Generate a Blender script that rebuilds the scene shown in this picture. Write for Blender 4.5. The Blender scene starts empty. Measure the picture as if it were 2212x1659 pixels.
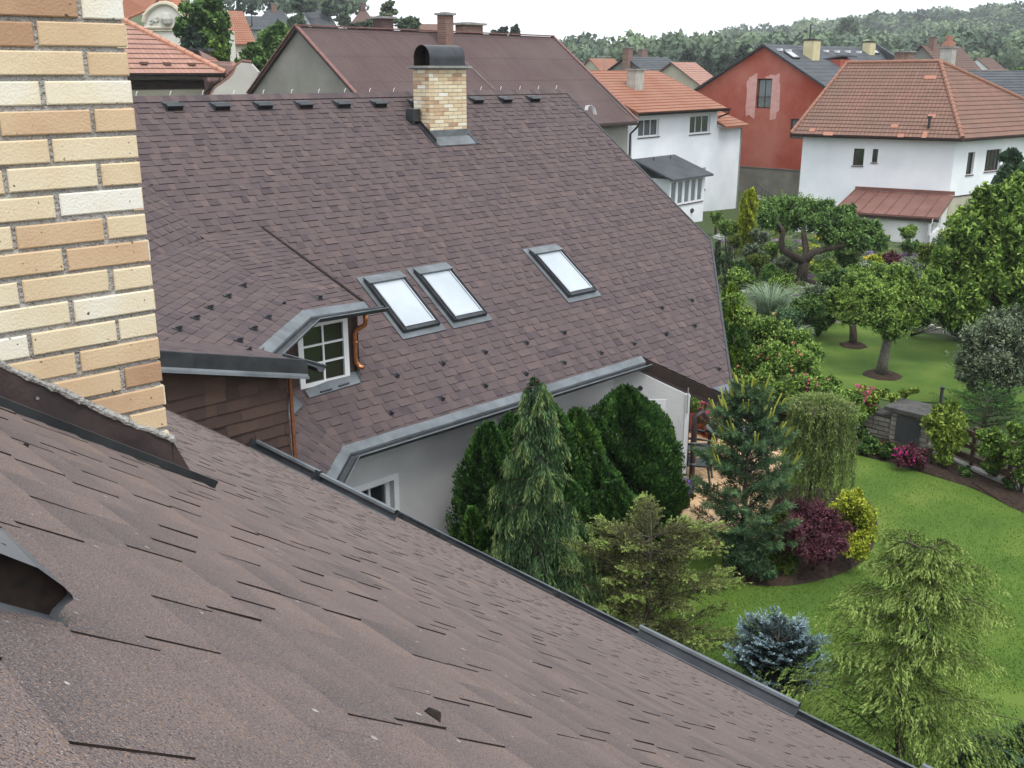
import bpy, math, random
import numpy as np
from mathutils import Vector
# ---------------------------------------------------------------- camera, light, exposure
S = bpy.context.scene
COL = S.collection
TH = math.radians(17.15); FP = 2184.0; CX = 1106.0; CY = 829.5      # pitch, focal length in units of a 2212 px wide frame
cd = bpy.data.cameras.new('camera'); cam = bpy.data.objects.new('camera', cd); COL.objects.link(cam)
cam.rotation_euler = (math.pi/2 - TH, 0, 0); cd.sensor_width = 36; cd.lens = 36*FP/2212
cd.clip_start = 0.02; cd.clip_end = 6000
S.camera = cam
SUN_EL, SUN_AZ = 62.0, 152.0
w = bpy.data.worlds.new('World'); S.world = w; w.use_nodes = True
nt = w.node_tree; nt.nodes.clear()
sky = nt.nodes.new('ShaderNodeTexSky'); sky.sky_type = 'NISHITA'; sky.sun_disc = False
sky.sun_elevation = math.radians(SUN_EL); sky.sun_rotation = math.radians(SUN_AZ); sky.dust_density = 4.0; sky.air_density = 1.0
hs = nt.nodes.new('ShaderNodeHueSaturation'); hs.inputs['Saturation'].default_value = 0.35
tc = nt.nodes.new('ShaderNodeTexCoord')
cn = nt.nodes.new('ShaderNodeTexNoise'); cn.inputs['Scale'].default_value = 1.6; cn.inputs['Detail'].default_value = 5
cr = nt.nodes.new('ShaderNodeValToRGB')
cr.color_ramp.elements[0].color = (9.2, 9.9, 10.8, 1); cr.color_ramp.elements[1].color = (12.2, 12.5, 12.9, 1)
cr.color_ramp.elements[0].position = .35; cr.color_ramp.elements[1].position = .65
mx = nt.nodes.new('ShaderNodeMixRGB'); mx.inputs[0].default_value = 0.86
bg = nt.nodes.new('ShaderNodeBackground'); bg.inputs[1].default_value = 0.1
out = nt.nodes.new('ShaderNodeOutputWorld')
L = nt.links.new
L(sky.outputs[0], hs.inputs['Color']); L(tc.outputs['Generated'], cn.inputs['Vector']); L(cn.outputs[0], cr.inputs[0])
L(hs.outputs[0], mx.inputs[1]); L(cr.outputs[0], mx.inputs[2]); L(mx.outputs[0], bg.inputs[0]); L(bg.outputs[0], out.inputs[0])
ld = bpy.data.lights.new('sun', 'SUN'); ld.energy = 1.4; ld.angle = math.radians(22); ld.color = (1.0, .97, .92)
sun = bpy.data.objects.new('sun', ld); COL.objects.link(sun)
_a, _e = math.radians(SUN_AZ), math.radians(SUN_EL)
sdir = Vector((math.sin(_a)*math.cos(_e), math.cos(_a)*math.cos(_e), math.sin(_e)))
sun.rotation_euler = sdir.to_track_quat('Z', 'Y').to_euler()
S.view_settings.view_transform = 'Standard'; S.view_settings.look = 'None'
S.view_settings.exposure = 0.62; S.view_settings.gamma = 1
try: S.view_settings.use_curve_mapping = False
except Exception: pass
S.cycles.max_bounces = 6; S.cycles.transparent_max_bounces = 8

# ---------------------------------------------------------------- maths helpers
A3 = np.array
def ray(x, y):
    a = (x-CX)/FP; b = -(y-CY)/FP; c, s = math.cos(TH), math.sin(TH)
    return A3([a, c+b*s, -s+b*c])
def pz(x, y, z): r = ray(x, y); return r*(z/r[2])            # point of a sight line at a height
def pY(x, y, Y): r = ray(x, y); return r*(Y/r[1])            # ... at a distance
def plp(x, y, n, d): r = ray(x, y); return r*(d/np.dot(n, r))
def az(a): a = math.radians(a); return A3([math.sin(a), math.cos(a), 0.])
Z = A3([0, 0, 1.])
def nrm(v): return v/np.linalg.norm(v)
def slope(azi, pitch): p = math.radians(pitch); return az(azi)*math.cos(p) - Z*math.sin(p)
def plane(u, sl, P):
    n = nrm(np.cross(sl, u));  n = -n if n[2] < 0 else n
    return n, float(np.dot(n, P))
def zat(pl_, x, y): n, d = pl_; return (d - n[0]*x - n[1]*y)/n[2]
def inter(a, b, c): return np.linalg.solve(A3([a[0], b[0], c[0]]), A3([a[1], b[1], c[1]]))
def clip(poly, conv):
    # clip 2-D polygon by a convex CCW polygon
    res = poly
    for i in range(len(conv)):
        ax, ay = conv[i]; bx, by = conv[(i+1) % len(conv)]
        inp = res; res = []
        if not inp: return []
        def sd(p): return (bx-ax)*(p[1]-ay) - (by-ay)*(p[0]-ax)
        for j in range(len(inp)):
            p, q = inp[j], inp[(j+1) % len(inp)]; sp, sq = sd(p), sd(q)
            if sp >= 0: res.append(p)
            if sp*sq < 0:
                t = sp/(sp-sq); res.append((p[0]+t*(q[0]-p[0]), p[1]+t*(q[1]-p[1])))
    return res

# ---------------------------------------------------------------- objects
def tag(o, label=None, cat=None, group=None, kind=None):
    if label: o['label'] = label
    if cat: o['category'] = cat
    if group: o['group'] = group
    if kind: o['kind'] = kind
    return o
def thing(name, label, cat, loc=(0, 0, 0), group=None):
    o = bpy.data.objects.new(name, None); o.empty_display_size = .2; COL.objects.link(o)
    o.location = Vector([float(v) for v in loc]); tag(o, label, cat, group); return o
def wloc(o):
    l = Vector((0, 0, 0))
    while o: l = l + o.location; o = o.parent
    return A3(l)
class MB:
    def __init__(s): s.v = []; s.f = []; s.m = []; s.t = []; s.uv = {}
    def face(s, pts, m=0, t=.5):
        b = len(s.v); s.v += [tuple(float(c) for c in p) for p in pts]; s.t += (list(t) if hasattr(t, '__len__') else [t]*len(pts))
        s.f.append(tuple(range(b, b+len(pts)))); s.m.append(m)
    def hexa(s, p, m=0, t=.5):      # p: 8 points, bottom 4 then top 4
        b = len(s.v); s.v += [tuple(float(c) for c in q) for q in p]; s.t += [t]*8
        for f in ((3,2,1,0),(4,5,6,7),(0,1,5,4),(1,2,6,5),(2,3,7,6),(3,0,4,7)): s.f.append(tuple(b+i for i in f)); s.m.append(m)
    def box(s, o, a, b, c, m=0, t=.5):   # o corner, a b c full edge vectors
        o, a, b, c = A3(o, float), A3(a, float), A3(b, float), A3(c, float)
        if np.dot(np.cross(a, b), c) < 0: a, b = b, a
        s.hexa([o, o+a, o+a+b, o+b, o+c, o+a+c, o+a+b+c, o+b+c], m, t)
    def cbox(s, c, a, b, h, m=0, t=.5):
        c = A3(c, float); a, b, h = A3(a, float), A3(b, float), A3(h, float); s.box(c-a/2-b/2-h/2, a, b, h, m, t)
    def prism(s, pts, vec, m=0, m2=None, t=.5):
        pts = [A3(p, float) for p in pts]; vec = A3(vec, float); n = len(pts)
        nn = sum((np.cross(pts[i]-pts[0], pts[(i+1) % n]-pts[0]) for i in range(n)), A3([0., 0, 0]))
        if np.dot(nn, vec) > 0: pts = pts[::-1]
        top = pts; bot = [p+vec for p in pts]
        s.face(top, m, t); s.face(bot[::-1], m if m2 is None else m2, t)
        for i in range(n):
            j = (i+1) % n; s.face([top[j], top[i], bot[i], bot[j]], m if m2 is None else m2, t)
    def tube(s, path, r, n=8, m=0, t=.5, cap=True, tend=None):
        path = [A3(p, float) for p in path]; k = len(path)
        rs = r if hasattr(r, '__len__') else [r]*k
        b = len(s.v); up = A3([.13, .21, .97])
        prev = None
        for i, p in enumerate(path):
            d = nrm(path[min(i+1, k-1)] - path[max(i-1, 0)]+1e-9)
            if prev is None:
                x = np.cross(d, up)
                if np.linalg.norm(x) < .1: x = np.cross(d, A3([1., 0, 0]))
            else: x = prev - d*np.dot(prev, d)
            x = nrm(x); y = np.cross(d, x); prev = x
            for q in range(n):
                a = 2*math.pi*q/n; s.v.append(tuple(p + (x*math.cos(a)+y*math.sin(a))*rs[i])); s.t.append(t)
        for i in range(k-1):
            for q in range(n):
                q2 = (q+1) % n; s.f.append((b+i*n+q, b+i*n+q2, b+(i+1)*n+q2, b+(i+1)*n+q)); s.m.append(m)
        if cap:
            s.f.append(tuple(b+q for q in range(n))[::-1]); s.m.append(m)
            s.f.append(tuple(b+(k-1)*n+q for q in range(n))); s.m.append(m)
    def lathe(s, c, prof, n=16, m=0, t=.5):    # prof: (r, z)
        c = A3(c, float); b = len(s.v)
        for r, z in prof:
            for q in range(n):
                a = 2*math.pi*q/n; s.v.append((c[0]+r*math.cos(a), c[1]+r*math.sin(a), c[2]+z)); s.t.append(t)
        for i in range(len(prof)-1):
            for q in range(n):
                q2 = (q+1) % n; s.f.append((b+i*n+q, b+i*n+q2, b+(i+1)*n+q2, b+(i+1)*n+q)); s.m.append(m)
    def sweep(s, prof, path, m=0, t=.5, up=Z):   # open profile (side, up) swept along a path
        path = [A3(p, float) for p in path]; b = len(s.v); k = len(prof)
        for i, p in enumerate(path):
            if i == 0: d = nrm(path[1]-p); sc = 1
            elif i == len(path)-1: d = nrm(p-path[i-1]); sc = 1
            else:
                a1, a2 = nrm(p-path[i-1]), nrm(path[i+1]-p); d = nrm(a1+a2); sc = 1/max(.3, np.dot(a1, d))
            sd = nrm(np.cross(d, up)); u2 = nrm(np.cross(sd, d))
            for a, c in prof: s.v.append(tuple(p + sd*a*sc + u2*c)); s.t.append(t)
        for i in range(len(path)-1):
            for q in range(k-1): s.f.append((b+i*k+q, b+i*k+q+1, b+(i+1)*k+q+1, b+(i+1)*k+q)); s.m.append(m)
    def build(s, name, mats, parent=None, smooth=False, label=None, local=False, uv=None):
        me = bpy.data.meshes.new(name)
        off = A3([0., 0, 0]) if (parent is None or local) else wloc(parent)
        v = A3(s.v, float).reshape(-1, 3) - off
        me.from_pydata([tuple(p) for p in v], [], s.f)
        if not isinstance(mats, (list, tuple)): mats = [mats]
        for m in mats: me.materials.append(m)
        me.polygons.foreach_set('material_index', s.m)
        at = me.attributes.new('tint', 'FLOAT', 'POINT'); at.data.foreach_set('value', s.t)
        if uv is not None:      # (origin, U, V): planar metres
            O, U, V = uv; vv = A3(s.v, float) - A3(O); uvs = np.stack([vv@A3(U), vv@A3(V)], 1)
            ul = me.uv_layers.new(name='UVMap'); li = np.zeros(len(me.loops), int); me.loops.foreach_get('vertex_index', li)
            ul.data.foreach_set('uv', uvs[li].ravel())
        me.update()
        if smooth: me.polygons.foreach_set('use_smooth', [True]*len(me.polygons))
        o = bpy.data.objects.new(name, me); COL.objects.link(o); o.parent = parent
        if label: o['label'] = label
        return o
def struct(name, mb, mats, **k):
    o = mb.build(name, mats, None, **k); o['kind'] = 'structure'; return o
def quadmesh(name, V, tint, mat, parent=None, label=None):
    """V (N,4,3) quads -> one mesh, fast"""
    N = len(V); off = A3([0., 0, 0]) if parent is None else wloc(parent)
    me = bpy.data.meshes.new(name); me.vertices.add(N*4); me.vertices.foreach_set('co', (V-off).astype(np.float32).ravel())
    me.loops.add(N*4); me.loops.foreach_set('vertex_index', np.arange(N*4, dtype=np.int32))
    me.polygons.add(N); me.polygons.foreach_set('loop_start', np.arange(0, N*4, 4, dtype=np.int32))
    try: me.polygons.foreach_set('loop_total', np.full(N, 4, dtype=np.int32))
    except Exception: pass
    at = me.attributes.new('tint', 'FLOAT', 'POINT'); at.data.foreach_set('value', np.repeat(tint, 4).astype(np.float32))
    me.materials.append(mat); me.update(calc_edges=True); me.validate()
    o = bpy.data.objects.new(name, me); COL.objects.link(o); o.parent = parent
    if label: o['label'] = label
    return o

# ---------------------------------------------------------------- materials
def newmat(name):
    m = bpy.data.materials.new(name); m.use_nodes = True; n = m.node_tree; b = n.nodes['Principled BSDF']; return m, n, b
def ramp(n, stops):
    r = n.nodes.new('ShaderNodeValToRGB'); e = r.color_ramp.elements
    while len(e) < len(stops): e.new(.5)
    for el, (p, c) in zip(e, stops): el.position = p; el.color = (*c, 1)
    return r
def mat(name, c1, c2=None, rough=.8, scale=3., detail=4, bump=0., bscale=None, metal=0., spec=.3, tint=0., coat=0., speck=None, lo=.35, hi=.65):
    """two-tone noise material; tint = how far the per-piece attribute moves the value"""
    m, n, b = newmat(name); l = n.links.new
    tc = n.nodes.new('ShaderNodeTexCoord'); nz = n.nodes.new('ShaderNodeTexNoise')
    nz.inputs['Scale'].default_value = scale; nz.inputs['Detail'].default_value = detail; nz.inputs['Roughness'].default_value = .6
    l(tc.outputs['Object'], nz.inputs['Vector'])
    r = ramp(n, [(lo, c1), (hi, c2 or c1)]); l(nz.outputs[0], r.inputs[0]); col = r.outputs[0]
    if speck:    # (scale, threshold, colour) fine granules
        for sc_, th, cc in speck:
            v = n.nodes.new('ShaderNodeTexNoise'); v.inputs['Scale'].default_value = sc_; v.inputs['Detail'].default_value = 1
            l(tc.outputs['Object'], v.inputs['Vector'])
            rr = n.nodes.new('ShaderNodeMapRange'); rr.inputs[1].default_value = th; rr.inputs[2].default_value = th+.06
            l(v.outputs[0], rr.inputs[0]); mm = n.nodes.new('ShaderNodeMixRGB'); mm.inputs[2].default_value = (*cc, 1)
            l(rr.outputs[0], mm.inputs[0]); l(col, mm.inputs[1]); col = mm.outputs[0]
    if tint:
        at = n.nodes.new('ShaderNodeAttribute'); at.attribute_name = 'tint'
        mr = n.nodes.new('ShaderNodeMapRange'); mr.inputs[3].default_value = 1-tint; mr.inputs[4].default_value = 1+tint
        l(at.outputs['Fac'], mr.inputs[0])
        mm = n.nodes.new('ShaderNodeMixRGB'); mm.blend_type = 'MULTIPLY'; mm.inputs[0].default_value = 1
        l(col, mm.inputs[1]); l(mr.outputs[0], mm.inputs[2]); col = mm.outputs[0]
    l(col, b.inputs['Base Color'])
    b.inputs['Roughness'].default_value = rough; b.inputs['Metallic'].default_value = metal
    b.inputs['Specular IOR Level'].default_value = spec
    if bump:
        nb = n.nodes.new('ShaderNodeTexNoise'); nb.inputs['Scale'].default_value = bscale or scale*6; nb.inputs['Detail'].default_value = 3
        l(tc.outputs['Object'], nb.inputs['Vector'])
        bp = n.nodes.new('ShaderNodeBump'); bp.inputs['Strength'].default_value = bump; bp.inputs['Distance'].default_value = .02
        l(nb.outputs[0], bp.inputs['Height']); l(bp.outputs[0], b.inputs['Normal'])
    return m
def tintmat(name, stops, rough=.85, noise=.0, nscale=2., bump=0., bscale=60, spec=.25, trans=0., speck=None, nstops=None):
    """colour ramp driven by the per-piece attribute, plus slow noise"""
    m, n, b = newmat(name); l = n.links.new
    at = n.nodes.new('ShaderNodeAttribute'); at.attribute_name = 'tint'; fac = at.outputs['Fac']
    tc = n.nodes.new('ShaderNodeTexCoord')
    if noise:
        nz = n.nodes.new('ShaderNodeTexNoise'); nz.inputs['Scale'].default_value = nscale; nz.inputs['Detail'].default_value = 4
        l(tc.outputs['Object'], nz.inputs['Vector'])
        a = n.nodes.new('ShaderNodeMath'); a.operation = 'MULTIPLY_ADD'; a.inputs[1].default_value = noise*2; a.inputs[2].default_value = -noise
        l(nz.outputs[0], a.inputs[0]); ad = n.nodes.new('ShaderNodeMath'); ad.operation = 'ADD'; l(a.outputs[0], ad.inputs[0]); l(fac, ad.inputs[1]); fac = ad.outputs[0]
    r = ramp(n, stops); l(fac, r.inputs[0]); col = r.outputs[0]
    if speck:
        for sc_, th, cc in speck:
            v = n.nodes.new('ShaderNodeTexNoise'); v.inputs['Scale'].default_value = sc_; v.inputs['Detail'].default_value = 1
            l(tc.outputs['Object'], v.inputs['Vector'])
            rr = n.nodes.new('ShaderNodeMapRange'); rr.inputs[1].default_value = th; rr.inputs[2].default_value = th+.05
            l(v.outputs[0], rr.inputs[0]); mm = n.nodes.new('ShaderNodeMixRGB'); mm.inputs[2].default_value = (*cc, 1)
            l(rr.outputs[0], mm.inputs[0]); l(col, mm.inputs[1]); col = mm.outputs[0]
    l(col, b.inputs['Base Color']); b.inputs['Roughness'].default_value = rough; b.inputs['Specular IOR Level'].default_value = spec
    if bump:
        nb = n.nodes.new('ShaderNodeTexNoise'); nb.inputs['Scale'].default_value = bscale; nb.inputs['Detail'].default_value = 2
        l(tc.outputs['Object'], nb.inputs['Vector'])
        bp = n.nodes.new('ShaderNodeBump'); bp.inputs['Strength'].default_value = bump; bp.inputs['Distance'].default_value = .01
        l(nb.outputs[0], bp.inputs['Height']); l(bp.outputs[0], b.inputs['Normal'])
    if trans:
        tr = n.nodes.new('ShaderNodeBsdfTranslucent'); l(col, tr.inputs[0]); ms = n.nodes.new('ShaderNodeMixShader'); ms.inputs[0].default_value = trans
        o = n.nodes['Material Output']; l(b.outputs[0], ms.inputs[1]); l(tr.outputs[0], ms.inputs[2]); l(ms.outputs[0], o.inputs[0])
    return m
def tilemat(name, c1, c2, cm, uw_=.22, vh=.34, rough=.8, dirt=None, ripple=.5, mortar=.02):
    """clay tiles: per-tile colour from a brick pattern in metres, rounded ripples as bump, slow dirt"""
    m, n, b = newmat(name); l = n.links.new
    uv = n.nodes.new('ShaderNodeUVMap'); br = n.nodes.new('ShaderNodeTexBrick')
    br.inputs['Scale'].default_value = 1; br.inputs['Brick Width'].default_value = uw_; br.inputs['Row Height'].default_value = vh
    br.inputs['Mortar Size'].default_value = mortar; br.inputs['Mortar Smooth'].default_value = .6; br.inputs['Bias'].default_value = 0; br.offset = 0
    br.inputs['Color1'].default_value = (*c1, 1); br.inputs['Color2'].default_value = (*c2, 1); br.inputs['Mortar'].default_value = (*cm, 1)
    l(uv.outputs[0], br.inputs['Vector']); col = br.outputs['Color']
    tc = n.nodes.new('ShaderNodeTexCoord'); nz = n.nodes.new('ShaderNodeTexNoise'); nz.inputs['Scale'].default_value = .55; nz.inputs['Detail'].default_value = 6
    l(tc.outputs['Object'], nz.inputs['Vector'])
    if dirt:
        rr = n.nodes.new('ShaderNodeMapRange'); rr.inputs[1].default_value = .38; rr.inputs[2].default_value = .72; rr.inputs[4].default_value = .75
        l(nz.outputs[0], rr.inputs[0]); mm = n.nodes.new('ShaderNodeMixRGB'); mm.inputs[2].default_value = (*dirt, 1)
        l(rr.outputs[0], mm.inputs[0]); l(col, mm.inputs[1]); col = mm.outputs[0]
    l(col, b.inputs['Base Color']); b.inputs['Roughness'].default_value = rough; b.inputs['Specular IOR Level'].default_value = .25
    sx = n.nodes.new('ShaderNodeSeparateXYZ'); l(uv.outputs[0], sx.inputs[0])
    mu = n.nodes.new('ShaderNodeMath'); mu.operation = 'MULTIPLY'; mu.inputs[1].default_value = 2*math.pi/uw_; l(sx.outputs[0], mu.inputs[0])
    si = n.nodes.new('ShaderNodeMath'); si.operation = 'SINE'; l(mu.outputs[0], si.inputs[0])
    bp = n.nodes.new('ShaderNodeBump'); bp.inputs['Strength'].default_value = ripple; bp.inputs['Distance'].default_value = .03
    l(si.outputs[0], bp.inputs['Height']); l(bp.outputs[0], b.inputs['Normal'])
    return m
def glassmat(name, c=(.02, .025, .03), rough=.08):
    m, n, b = newmat(name); b.inputs['Base Color'].default_value = (*c, 1); b.inputs['Roughness'].default_value = rough
    b.inputs['Specular IOR Level'].default_value = 1.0; b.inputs['IOR'].default_value = 1.7; return m
M = {}
M['shingle_far'] = tintmat('shingle_far', [(0, (.050, .040, .048)), (.3, (.078, .060, .064)), (.6, (.100, .075, .076)), (1, (.135, .096, .089))], noise=.18, nscale=9, bump=.5, bscale=150, rough=.9, speck=[(260, .66, (.16, .12, .11))])
M['shingle_near'] = tintmat('shingle_near', [(0, (.130, .110, .112)), (.35, (.188, .150, .143)), (.65, (.234, .180, .163)), (1, (.280, .205, .175))], noise=.34, nscale=9, bump=.9, bscale=330, rough=.88,
    speck=[(420, .60, (.07, .062, .07)), (380, .61, (.30, .19, .13)), (600, .66, (.42, .38, .36)), (55, .76, (.5, .48, .46))])
M['bitumen'] = mat('bitumen', (.012, .010, .010), (.03, .02, .016), scale=60, rough=.95)
M['clad'] = tintmat('clad', [(0, (.035, .025, .026)), (.5, (.065, .043, .036)), (1, (.105, .066, .05))], noise=.1, nscale=12, bump=.5, bscale=200, rough=.9)
M['grey_metal'] = mat('grey_metal', (.10, .115, .125), (.17, .19, .205), scale=3, rough=.5, metal=.2, bump=.1, bscale=40, detail=8)
M['dark_metal'] = mat('dark_metal', (.022, .025, .03), (.045, .05, .056), scale=5, rough=.45, metal=.2, spec=.5)
M['fascia'] = mat('fascia', (.02, .014, .012), (.035, .022, .018), scale=4, rough=.7)
M['brown_metal'] = mat('brown_metal', (.032, .022, .024), (.055, .036, .036), scale=7, rough=.5, spec=.4, bump=.15, bscale=30)
M['copper'] = mat('copper', (.42, .15, .06), (.62, .27, .13), scale=14, rough=.32, metal=.85)
M['copper_old'] = mat('copper_old', (.17, .06, .028), (.26, .10, .045), scale=20, rough=.55, metal=.5)
M['white_pvc'] = mat('white_pvc', (.72, .73, .75), rough=.35, spec=.5)
M['plaster'] = mat('plaster', (.50, .50, .51), (.58, .58, .585), scale=1.2, detail=9, rough=.95, bump=.9, bscale=90)
M['plaster_trim'] = mat('plaster_trim', (.60, .61, .63), (.66, .67, .69), scale=6, rough=.9, bump=.2, bscale=60)
M['white_wall'] = mat('white_wall', (.70, .74, .78), (.82, .85, .88), scale=.5, detail=10, rough=.95, bump=.2, bscale=20)
M['dirty_white'] = mat('dirty_white', (.55, .56, .55), (.72, .73, .73), scale=.8, detail=10, rough=.95, bump=.3, bscale=15)
M['grey_render'] = mat('grey_render', (.20, .195, .175), (.27, .265, .24), scale=.6, detail=10, rough=.95, bump=.3, bscale=12)
M['beige_wall'] = mat('beige_wall', (.36, .345, .27), (.44, .42, .33), scale=.5, detail=9, rough=.95)
M['glass'] = glassmat('glass'); M['glass_pale'] = glassmat('glass_pale', (.13, .16, .17), .12)
M['blind'] = mat('blind', (.66, .70, .74), (.72, .76, .79), scale=2, rough=.7)
M['wood_dark'] = mat('wood_dark', (.045, .03, .022), (.09, .06, .045), scale=12, rough=.8, bump=.3)
M['concrete'] = mat('concrete', (.20, .20, .185), (.30, .30, .28), scale=5, detail=8, rough=.95, bump=.4, bscale=40)
M['bark'] = mat('bark', (.05, .038, .03), (.10, .08, .065), scale=14, rough=.95, bump=.8, bscale=40)
M['bark_grey'] = mat('bark_grey', (.07, .065, .055), (.13, .12, .105), scale=12, rough=.95, bump=.6, bscale=40)
M['terracotta'] = mat('terracotta', (.28, .085, .05), (.38, .13, .075), scale=8, rough=.8)
M['green_plastic'] = mat('green_plastic', (.018, .035, .04), (.03, .05, .055), scale=3, rough=.4, spec=.5)
M['soil'] = mat('soil', (.022, .014, .010), (.06, .038, .028), scale=14, detail=10, rough=1, bump=1, bscale=60, speck=[(70, .66, (.12, .08, .05))])
def along_px(P, D, px):     # distance from P along D to where the sight column px is crossed
    k = (px-CX)/FP; c, s = math.cos(TH), math.sin(TH)
    f = lambda p: p[0]-k*(p[1]*c-p[2]*s); a = f(P); b = f(P+D)-a; return -a/b
# ---------------------------------------------------------------- the shingle house: geometry of its roof planes
A_F = 45.4; d1 = az(A_F); d2 = az(A_F-90)              # along the far wing's ridge, and across it (away from the viewer)
PF = plane(d1, slope(A_F+90, 35), ray(958, 305)*20.6)   # far wing, front slope
def F_(u, w): p = d1*u + d2*w; p[2] = zat(PF, p[0], p[1]); return p
W_R, W_E = 17.35, 10.92; ZE = -4.93
AZN = 46.685; n1 = az(AZN); n2 = az(AZN-90)             # near wing: n1 = down its slope in plan, n2 = along its eave
PN = plane(n2, slope(AZN, 36), pz(545, 960, ZE))
nF, nN = PF[0], PN[0]
sN = slope(AZN, 36); sF = slope(A_F+90, 35)
E1 = F_(7.50, W_E)
dT = az(2.75); sT = slope(92.75, 36); PT = plane(dT, sT, E1)
P3 = plane(d1, slope(A_F+90, 14), plp(565, 493, *PF))    # flat-pitched roof of the corner dormer: far part
C3 = plp(653, 673, *P3); C2 = pz(556, 757, C3[2]); dC = nrm(C3-C2); ZD = float(C3[2])
K = plp(430, 509, *PF); K2 = plp(305, 385, *PF)
n_ = nrm(np.cross(K-C3, dC)); n_ = n_*np.sign(n_[2]); P2 = (n_, float(n_@C3))            # middle part
n_ = nrm(np.cross(K2-K, dC)); n_ = n_*np.sign(n_[2]); PU = (n_, float(n_@K))             # steep plane over the corner
P1 = plane(n2, slope(AZN, 14), C2)                        # near part
GZ = -8.0; TZ = -7.65

def hole_shingles(name, parent, pl_, U, V, polys3, expo, mats, seed=1, tw=(.09, .19), thick=.010, thin=.0045, lift=.002, band=0., liftk=None):
    """Laminated shingles as real pieces. U along the course, V down the slope, polys3: convex 3-D polygons on the plane"""
    rnd = random.Random(seed); n = nrm(pl_[0]); n = n if n[2] >= -1e-6 else -n
    O = A3(polys3[0][0]); P2d = []
    for p in polys3:
        q = [(float((A3(a)-O)@U), float((A3(a)-O)@V)) for a in p]
        ar = sum(q[i][0]*q[(i+1) % len(q)][1]-q[(i+1) % len(q)][0]*q[i][1] for i in range(len(q)))
        P2d.append(q if ar > 0 else q[::-1])
    us = [a for q in P2d for a, b in q]; vs = [b for q in P2d for a, b in q]
    mb = MB(); v = max(vs); vmin = min(vs)
    while v > vmin-expo:
        u = min(us) - rnd.random()*.2; tk = rnd.random() < .5
        base_t = rnd.random()*.12
        while u < max(us):
            wd = rnd.uniform(*tw); tk = not tk if rnd.random() < .85 else tk
            if tk and rnd.random() < .25: wd *= 1.4
            top = thick*rnd.uniform(.75, 1.15) if tk else thin*rnd.uniform(.8, 1.2)
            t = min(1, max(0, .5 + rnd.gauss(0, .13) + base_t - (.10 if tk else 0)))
            for q in P2d:
                if rnd is None: pass
                sk = (rnd.random()-.5)*.004
                c = clip([(u, v-expo-.012), (u+wd, v-expo-.012), (u+wd, v+sk), (u, v+sk)], q)
                if len(c) < 3: continue
                pts = [];
                for a, b in c:
                    lf_ = (liftk if (tk and liftk) else lift); fr_b = min(1, max(0, (b-(v-expo-.012))/expo)); h = lf_ + (top-lf_)*fr_b; pts.append(O + U*a + V*b + n*h)
                nn = np.cross(pts[1]-pts[0], pts[2]-pts[0])
                if nn@n < 0: pts = pts[::-1]; c = c[::-1]
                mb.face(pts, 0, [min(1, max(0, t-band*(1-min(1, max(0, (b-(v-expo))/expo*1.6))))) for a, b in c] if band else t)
                for i in range(len(pts)):
                    j = (i+1) % len(pts)
                    if abs(c[i][1]-(v-expo-.012)) < 1e-6 and abs(c[j][1]-(v-expo-.012)) < 1e-6: continue
                    mb.face([pts[j], pts[i], pts[i]-n*(top+.004), pts[j]-n*(top+.004)], 1, t)
            u += wd
        v -= expo
    return mb.build(name, mats, parent)

house = thing('shingle_house', 'brown shingle-roofed house in the foreground with pale grey walls and corner dormer', 'house', (2, 14, GZ))
SH = [M['shingle_far'], M['bitumen']]; SHN = [M['shingle_near'], M['bitumen']]

# far wing: front slope
A0 = F_(14.06, W_E); B0 = F_(15.34, 9.74); C0 = F_(18.87, 12.85); R1 = F_(18.87, W_R)
vTF = np.cross(PT[0], nF); vTF = vTF/vTF[2]; RL = E1 + vTF*((F_(0, W_R)[2]) - E1[2])
RL = F_(float(RL@d1), W_R)
mid = F_(14.06, W_R)
roofF = hole_shingles('main_roof', house, PF, d1, sF, [[E1, A0, mid, RL], [A0, B0, C0, R1, mid]], .150, SH, 3, tw=(.09, .19), thick=.016, thin=.006)
# body of that roof (slab, dark fascia edges) and its rear slope
mb = MB()
dn = A3([0, 0, -.24])
mb.prism([p-nF*.008 for p in (E1, A0, mid, RL)], dn, 0); mb.prism([p-nF*.008 for p in (A0, B0, C0, R1, mid)], dn, 0)
RP = (A3([*(az(A_F-90)*math.sin(math.radians(35)))[:2], math.cos(math.radians(35))]),)
sB = slope(A_F-90, 35)
mb.prism([RL, R1, R1+sB*6, RL+sB*6], dn, 1)
mb.build('roof_deck', [M['fascia'], M['shingle_far']], roofF)
# ridge cap shingles with little clips
mb = MB(); rnd = random.Random(5); u = float(RL@d1)
while u < 18.80:
    a = F_(u, W_R); b = F_(min(u+.17, 18.87), W_R); t = rnd.uniform(.2, .8)
    for s in (sF, sB):
        mb.face([a+Z*.03, b+Z*.035, b+s*.16+Z*.028, a+s*.16+Z*.02], 0, t)
        mb.face([b+s*.16+Z*.028, b+Z*.035, b+Z*.01, b+s*.16-Z*.005], 1, t); mb.face([a+s*.16+Z*.02, b+s*.16+Z*.028, b+s*.16-Z*.01, a+s*.16-Z*.01], 1, t)
    u += .15
mb.build('ridge_cap', SH, roofF)
for i, u in enumerate(np.arange(6.2, 18.6, .62)):
    p = F_(u, W_R)+Z*.035; mb = MB(); mb.tube([p, p+Z*.05+d1*.01, p+Z*.075+d1*.035], .006, 5); mb.build('ridge_clip', M['white_pvc'], roofF)
# verge trim at the far end
mb = MB()
for a, b in ((R1, C0), (C0, B0)):
    o = nrm(np.cross(b-a, nF)); o = -o if o@(b-F_(14, 13)) < 0 else o
    mb.prism([a+nF*.02-o*.03, b+nF*.02-o*.03, b+nF*.02+o*.02, a+nF*.02+o*.02], -nF*.05, 0)
mb.build('verge_trim', M['dark_metal'], roofF)
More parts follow.
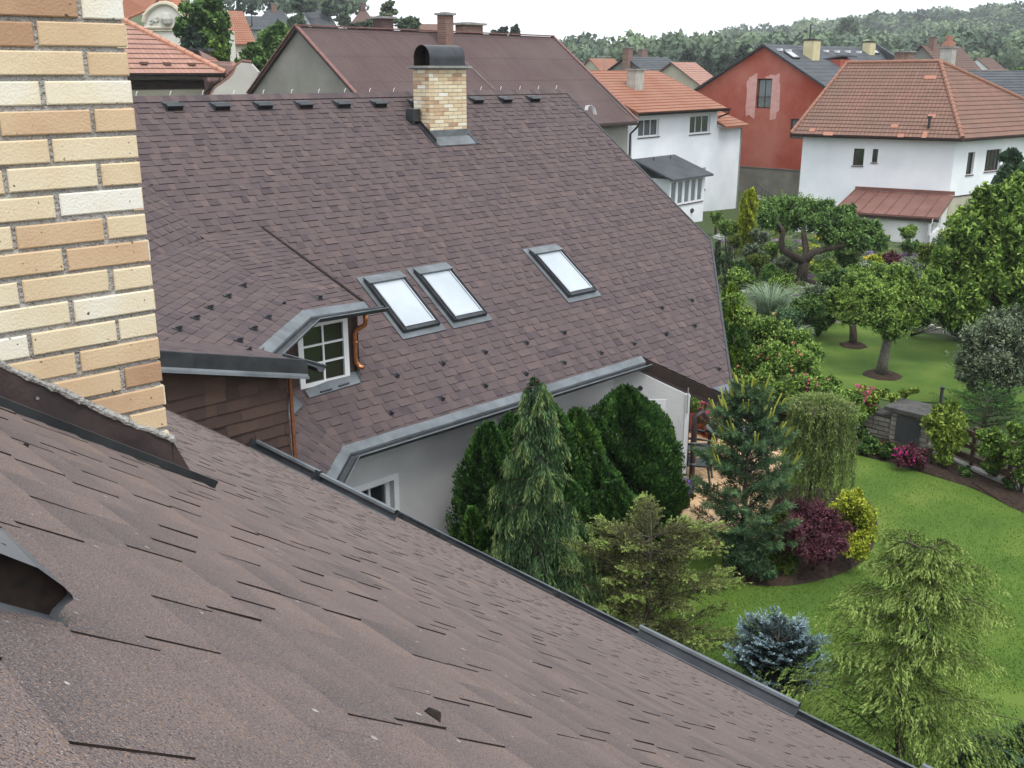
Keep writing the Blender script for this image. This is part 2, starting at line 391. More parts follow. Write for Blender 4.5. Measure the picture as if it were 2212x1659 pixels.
# dark fascia under the diagonal verge, two stepped boards
mb = MB(); o = nrm(np.cross(B0-A0, Z)); o = -o if o[1] > 0 else o
mb.box(A0-Z*.02+o*.0, B0-A0, o*.03, -Z*.20, 0); mb.box(A0-Z*.225+o*.012, (B0-A0)*.97, o*.012, -Z*.07, 1)
o2 = nrm(A3([B0[1]-C0[1], C0[0]-B0[0], 0])); o2 = -o2 if o2[0] < 0 else o2
mb.box(B0-Z*.02, C0-B0, o2*.03, -Z*.22, 0)
mb.build('fascia_board', [M['fascia'], M['brown_metal']], roofF)
# corner flashing on the far low corner
mb = MB(); b_ = B0+nF*.022
mb.prism([b_-nF*.0, F_(15.03, 10.03)+nF*.022, F_(15.62, 10.0)+nF*.022], -nF*.01, 0); mb.build('corner_flashing', M['grey_metal'], roofF)

# chamfer plane over the corner (below and above the dormer)
TN = pz(700, 1035, ZE); TN = inter((Z, ZE), PT, PN)
vTN = np.cross(PT[0], nN); vTN = vTN/vTN[2]
up = 2.9
hole_shingles('corner_roof', house, PT, dT, sT, [[TN, E1, E1+vTF*up, TN+vTN*up]], .150, SH, 7, tw=(.09, .19), thick=.015, thin=.006)
# steep plane above the dormer
kU = inter(PU, (Z, float(K2[2])), PN)
mb = None
q1 = K - dC*5.5; q2 = K2 + (K2-K)*1.1
vU = nrm(np.cross(dC, PU[0])); vU = vU if vU[2] < 0 else -vU
hole_shingles('upper_corner_roof', house, PU, dC, nrm(np.cross(dC, PU[0]))*(-1 if nrm(np.cross(dC, PU[0]))[2] > 0 else 1), [[K+vU*.22, q2, q2-dC*5.5, q1+vU*.22]], .150, SH, 8, tw=(.09, .19), thick=.015, thin=.006)
# near wing
NZ0 = -.12
def N_(s, z):    # s metres along the eave from the far corner towards the viewer, z height
    p = TN - n2*s; p = p + n1*0
    k = (z - ZE)/sN[2]; q = TN - n2*s + sN*k
    return q
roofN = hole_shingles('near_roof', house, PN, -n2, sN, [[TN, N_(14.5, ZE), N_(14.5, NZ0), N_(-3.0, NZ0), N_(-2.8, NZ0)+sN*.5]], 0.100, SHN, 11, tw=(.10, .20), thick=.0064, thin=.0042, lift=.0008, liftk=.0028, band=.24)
mb = MB(); mb.prism([p-nN*.006 for p in (TN, N_(14.5, ZE), N_(14.5, NZ0), N_(-3.0, NZ0), N_(-2.8, NZ0)+sN*.5)], -Z*.2, 0)
rb = slope(AZN+180, 36); a, b = N_(14.5, NZ0), N_(-3.2, NZ0); mb.prism([a, b, b+rb*4, a+rb*4], -Z*.2, 1)
mb.build('roof_deck', [M['fascia'], M['shingle_far']], roofN)
# ---------------------------------------------------------------- corner dormer
def vdown(pl_, U): v = nrm(np.cross(U, pl_[0])); return v if v[2] < 0 else -v
q = plp(565, 493, *PF); R3 = plp(783, 654, *P3)
dorm = house
s3v = vdown(P3, d1); s2v = vdown(P2, dC); s1v = vdown(P1, n2)
K3 = K
NE = pz(663, 787, ZD)                       # near end of the dormer's eaves
S1top = [NE, C2, C2 - s1v*2.9 + n2*.6, NE - s1v*2.9]
v12 = np.cross(P1[0], P2[0]); v12 = v12/np.linalg.norm(v12); v12 = v12 if v12[2] > 0 else -v12
E12 = C2 + v12*3.2
droof = hole_shingles('dormer_roof', house, P3, d1, s3v, [[C3, R3, q, K3]], .145, SH, 21, tw=(.09, .19), thick=.011)
hole_shingles('dormer_roof_middle', droof, P2, dC, s2v, [[C2, C3, K3, K3-dC*2.5, E12]], .145, SH, 22, tw=(.09, .19), thick=.010)
hole_shingles('dormer_roof_near', droof, P1, n2, s1v, [[NE, C2, E12, NE-s1v*3.3]], .145, SH, 23, tw=(.09, .19), thick=.006)
mb = MB()
for pg in ([C3, R3, q, K3], [C2, C3, K3, K3-dC*2.5, E12], [NE, C2, E12, NE-s1v*3.3]): mb.prism([p-Z*.01 for p in pg], -Z*.10, 0)
mb.build('dormer_deck', M['fascia'], droof)
mb = MB(); o = nrm(np.cross(q-R3, Z)); o = -o if o@d1 < 0 else o      # black flashing line along its far side
mb.prism([R3+Z*.03, q+Z*.02, q+Z*.02+o*.035, R3+Z*.03+o*.035], -Z*.14, 0); mb.build('side_flashing', M['bitumen'], droof)
# metal eave strip + half-round gutter along all three eaves
gp = [NE, C2, C3, R3+d1*.02]
def offset(path, d):      # horizontal offset to the downhill side
    outp = []
    for i, p in enumerate(path):
        a = nrm(path[i]-path[i-1]) if i else None; b = nrm(path[i+1]-path[i]) if i < len(path)-1 else None
        na = None if a is None else nrm(np.cross(a, Z)); nb = None if b is None else nrm(np.cross(b, Z))
        if na is None: outp.append(p+nb*d)
        elif nb is None: outp.append(p+na*d)
        else: m = nrm(na+nb); outp.append(p+m*d/(m@na))
    return outp
def eave_strip(path, wd, drop, up=.02):
    o = offset(path, wd); mb = MB()
    for i in range(len(path)-1):
        L_ = np.linalg.norm(path[i+1]-path[i]); k = max(1, int(L_/.62)); t = nrm(path[i+1]-path[i])
        for j in range(k):
            f0, f1 = j/k, (j+1)/k
            a, b = path[i]*(1-f0)+path[i+1]*f0, path[i]*(1-f1)+path[i+1]*f1
            c, d = o[i]*(1-f1)+o[i+1]*f1, o[i]*(1-f0)+o[i+1]*f0
            e = .003 if j % 2 else 0
            mb.prism([a+Z*(up+e), b+Z*(up+e), c-Z*(drop-e), d-Z*(drop-e)], -Z*.012, 0)
    return mb
HR = [(.0+.065*math.cos(a), .065*math.sin(a)) for a in [0, -.5, -1, -1.57, -2.1, -2.6, -3.14]]
def gutter(name, path, off, drop, parent, m, r=1.0, caps=True):
    g = offset([p-Z*drop for p in path], off); mb = MB()
    mb.sweep([(a*r, b*r) for a, b in HR], g, 0); mb.sweep([(a*r*.93, b*r*.93+.002) for a, b in HR][::-1], g, 0)
    rim = offset([p-Z*(drop-.004) for p in path], off+.067*r); mb.tube(rim, .009, 6, 1)
    rim = offset([p-Z*(drop-.004) for p in path], off-.067*r); mb.tube(rim, .005, 5, 1)
    if caps:
        for p, d in ((g[-1], nrm(g[-1]-g[-2])),):
            sd = nrm(np.cross(d, Z)); mb.face([p+sd*a*r+Z*b*r for a, b in HR], 0)
    return mb.build(name, [M['dark_metal'], m], parent)
eave_strip(gp, .13, .055, .018).build('eave_strip', M['grey_metal'], droof)
gutter('dormer_gutter', gp[:3]+[R3+d1*.28], .20, .075, droof, M['grey_metal'])
# near verge: dark upstand with a folded grey rim, white repair seam
vE = NE - s1v*3.3; o = nrm(A3([n2[0], n2[1], 0]))*-1
mb = MB()
mb.box(NE+Z*.05+o*.0, vE-NE, o*.012, -Z*.16, 0); mb.tube([NE+Z*.05, vE+Z*.05], .008, 6, 0)
mb.sweep([(0, 0), (.03, -.03), (.055, -.035), (.06, -.06), (.03, -.065)], [vE-Z*.10, NE-Z*.10], 1)
mb.build('verge_upstand', [M['dark_metal'], M['grey_metal']], droof)
f = .74; a = NE*(1-f)+vE*f
mb = MB(); mb.tube([a+o*.016+Z*.05, a+o*.016-Z*.02+n1*.004, a+o*.018-Z*.08, a+o*.05-Z*.125, a+o*.07-Z*.16+n1*.02], [.009, .007, .008, .011, .007], 6); mb.build('seam_sealant', M['white_pvc'], droof)
# walls: near cheek, chamfer, window wall, far cheek
ck = NE + n2*.16; cor = ck + s1v*0 ; nck = A3([-n2[0], -n2[1], 0.])
cn_ = plp(619, 900, nck, nck@ck)             # outer corner of the cheek
cc = A3([cn_[0], cn_[1], 0.]); g1 = A3([*n1[:2], 0.])
hole_shingles('dormer_wall', house, (nck, 0), -g1, -Z, [[A3([*cc[:2], ZD-.02])+g1*.02, A3([*cc[:2], ZD-.02])-g1*3.4+Z*.8, A3([*cc[:2], -3.0])-g1*3.4, A3([*cc[:2], -4.9])+g1*.02]], .138, [M['clad'], M['bitumen']], 31, tw=(.10, .26), thick=.030, thin=.024, lift=.004)
dw = S.objects['dormer_wall']
W3 = C3 + d2*.22; nW = A3([-d2[0], -d2[1], 0.])
mb = MB()
pR = plp(770, 700, nW, nW@W3); pLc = plp(572, 762, nW, nW@W3)
def W_(x, z): p = plp(x, 750, nW, nW@W3); return A3([p[0], p[1], z])
wr = W_(775, 0); wl = W_(590, 0)
mb.prism([A3([*wr[:2], ZD+.02]), A3([*wl[:2], ZD+.02]), A3([*wl[:2], -5.2]), A3([*wr[:2], -5.2])], d2*.1, 0)
c4 = A3([*cc[:2], 0.]); c5 = c4 + n2*.5
mb.prism([A3([*c4[:2], ZD]), A3([*(c4+n2*.45)[:2], ZD]), A3([*(c4+n2*.45)[:2], -5.2]), A3([*c4[:2], -5.2])], -g1*.1, 0)
a = c4+n2*.45
mb.prism([A3([*a[:2], ZD]), A3([*wl[:2], ZD]), A3([*wl[:2], -5.2]), A3([*a[:2], -5.2])], A3([-.12, 0, 0]), 0)
mb.prism([A3([*wr[:2], ZD+.02]), A3([*(wr+d2*2.4)[:2], ZD+.55]), A3([*(wr+d2*2.4)[:2], -4]), A3([*wr[:2], -5.2])], -d1*.1, 0)
mb.build('dormer_front_wall', M['clad'], dw)
# copper pipes
mb = MB(); p = A3([*cc[:2], 0.])+g1*.03-n2*.03
mb.box(A3([p[0], p[1], ZD-.06]), g1*.035, -n2*.03, -Z*1.6, 0); mb.build('copper_corner', M['copper_old'], dw)
def PW(x, y, off): pp = W3 - d2*off; return plp(x, y, nW, nW@pp)
mb = MB(); mb.tube([PW(788, 677, .16), PW(790, 690, .16), PW(788, 702, .13), PW(771, 712, .06), PW(766, 722, .05), PW(768, 770, .05), PW(770, 784, .05), PW(777, 792, .08), PW(785, 794, .13)], .036, 10)
mb.tube([PW(767, 737, .05), PW(767, 741, .05)], .042, 10); mb.tube([PW(788, 664, .16), PW(788, 680, .16)], .042, 10, 1)
mb.build('dormer_downpipe', [M['copper'], M['dark_metal']], house, smooth=True)
# window of the dormer: six lights
def casement(parent, O, U, V, wd, ht, N, nx=2, ny=3, fr=.075, name='window', glass='glass', sash=.05, depth=.05, gl=.028, curtain=None):
    mb = MB(); O = A3(O)
    mb.box(O-N*.01, U*wd, V*fr, N*depth, 0); mb.box(O+V*(ht-fr)-N*.01, U*wd, V*fr, N*depth, 0)
    mb.box(O+V*fr-N*.01, U*fr, V*(ht-2*fr), N*depth, 0); mb.box(O+U*(wd-fr)+V*fr-N*.01, U*fr, V*(ht-2*fr), N*depth, 0)
    for i in range(1, nx): mb.box(O+U*(fr+(wd-2*fr)*i/nx-gl/2)+V*fr, U*gl, V*(ht-2*fr), N*(depth-.025), 0)
    for i in range(1, ny): mb.box(O+V*(fr+(ht-2*fr)*i/ny-gl/2)+U*fr+N*.001, U*(wd-2*fr), V*gl, N*(depth-.024), 0)
    o = mb.build(name, M['white_pvc'], parent)
    g = MB(); g.face([O+U*fr+V*fr, O+U*(wd-fr)+V*fr, O+U*(wd-fr)+V*(ht-fr), O+U*fr+V*(ht-fr)], 0); g.build('pane', M[glass], o)
    return o
a, b, c = PW(636, 700, .0), PW(741, 683, .0), PW(752, 822, .0)
Ow = A3([*(W_(641, 0))[:2], c[2]-.0]) ; Or = A3([*(W_(750, 0))[:2], 0]); wd = float(np.linalg.norm((Or-Ow)[:2])); ht = b[2]-c[2]
ww = casement(house, Ow-d2*.0+Z*.02, d1, Z, wd, ht, nW, 2, 3, fr=.085, name='window', glass='glass')
M['blue_glass'] = glassmat('blue_glass', (.012, .03, .07), .05)
mb = MB(); mb.box(Ow-Z*.035+nW*.0-d1*.02, d1*(wd+.03), Z*.055, nW*.075, 0); mb.build('sill', M['white_pvc'], ww)
# grey flashings under the dormer
mb = MB()
def FF(x, y, e): p = plp(x, y, *PF); return p+nF*e
def FT(x, y, e): p = plp(x, y, *PT); return p+PT[0]*e
mb.prism([FF(658, 846, .03), FF(667, 862, .03), FF(778, 829, .03), FF(768, 800, .03)], -nF*.015, 0)
mb.prism([FF(768, 800, .034), FF(778, 829, .034), FF(773, 810, .10), FF(762, 790, .10)], -nF*.01, 0)
mb.prism([FT(622, 820, .035), FT(620, 912, .035), FT(668, 862, .035), FT(648, 826, .035)], -nF*.015, 0)
mb.tube([FT(637, 823, .05), FT(667, 861, .05)], .012, 5, 1)
mb.tube([FF(690, 851, .045), FF(715, 844, .045)], .014, 5, 1); mb.tube([FF(730, 838, .045), FF(752, 831, .045)], .014, 5, 1)
mb.build('apron_flashing', [M['grey_metal'], M['dark_metal']], droof)

# ---------------------------------------------------------------- eaves and gutters of the main roofs
def horiz(path): return path
fe = [TN+A3([0, .02, 0]), E1, A0]
eave_strip(fe, .11, .075, .012).build('eave_strip', M['grey_metal'], roofF)
gutter('gutter', fe, .175, .10, house, M['grey_metal'], 1.05)
ne = [N_(14.5, ZE), TN]
mb = MB(); g = offset([p-Z*.02 for p in ne[::-1]], -.06)
# offset() puts the gutter on the right of the direction of travel
gutter('gutter', ne, .08, .03, house, M['grey_metal'], 1.05)
mb = eave_strip(ne, .045, .02, .014); mb.build('eave_strip', M['dark_metal'], roofN)
# raised diverters (grey upstands) standing on the near eave
def on_eave(x, y): p = plp(x, y, *PN); return float((TN-p)@n2)
def diverter(x0, y0, x1, y1, hgt, label=None):
    s0, s1 = on_eave(x0, y0), on_eave(x1, y1); mb = MB(); k = max(1, round(abs(s1-s0)/2.0))
    for i in range(k):
        a, b = s0+(s1-s0)*i/k, s0+(s1-s0)*(i+1)/k-.01; e = .004*(i % 2)
        pa, pb = N_(a, ZE)-sN*.13, N_(b, ZE)-sN*.13
        mb.prism([pa-sN*.09+nN*(.018+e), pb-sN*.09+nN*(.018+e), pb+nN*(.018+e), pa+nN*(.018+e)], -nN*.006, 1)
        hh = hgt*(1 if i % 2 == 0 else .85)
        u_ = nrm(nN*1.0+sN*.15)
        mb.prism([pa+nN*.014, pb+nN*.014, pb+u_*hh, pa+u_*hh], sN*.012, 0)
        mb.sweep([(0, 0), (.012, .014), (.035, .010), (.045, -.012)] if True else [], [pa+u_*hh, pb+u_*hh], 1)
        mb.box(pa+u_*.01, (pb-pa)*.03, sN*.12, u_*(hh-.01), 0)
    mb.build('eave_diverter', [M['dark_metal'], M['grey_metal']], roofN, label=label)
b0 = cc - n2*.12; b0 = A3([b0[0], b0[1], zat(PN, b0[0], b0[1])]); va = b0 - sN*along_px(b0, -sN, 548); vb = va - n2*along_px(va, -n2, 850); vm = (va+vb)*.5
mb = MB()
for (pa, pb, e) in ((va, vm+n2*.01, 0), (vm-n2*.0, vb, -.012)):
    mb.prism([pa-sN*.08+nN*.014, pb-sN*.08+nN*.014, pb+nN*.014, pa+nN*.014], -nN*.008, 1); mb.prism([pa+nN*.0, pb+nN*.0, pb+nN*(.12+e), pa+nN*(.12+e)], sN*.014, 0)
    mb.sweep([(0, 0), (.012, .012), (.04, .010), (.05, -.014)], [pa+nN*(.12+e), pb+nN*(.12+e)], 1)
    mb.box(pa-n2*.0, -n2*.02, -sN*.1, nN*.11, 0)
mb.build('eave_diverter', [M['dark_metal'], M['grey_metal']], roofN)
diverter(1187, 1297, 1580, 1495, .13); diverter(1735, 1588, 1960, 1700, .13)
def hook(x, y):
    s = on_eave(x, y)
    for e in (0, .10):
        mb = MB(); p = N_(s+e, ZE)-sN*.06+nN*.01; mb.prism([p, p+nN*.05-sN*.01, p+nN*.03+sN*.06, p+sN*.07], n2*.05, 0); mb.build('eave_hook', M['dark_metal'], roofN)
for xy in ((905, 1140), (1035, 1203), (1180, 1282)): hook(*xy)

# ---------------------------------------------------------------- walls below
yW2 = float((F_(14.06, W_E+.28))[1]) + .0
def under(p, e=.27): return zat(PF, p[0], p[1]) - e
wA = F_(7.2, W_E+.30); wB = A3([1.86, 0, 0.]);
# crease where the long wall meets the wall parallel to the diagonal verge
uc = (17.86 - 0); wB = d1*0
ucr = None
pB = plp(1325, 815, -d2, float(-d2@(F_(10, W_E+.30)))); pC = A3([3.25, pB[1], 0.]); pD = A3([3.25, 21.6, 0.])
GW = -8.3
wall = MB()
wx, wy = plp(865, 1100, -d2, float(-d2@wA)), None
def WF(x, y): return plp(x, y, -d2, float(-d2@wA))
wt, wb = WF(848, 1035), WF(848, 1180)
u1 = float(WF(850, 1040)@d1); u0 = u1 - 1.30; zt = float(WF(850, 1036)[2]); zb = zt - 1.25
# polygon pieces round the window opening
def seg(ua, ub, za, zb_):
    a, b = F_(ua, W_E+.30), F_(ub, W_E+.30)
    wall.prism([A3([*a[:2], za]), A3([*b[:2], za]), A3([*b[:2], zb_]), A3([*a[:2], zb_])], d2*.25, 0)
ucr = float(pB@d1); zt_ = ZE-.10
us0 = 7.05
seg(us0, u0, zt_, GW); seg(u1, ucr, zt_, GW); seg(u0, u1, zt_, zt); seg(u0, u1, zb, GW)
a = A3([*pB[:2], 0.])
# wall parallel to the verge with its own small window
xw0, xw1 = float(pY(1392, 880, a[1])[0]), float(pY(1427, 880, a[1])[0]); zwt = float(pY(1427, 873, a[1])[2]); zwb = zwt-1.2
def seg2(xa, xb, tops, zbt):
    wall.prism([A3([xa, a[1], tops[0]]), A3([xb, a[1], tops[1]]), A3([xb, a[1], zbt]), A3([xa, a[1], zbt])], A3([0, .25, 0]), 0)
def T2(x): return under(A3([x, a[1], 0]), .25)
seg2(a[0], xw0, (T2(a[0]), T2(xw0)), GW); seg2(xw1, 3.25, (T2(xw1), T2(3.25)), GW)
seg2(xw0, xw1, (T2(xw0), T2(xw1)), zwt); seg2(xw0, xw1, (zwb, zwb), GW)
wall.prism([A3([3.25, a[1]+.004, T2(3.25)]), A3([3.25, 22.4, under(A3([3.25, 22.4, 0]))]), A3([3.25, 22.4, GW]), A3([3.25, a[1]+.004, GW])], A3([-.25, 0, 0]), 0)
# chamfer, near wing and far gable
t0 = TN - A3([.3, .12, 0]); wS = F_(us0, W_E+.30)
wall.prism([A3([*wS[:2], zt_]), A3([*t0[:2], zt_]), A3([*t0[:2], GW]), A3([*wS[:2], GW])], A3([-.25, 0, 0]), 0)
t1 = N_(14.0, ZE) - n1*.3
wall.prism([A3([*t0[:2], zt_]), A3([*t1[:2], zt_]), A3([*t1[:2], GW]), A3([*t0[:2], GW])], -n1*.25, 0)
g0, g1_ = F_(18.5, 13.3), F_(18.5, W_R); g2_ = g1_+d2*4+Z*(-2.8)
wall.prism([A3([*g0[:2], g0[2]-.3]), A3([*g1_[:2], g1_[2]-.3]), A3([*g2_[:2], g2_[2]-.3]), A3([*g2_[:2], GW]), A3([*g0[:2], GW])], -d1*.25, 0)
wallo = wall.build('wall', M['plaster'], house)
# pale corner trim, window surrounds
mb = MB(); mb.box(A3([3.17, a[1]-.012, T2(3.17)-.01]), A3([.092, 0, 0]), A3([0, .01, 0]), A3([0, 0, GW-T2(3.17)]), 0); mb.build('corner_trim', M['plaster_trim'], wallo); mb = MB(); mb.box(A3([3.251, a[1]-.012, T2(3.25)-.01]), A3([.011, 0, 0]), A3([0, .16, 0]), A3([0, 0, GW-T2(3.25)]), 0)
fo = -d2*.014
def trim(O, U, wd, ht, N, tw_=.09):
    O = A3(O); mb.box(O-U*tw_+Z*ht, U*(wd+2*tw_), N*.014, Z*tw_, 0); mb.box(O-U*tw_-Z*tw_, U*(wd+2*tw_), N*.014, Z*tw_, 0)
    mb.box(O-U*tw_, U*tw_, N*.014, Z*ht, 0); mb.box(O+U*wd, U*tw_, N*.014, Z*ht, 0)
o1 = F_(u0, W_E+.30); O1 = A3([*o1[:2], zb]); mb.build('side_trim', M['plaster_trim'], wallo); mb = MB(); trim(O1, d1, u1-u0, zt-zb, -d2); mb.build('window_surround', M['plaster_trim'], wallo); mb = MB()
O2 = A3([xw0, a[1], zwb]); trim(O2, A3([1., 0, 0]), xw1-xw0, zwt-zwb, A3([0, -1., 0]))
mb.build('window_surround', M['plaster_trim'], wallo)
casement(house, O1+d2*.14, d1, Z, u1-u0, zt-zb, -d2, 4, 2, fr=.07, name='window')
casement(house, O2+A3([0, .14, 0]), A3([1., 0, 0]), Z, xw1-xw0, zwt-zwb, A3([0, -1., 0]), 1, 1, fr=.07, name='window')
vp = pY(1383, 838, a[1]); mb = MB(); mb.tube([vp+A3([0, .01, 0]), vp-A3([0, .03, 0])], .045, 14); mb.build('vent_hole', M['dark_metal'], house)
# brown downpipe: from the roof corner back to the wall and down it
pc = A3([3.36, a[1]-.02, 0.]); bz = B0 - Z*.35
mb = MB(); k = pY(1490, 893, a[1]-.02)
mb.tube([B0-Z*.22+A3([-.08, .15, 0]), B0-Z*.62+A3([-.08, .15, 0]), A3([B0[0]-.2, B0[1]+.15, B0[2]-.72]), A3([pc[0]+.12, pc[1], k[2]+.03]), A3([pc[0], pc[1], k[2]-.06]), A3([pc[0], pc[1], -6.3]), A3([pc[0], pc[1], -8.1])], .055, 12)
for zz in (k[2]-.55, -6.95, -7.5): mb.tube([A3([pc[0], pc[1], zz]), A3([pc[0], pc[1], zz-.03])], .063, 12, 1)
mb.build('downpipe', [M['brown_metal'], M['grey_metal']], house, smooth=True)
mb = MB(); mb.tube([pY(1487, 838, a[1]-.05), pY(1484, 893, a[1]-.05)], .012, 6); mb.build('lightning_cable', M['concrete'], house)

# ---------------------------------------------------------------- roof windows
def skylight(u0, u1, wt_, wb_, lab):
    g = (F_(u0, wb_), F_(u1, wb_), F_(u1, wt_), F_(u0, wt_)); U = d1; V = -sF; wd = u1-u0; ht = float(np.linalg.norm(g[3]-g[0])); O = g[0]
    mb = MB()
    mb.box(O-U*.07-V*.11+nF*.015, U*(wd+.14), V*(ht+.22), nF*.012, 1)          # flat flashing skirt
    fr = .085; N = nF
    for (o, a_, b_) in ((O, U*fr, V*ht), (O+U*(wd-fr), U*fr, V*ht)): mb.box(o+N*.0, a_, b_, N*.10, 0)
    mb.box(O+U*fr, U*(wd-2*fr), V*fr, N*.095, 0); mb.box(O+U*fr+V*(ht-fr), U*(wd-2*fr), V*fr, N*.095, 0)
    mb.prism([O+V*(ht-.15)+N*.135, O+V*(ht-.15)+U*wd+N*.135, O+V*(ht+.04)+U*wd+N*.09, O+V*(ht+.04)+N*.09], -N*.03, 1)
    for o in (O+U*.03, O+U*(wd-.035)): mb.box(o+N*.10, U*.012, V*(ht-.12), N*.018, 0)
    o = mb.build('skylight', [M['dark_metal'], M['grey_metal']], house, label=lab)
    m2 = MB(); i = fr-.015
    for (oo, a_, b_) in ((O+U*i+V*i, U*.022, V*(ht-2*i)), (O+U*(wd-i-.022)+V*i, U*.022, V*(ht-2*i)), (O+U*(i+.022)+V*i, U*(wd-2*i-.044), V*.022)): m2.box(oo+N*.098, a_, b_, N*.008, 0)
    m2.build('sash', M['steel'], o)
    m3 = MB(); m3.face([O+U*i+V*i+N*.088, O+U*(wd-i)+V*i+N*.088, O+U*(wd-i)+V*(ht-fr)+N*.088, O+U*i+V*(ht-fr)+N*.088]); m3.build('pane', M['sky_glass'], o)
M['steel'] = mat('steel', (.45, .47, .5), (.55, .57, .6), rough=.3, metal=.8)
M['sky_glass'] = mat('sky_glass', (.34, .385, .42), (.42, .465, .50), scale=.7, rough=.12, spec=.8)
skylight(9.67, 10.43, 13.27, 12.28, 'skylight nearest the dormer'); skylight(10.72, 11.47, 13.28, 12.27, 'middle skylight of the pair beside the dormer')
skylight(13.52, 14.29, 13.28, 12.26, 'skylight standing apart toward the far gable')

# ---------------------------------------------------------------- chimneys of yellow brick
M['brick'] = tintmat('brick', [(0, (.40, .25, .155)), (.2, (.53, .375, .235)), (.42, (.60, .46, .295)), (.65, (.66, .56, .385)), (.85, (.71, .645, .49)), (1, (.74, .72, .64))], noise=.30, nscale=5, bump=.22, bscale=140, rough=.9, speck=[(60, .73, (.10, .07, .05))])
M['mortar'] = mat('mortar', (.32, .31, .29), (.43, .42, .40), scale=25, detail=8, rough=1, bump=1.2, bscale=70)
def brick_box(mbB, mbM, c0, U, V, wu, wv, z0, z1, bl=.24, bh=.063, bd=.115, j=.012, seed=1, ch=.004, jit=.0015):
    """bricks on the four faces of a shaft; c0 its corner, U V its unit plan directions"""
    rnd = random.Random(seed); c0 = A3(c0); cz = bh+j
    mbM.box(A3([*c0[:2], z0])+U*.006+V*.006, U*(wu-.012), V*(wv-.012), Z*(z1-z0-.003), 0)
    faces = [(c0, U, V, wu), (c0+U*wu, V, -U, wv), (c0+U*wu+V*wv, -U, -V, wu), (c0+V*wv, -V, U, wv)]
    nrows = int((z1-z0)/cz)
    for fi, (o, a_, inn, ln) in enumerate(faces):
        for r in range(nrows):
            zc = z1-(r+1)*cz; 
            # lay from the far end so that corners alternate stretcher / header
            x = ln; first = (r+fi) % 2 == 0; k = 0
            while x > 0.005:
                L_ = bl if (k or first) else bd
                x0 = max(0, x-L_)
                if x-x0 > .02:
                    t = min(1, max(0, rnd.gauss(.46, .30)))
                    dz, dd = rnd.uniform(-jit, jit), rnd.uniform(-jit, jit)*1.5
                    oo = A3([o[0], o[1], zc+dz])+a_*x0+inn*dd; l_ = x-x0; e = ch
                    p = [oo, oo+a_*l_, oo+a_*l_+Z*bh, oo+Z*bh]; q = [oo+a_*e+Z*e, oo+a_*(l_-e)+Z*e, oo+a_*(l_-e)+Z*(bh-e), oo+a_*e+Z*(bh-e)]
                    q = [v_-inn*e*.8 for v_ in q]; bk = [v_+inn*.03 for v_ in p]
                    mbB.face(q, 0, t)
                    for i in range(4):
                        jn = (i+1) % 4; mbB.face([p[i], p[jn], q[jn], q[i]], 0, t); mbB.face([bk[i], bk[jn], p[jn], p[i]], 0, t)
                x = x0-j-rnd.uniform(-.002, .003); k += 1
# chimney rising from the far wing
c0 = d1*13.61 + d2*16.16; B_, MM = MB(), MB(); zt2 = .055
brick_box(B_, MM, c0, d1, d2, 1.0, .5, -2.0, zt2, seed=4, ch=.003)
ch = B_.build('chimney', M['brick'], house, label='chimney of yellow brick on the far wing under an arched metal cowl'); MM.build('mortar', M['mortar'], ch)
mb = MB(); z_ = zt2
mb.box(A3([*(c0-d1*.05-d2*.05)[:2], z_]), d1*1.1, d2*.6, Z*.02, 0); mb.box(A3([*(c0-d1*.09-d2*.09)[:2], z_+.02]), d1*1.18, d2*.68, Z*.045, 1)
mb.build('cap_slab', [M['grey_metal'], M['concrete']], ch)
mb = MB(); n = 18; r_ = .25; cc_ = c0 + d2*.25; Hc = .15     # arched cowl, its axis along the chimney
arc = [(-r_, 0)] + [(-r_*math.cos(math.pi*i/n), Hc+r_*math.sin(math.pi*i/n)) for i in range(n+1)] + [(r_, 0)]
for i in range(len(arc)-1):
    (a1, h1), (a2, h2) = arc[i], arc[i+1]
    for rr, m_ in ((1., 0), (.97, 1)):
        p = [A3([*(cc_+d1*.03)[:2], z_+.065])+d2*a1*rr+Z*h1*rr, A3([*(cc_+d1*.03)[:2], z_+.065])+d2*a2*rr+Z*h2*rr]
        mb.face([p[0], p[1], p[1]+d1*.94, p[0]+d1*.94], m_)
for e in (.30, .6): mb.box(A3([*(cc_+d1*e-d2*.2)[:2], z_+.06]), d1*.04, d2*.4, Z*.3, 1)
mb.build('cowl', [M['dark_metal2'] if 'dark_metal2' in M else M['dark_metal'], M['bitumen']], ch, smooth=False)
mb = MB()      # lead-grey flashing round its foot
a_ = F_(13.61-.03, 16.16-.03); b_ = F_(14.64, 16.13); f1, f2 = F_(13.55, 15.90), F_(14.70, 15.90)
mb.prism([f1+nF*.025, f2+nF*.025, b_+nF*.02, a_+nF*.02], -nF*.012, 0)
mb.box(A3([*(c0-d1*.012-d2*.012)[:2], a_[2]-.05]), d1*1.024, d2*.01, Z*.20, 0)
for uu in (13.53, 14.63): 
    p, q_ = F_(uu, 15.9), F_(uu, 16.75); mb.prism([p+nF*.03, q_+nF*.03, q_+nF*.03+d1*.09, p+nF*.03+d1*.09], -nF*.02, 1)
p, q_ = F_(13.597, 15.95), F_(13.597, 16.7); mb.prism([p, q_, q_+Z*.12, p+Z*.12], -d1*.01, 1)
mb.build('flashing', [M['grey_metal'], M['dark_metal']], ch)
mb = MB(); p = F_(13.38, 16.42); mb.box(A3([p[0], p[1], p[2]+.12]), d1*.2, d2*.22, Z*.24, 0); mb.tube([p+Z*.03+d1*.07+d2*.1, p+Z*.16+d1*.07+d2*.1], .06, 8); mb.build('side_box', M['dark_metal'], ch)

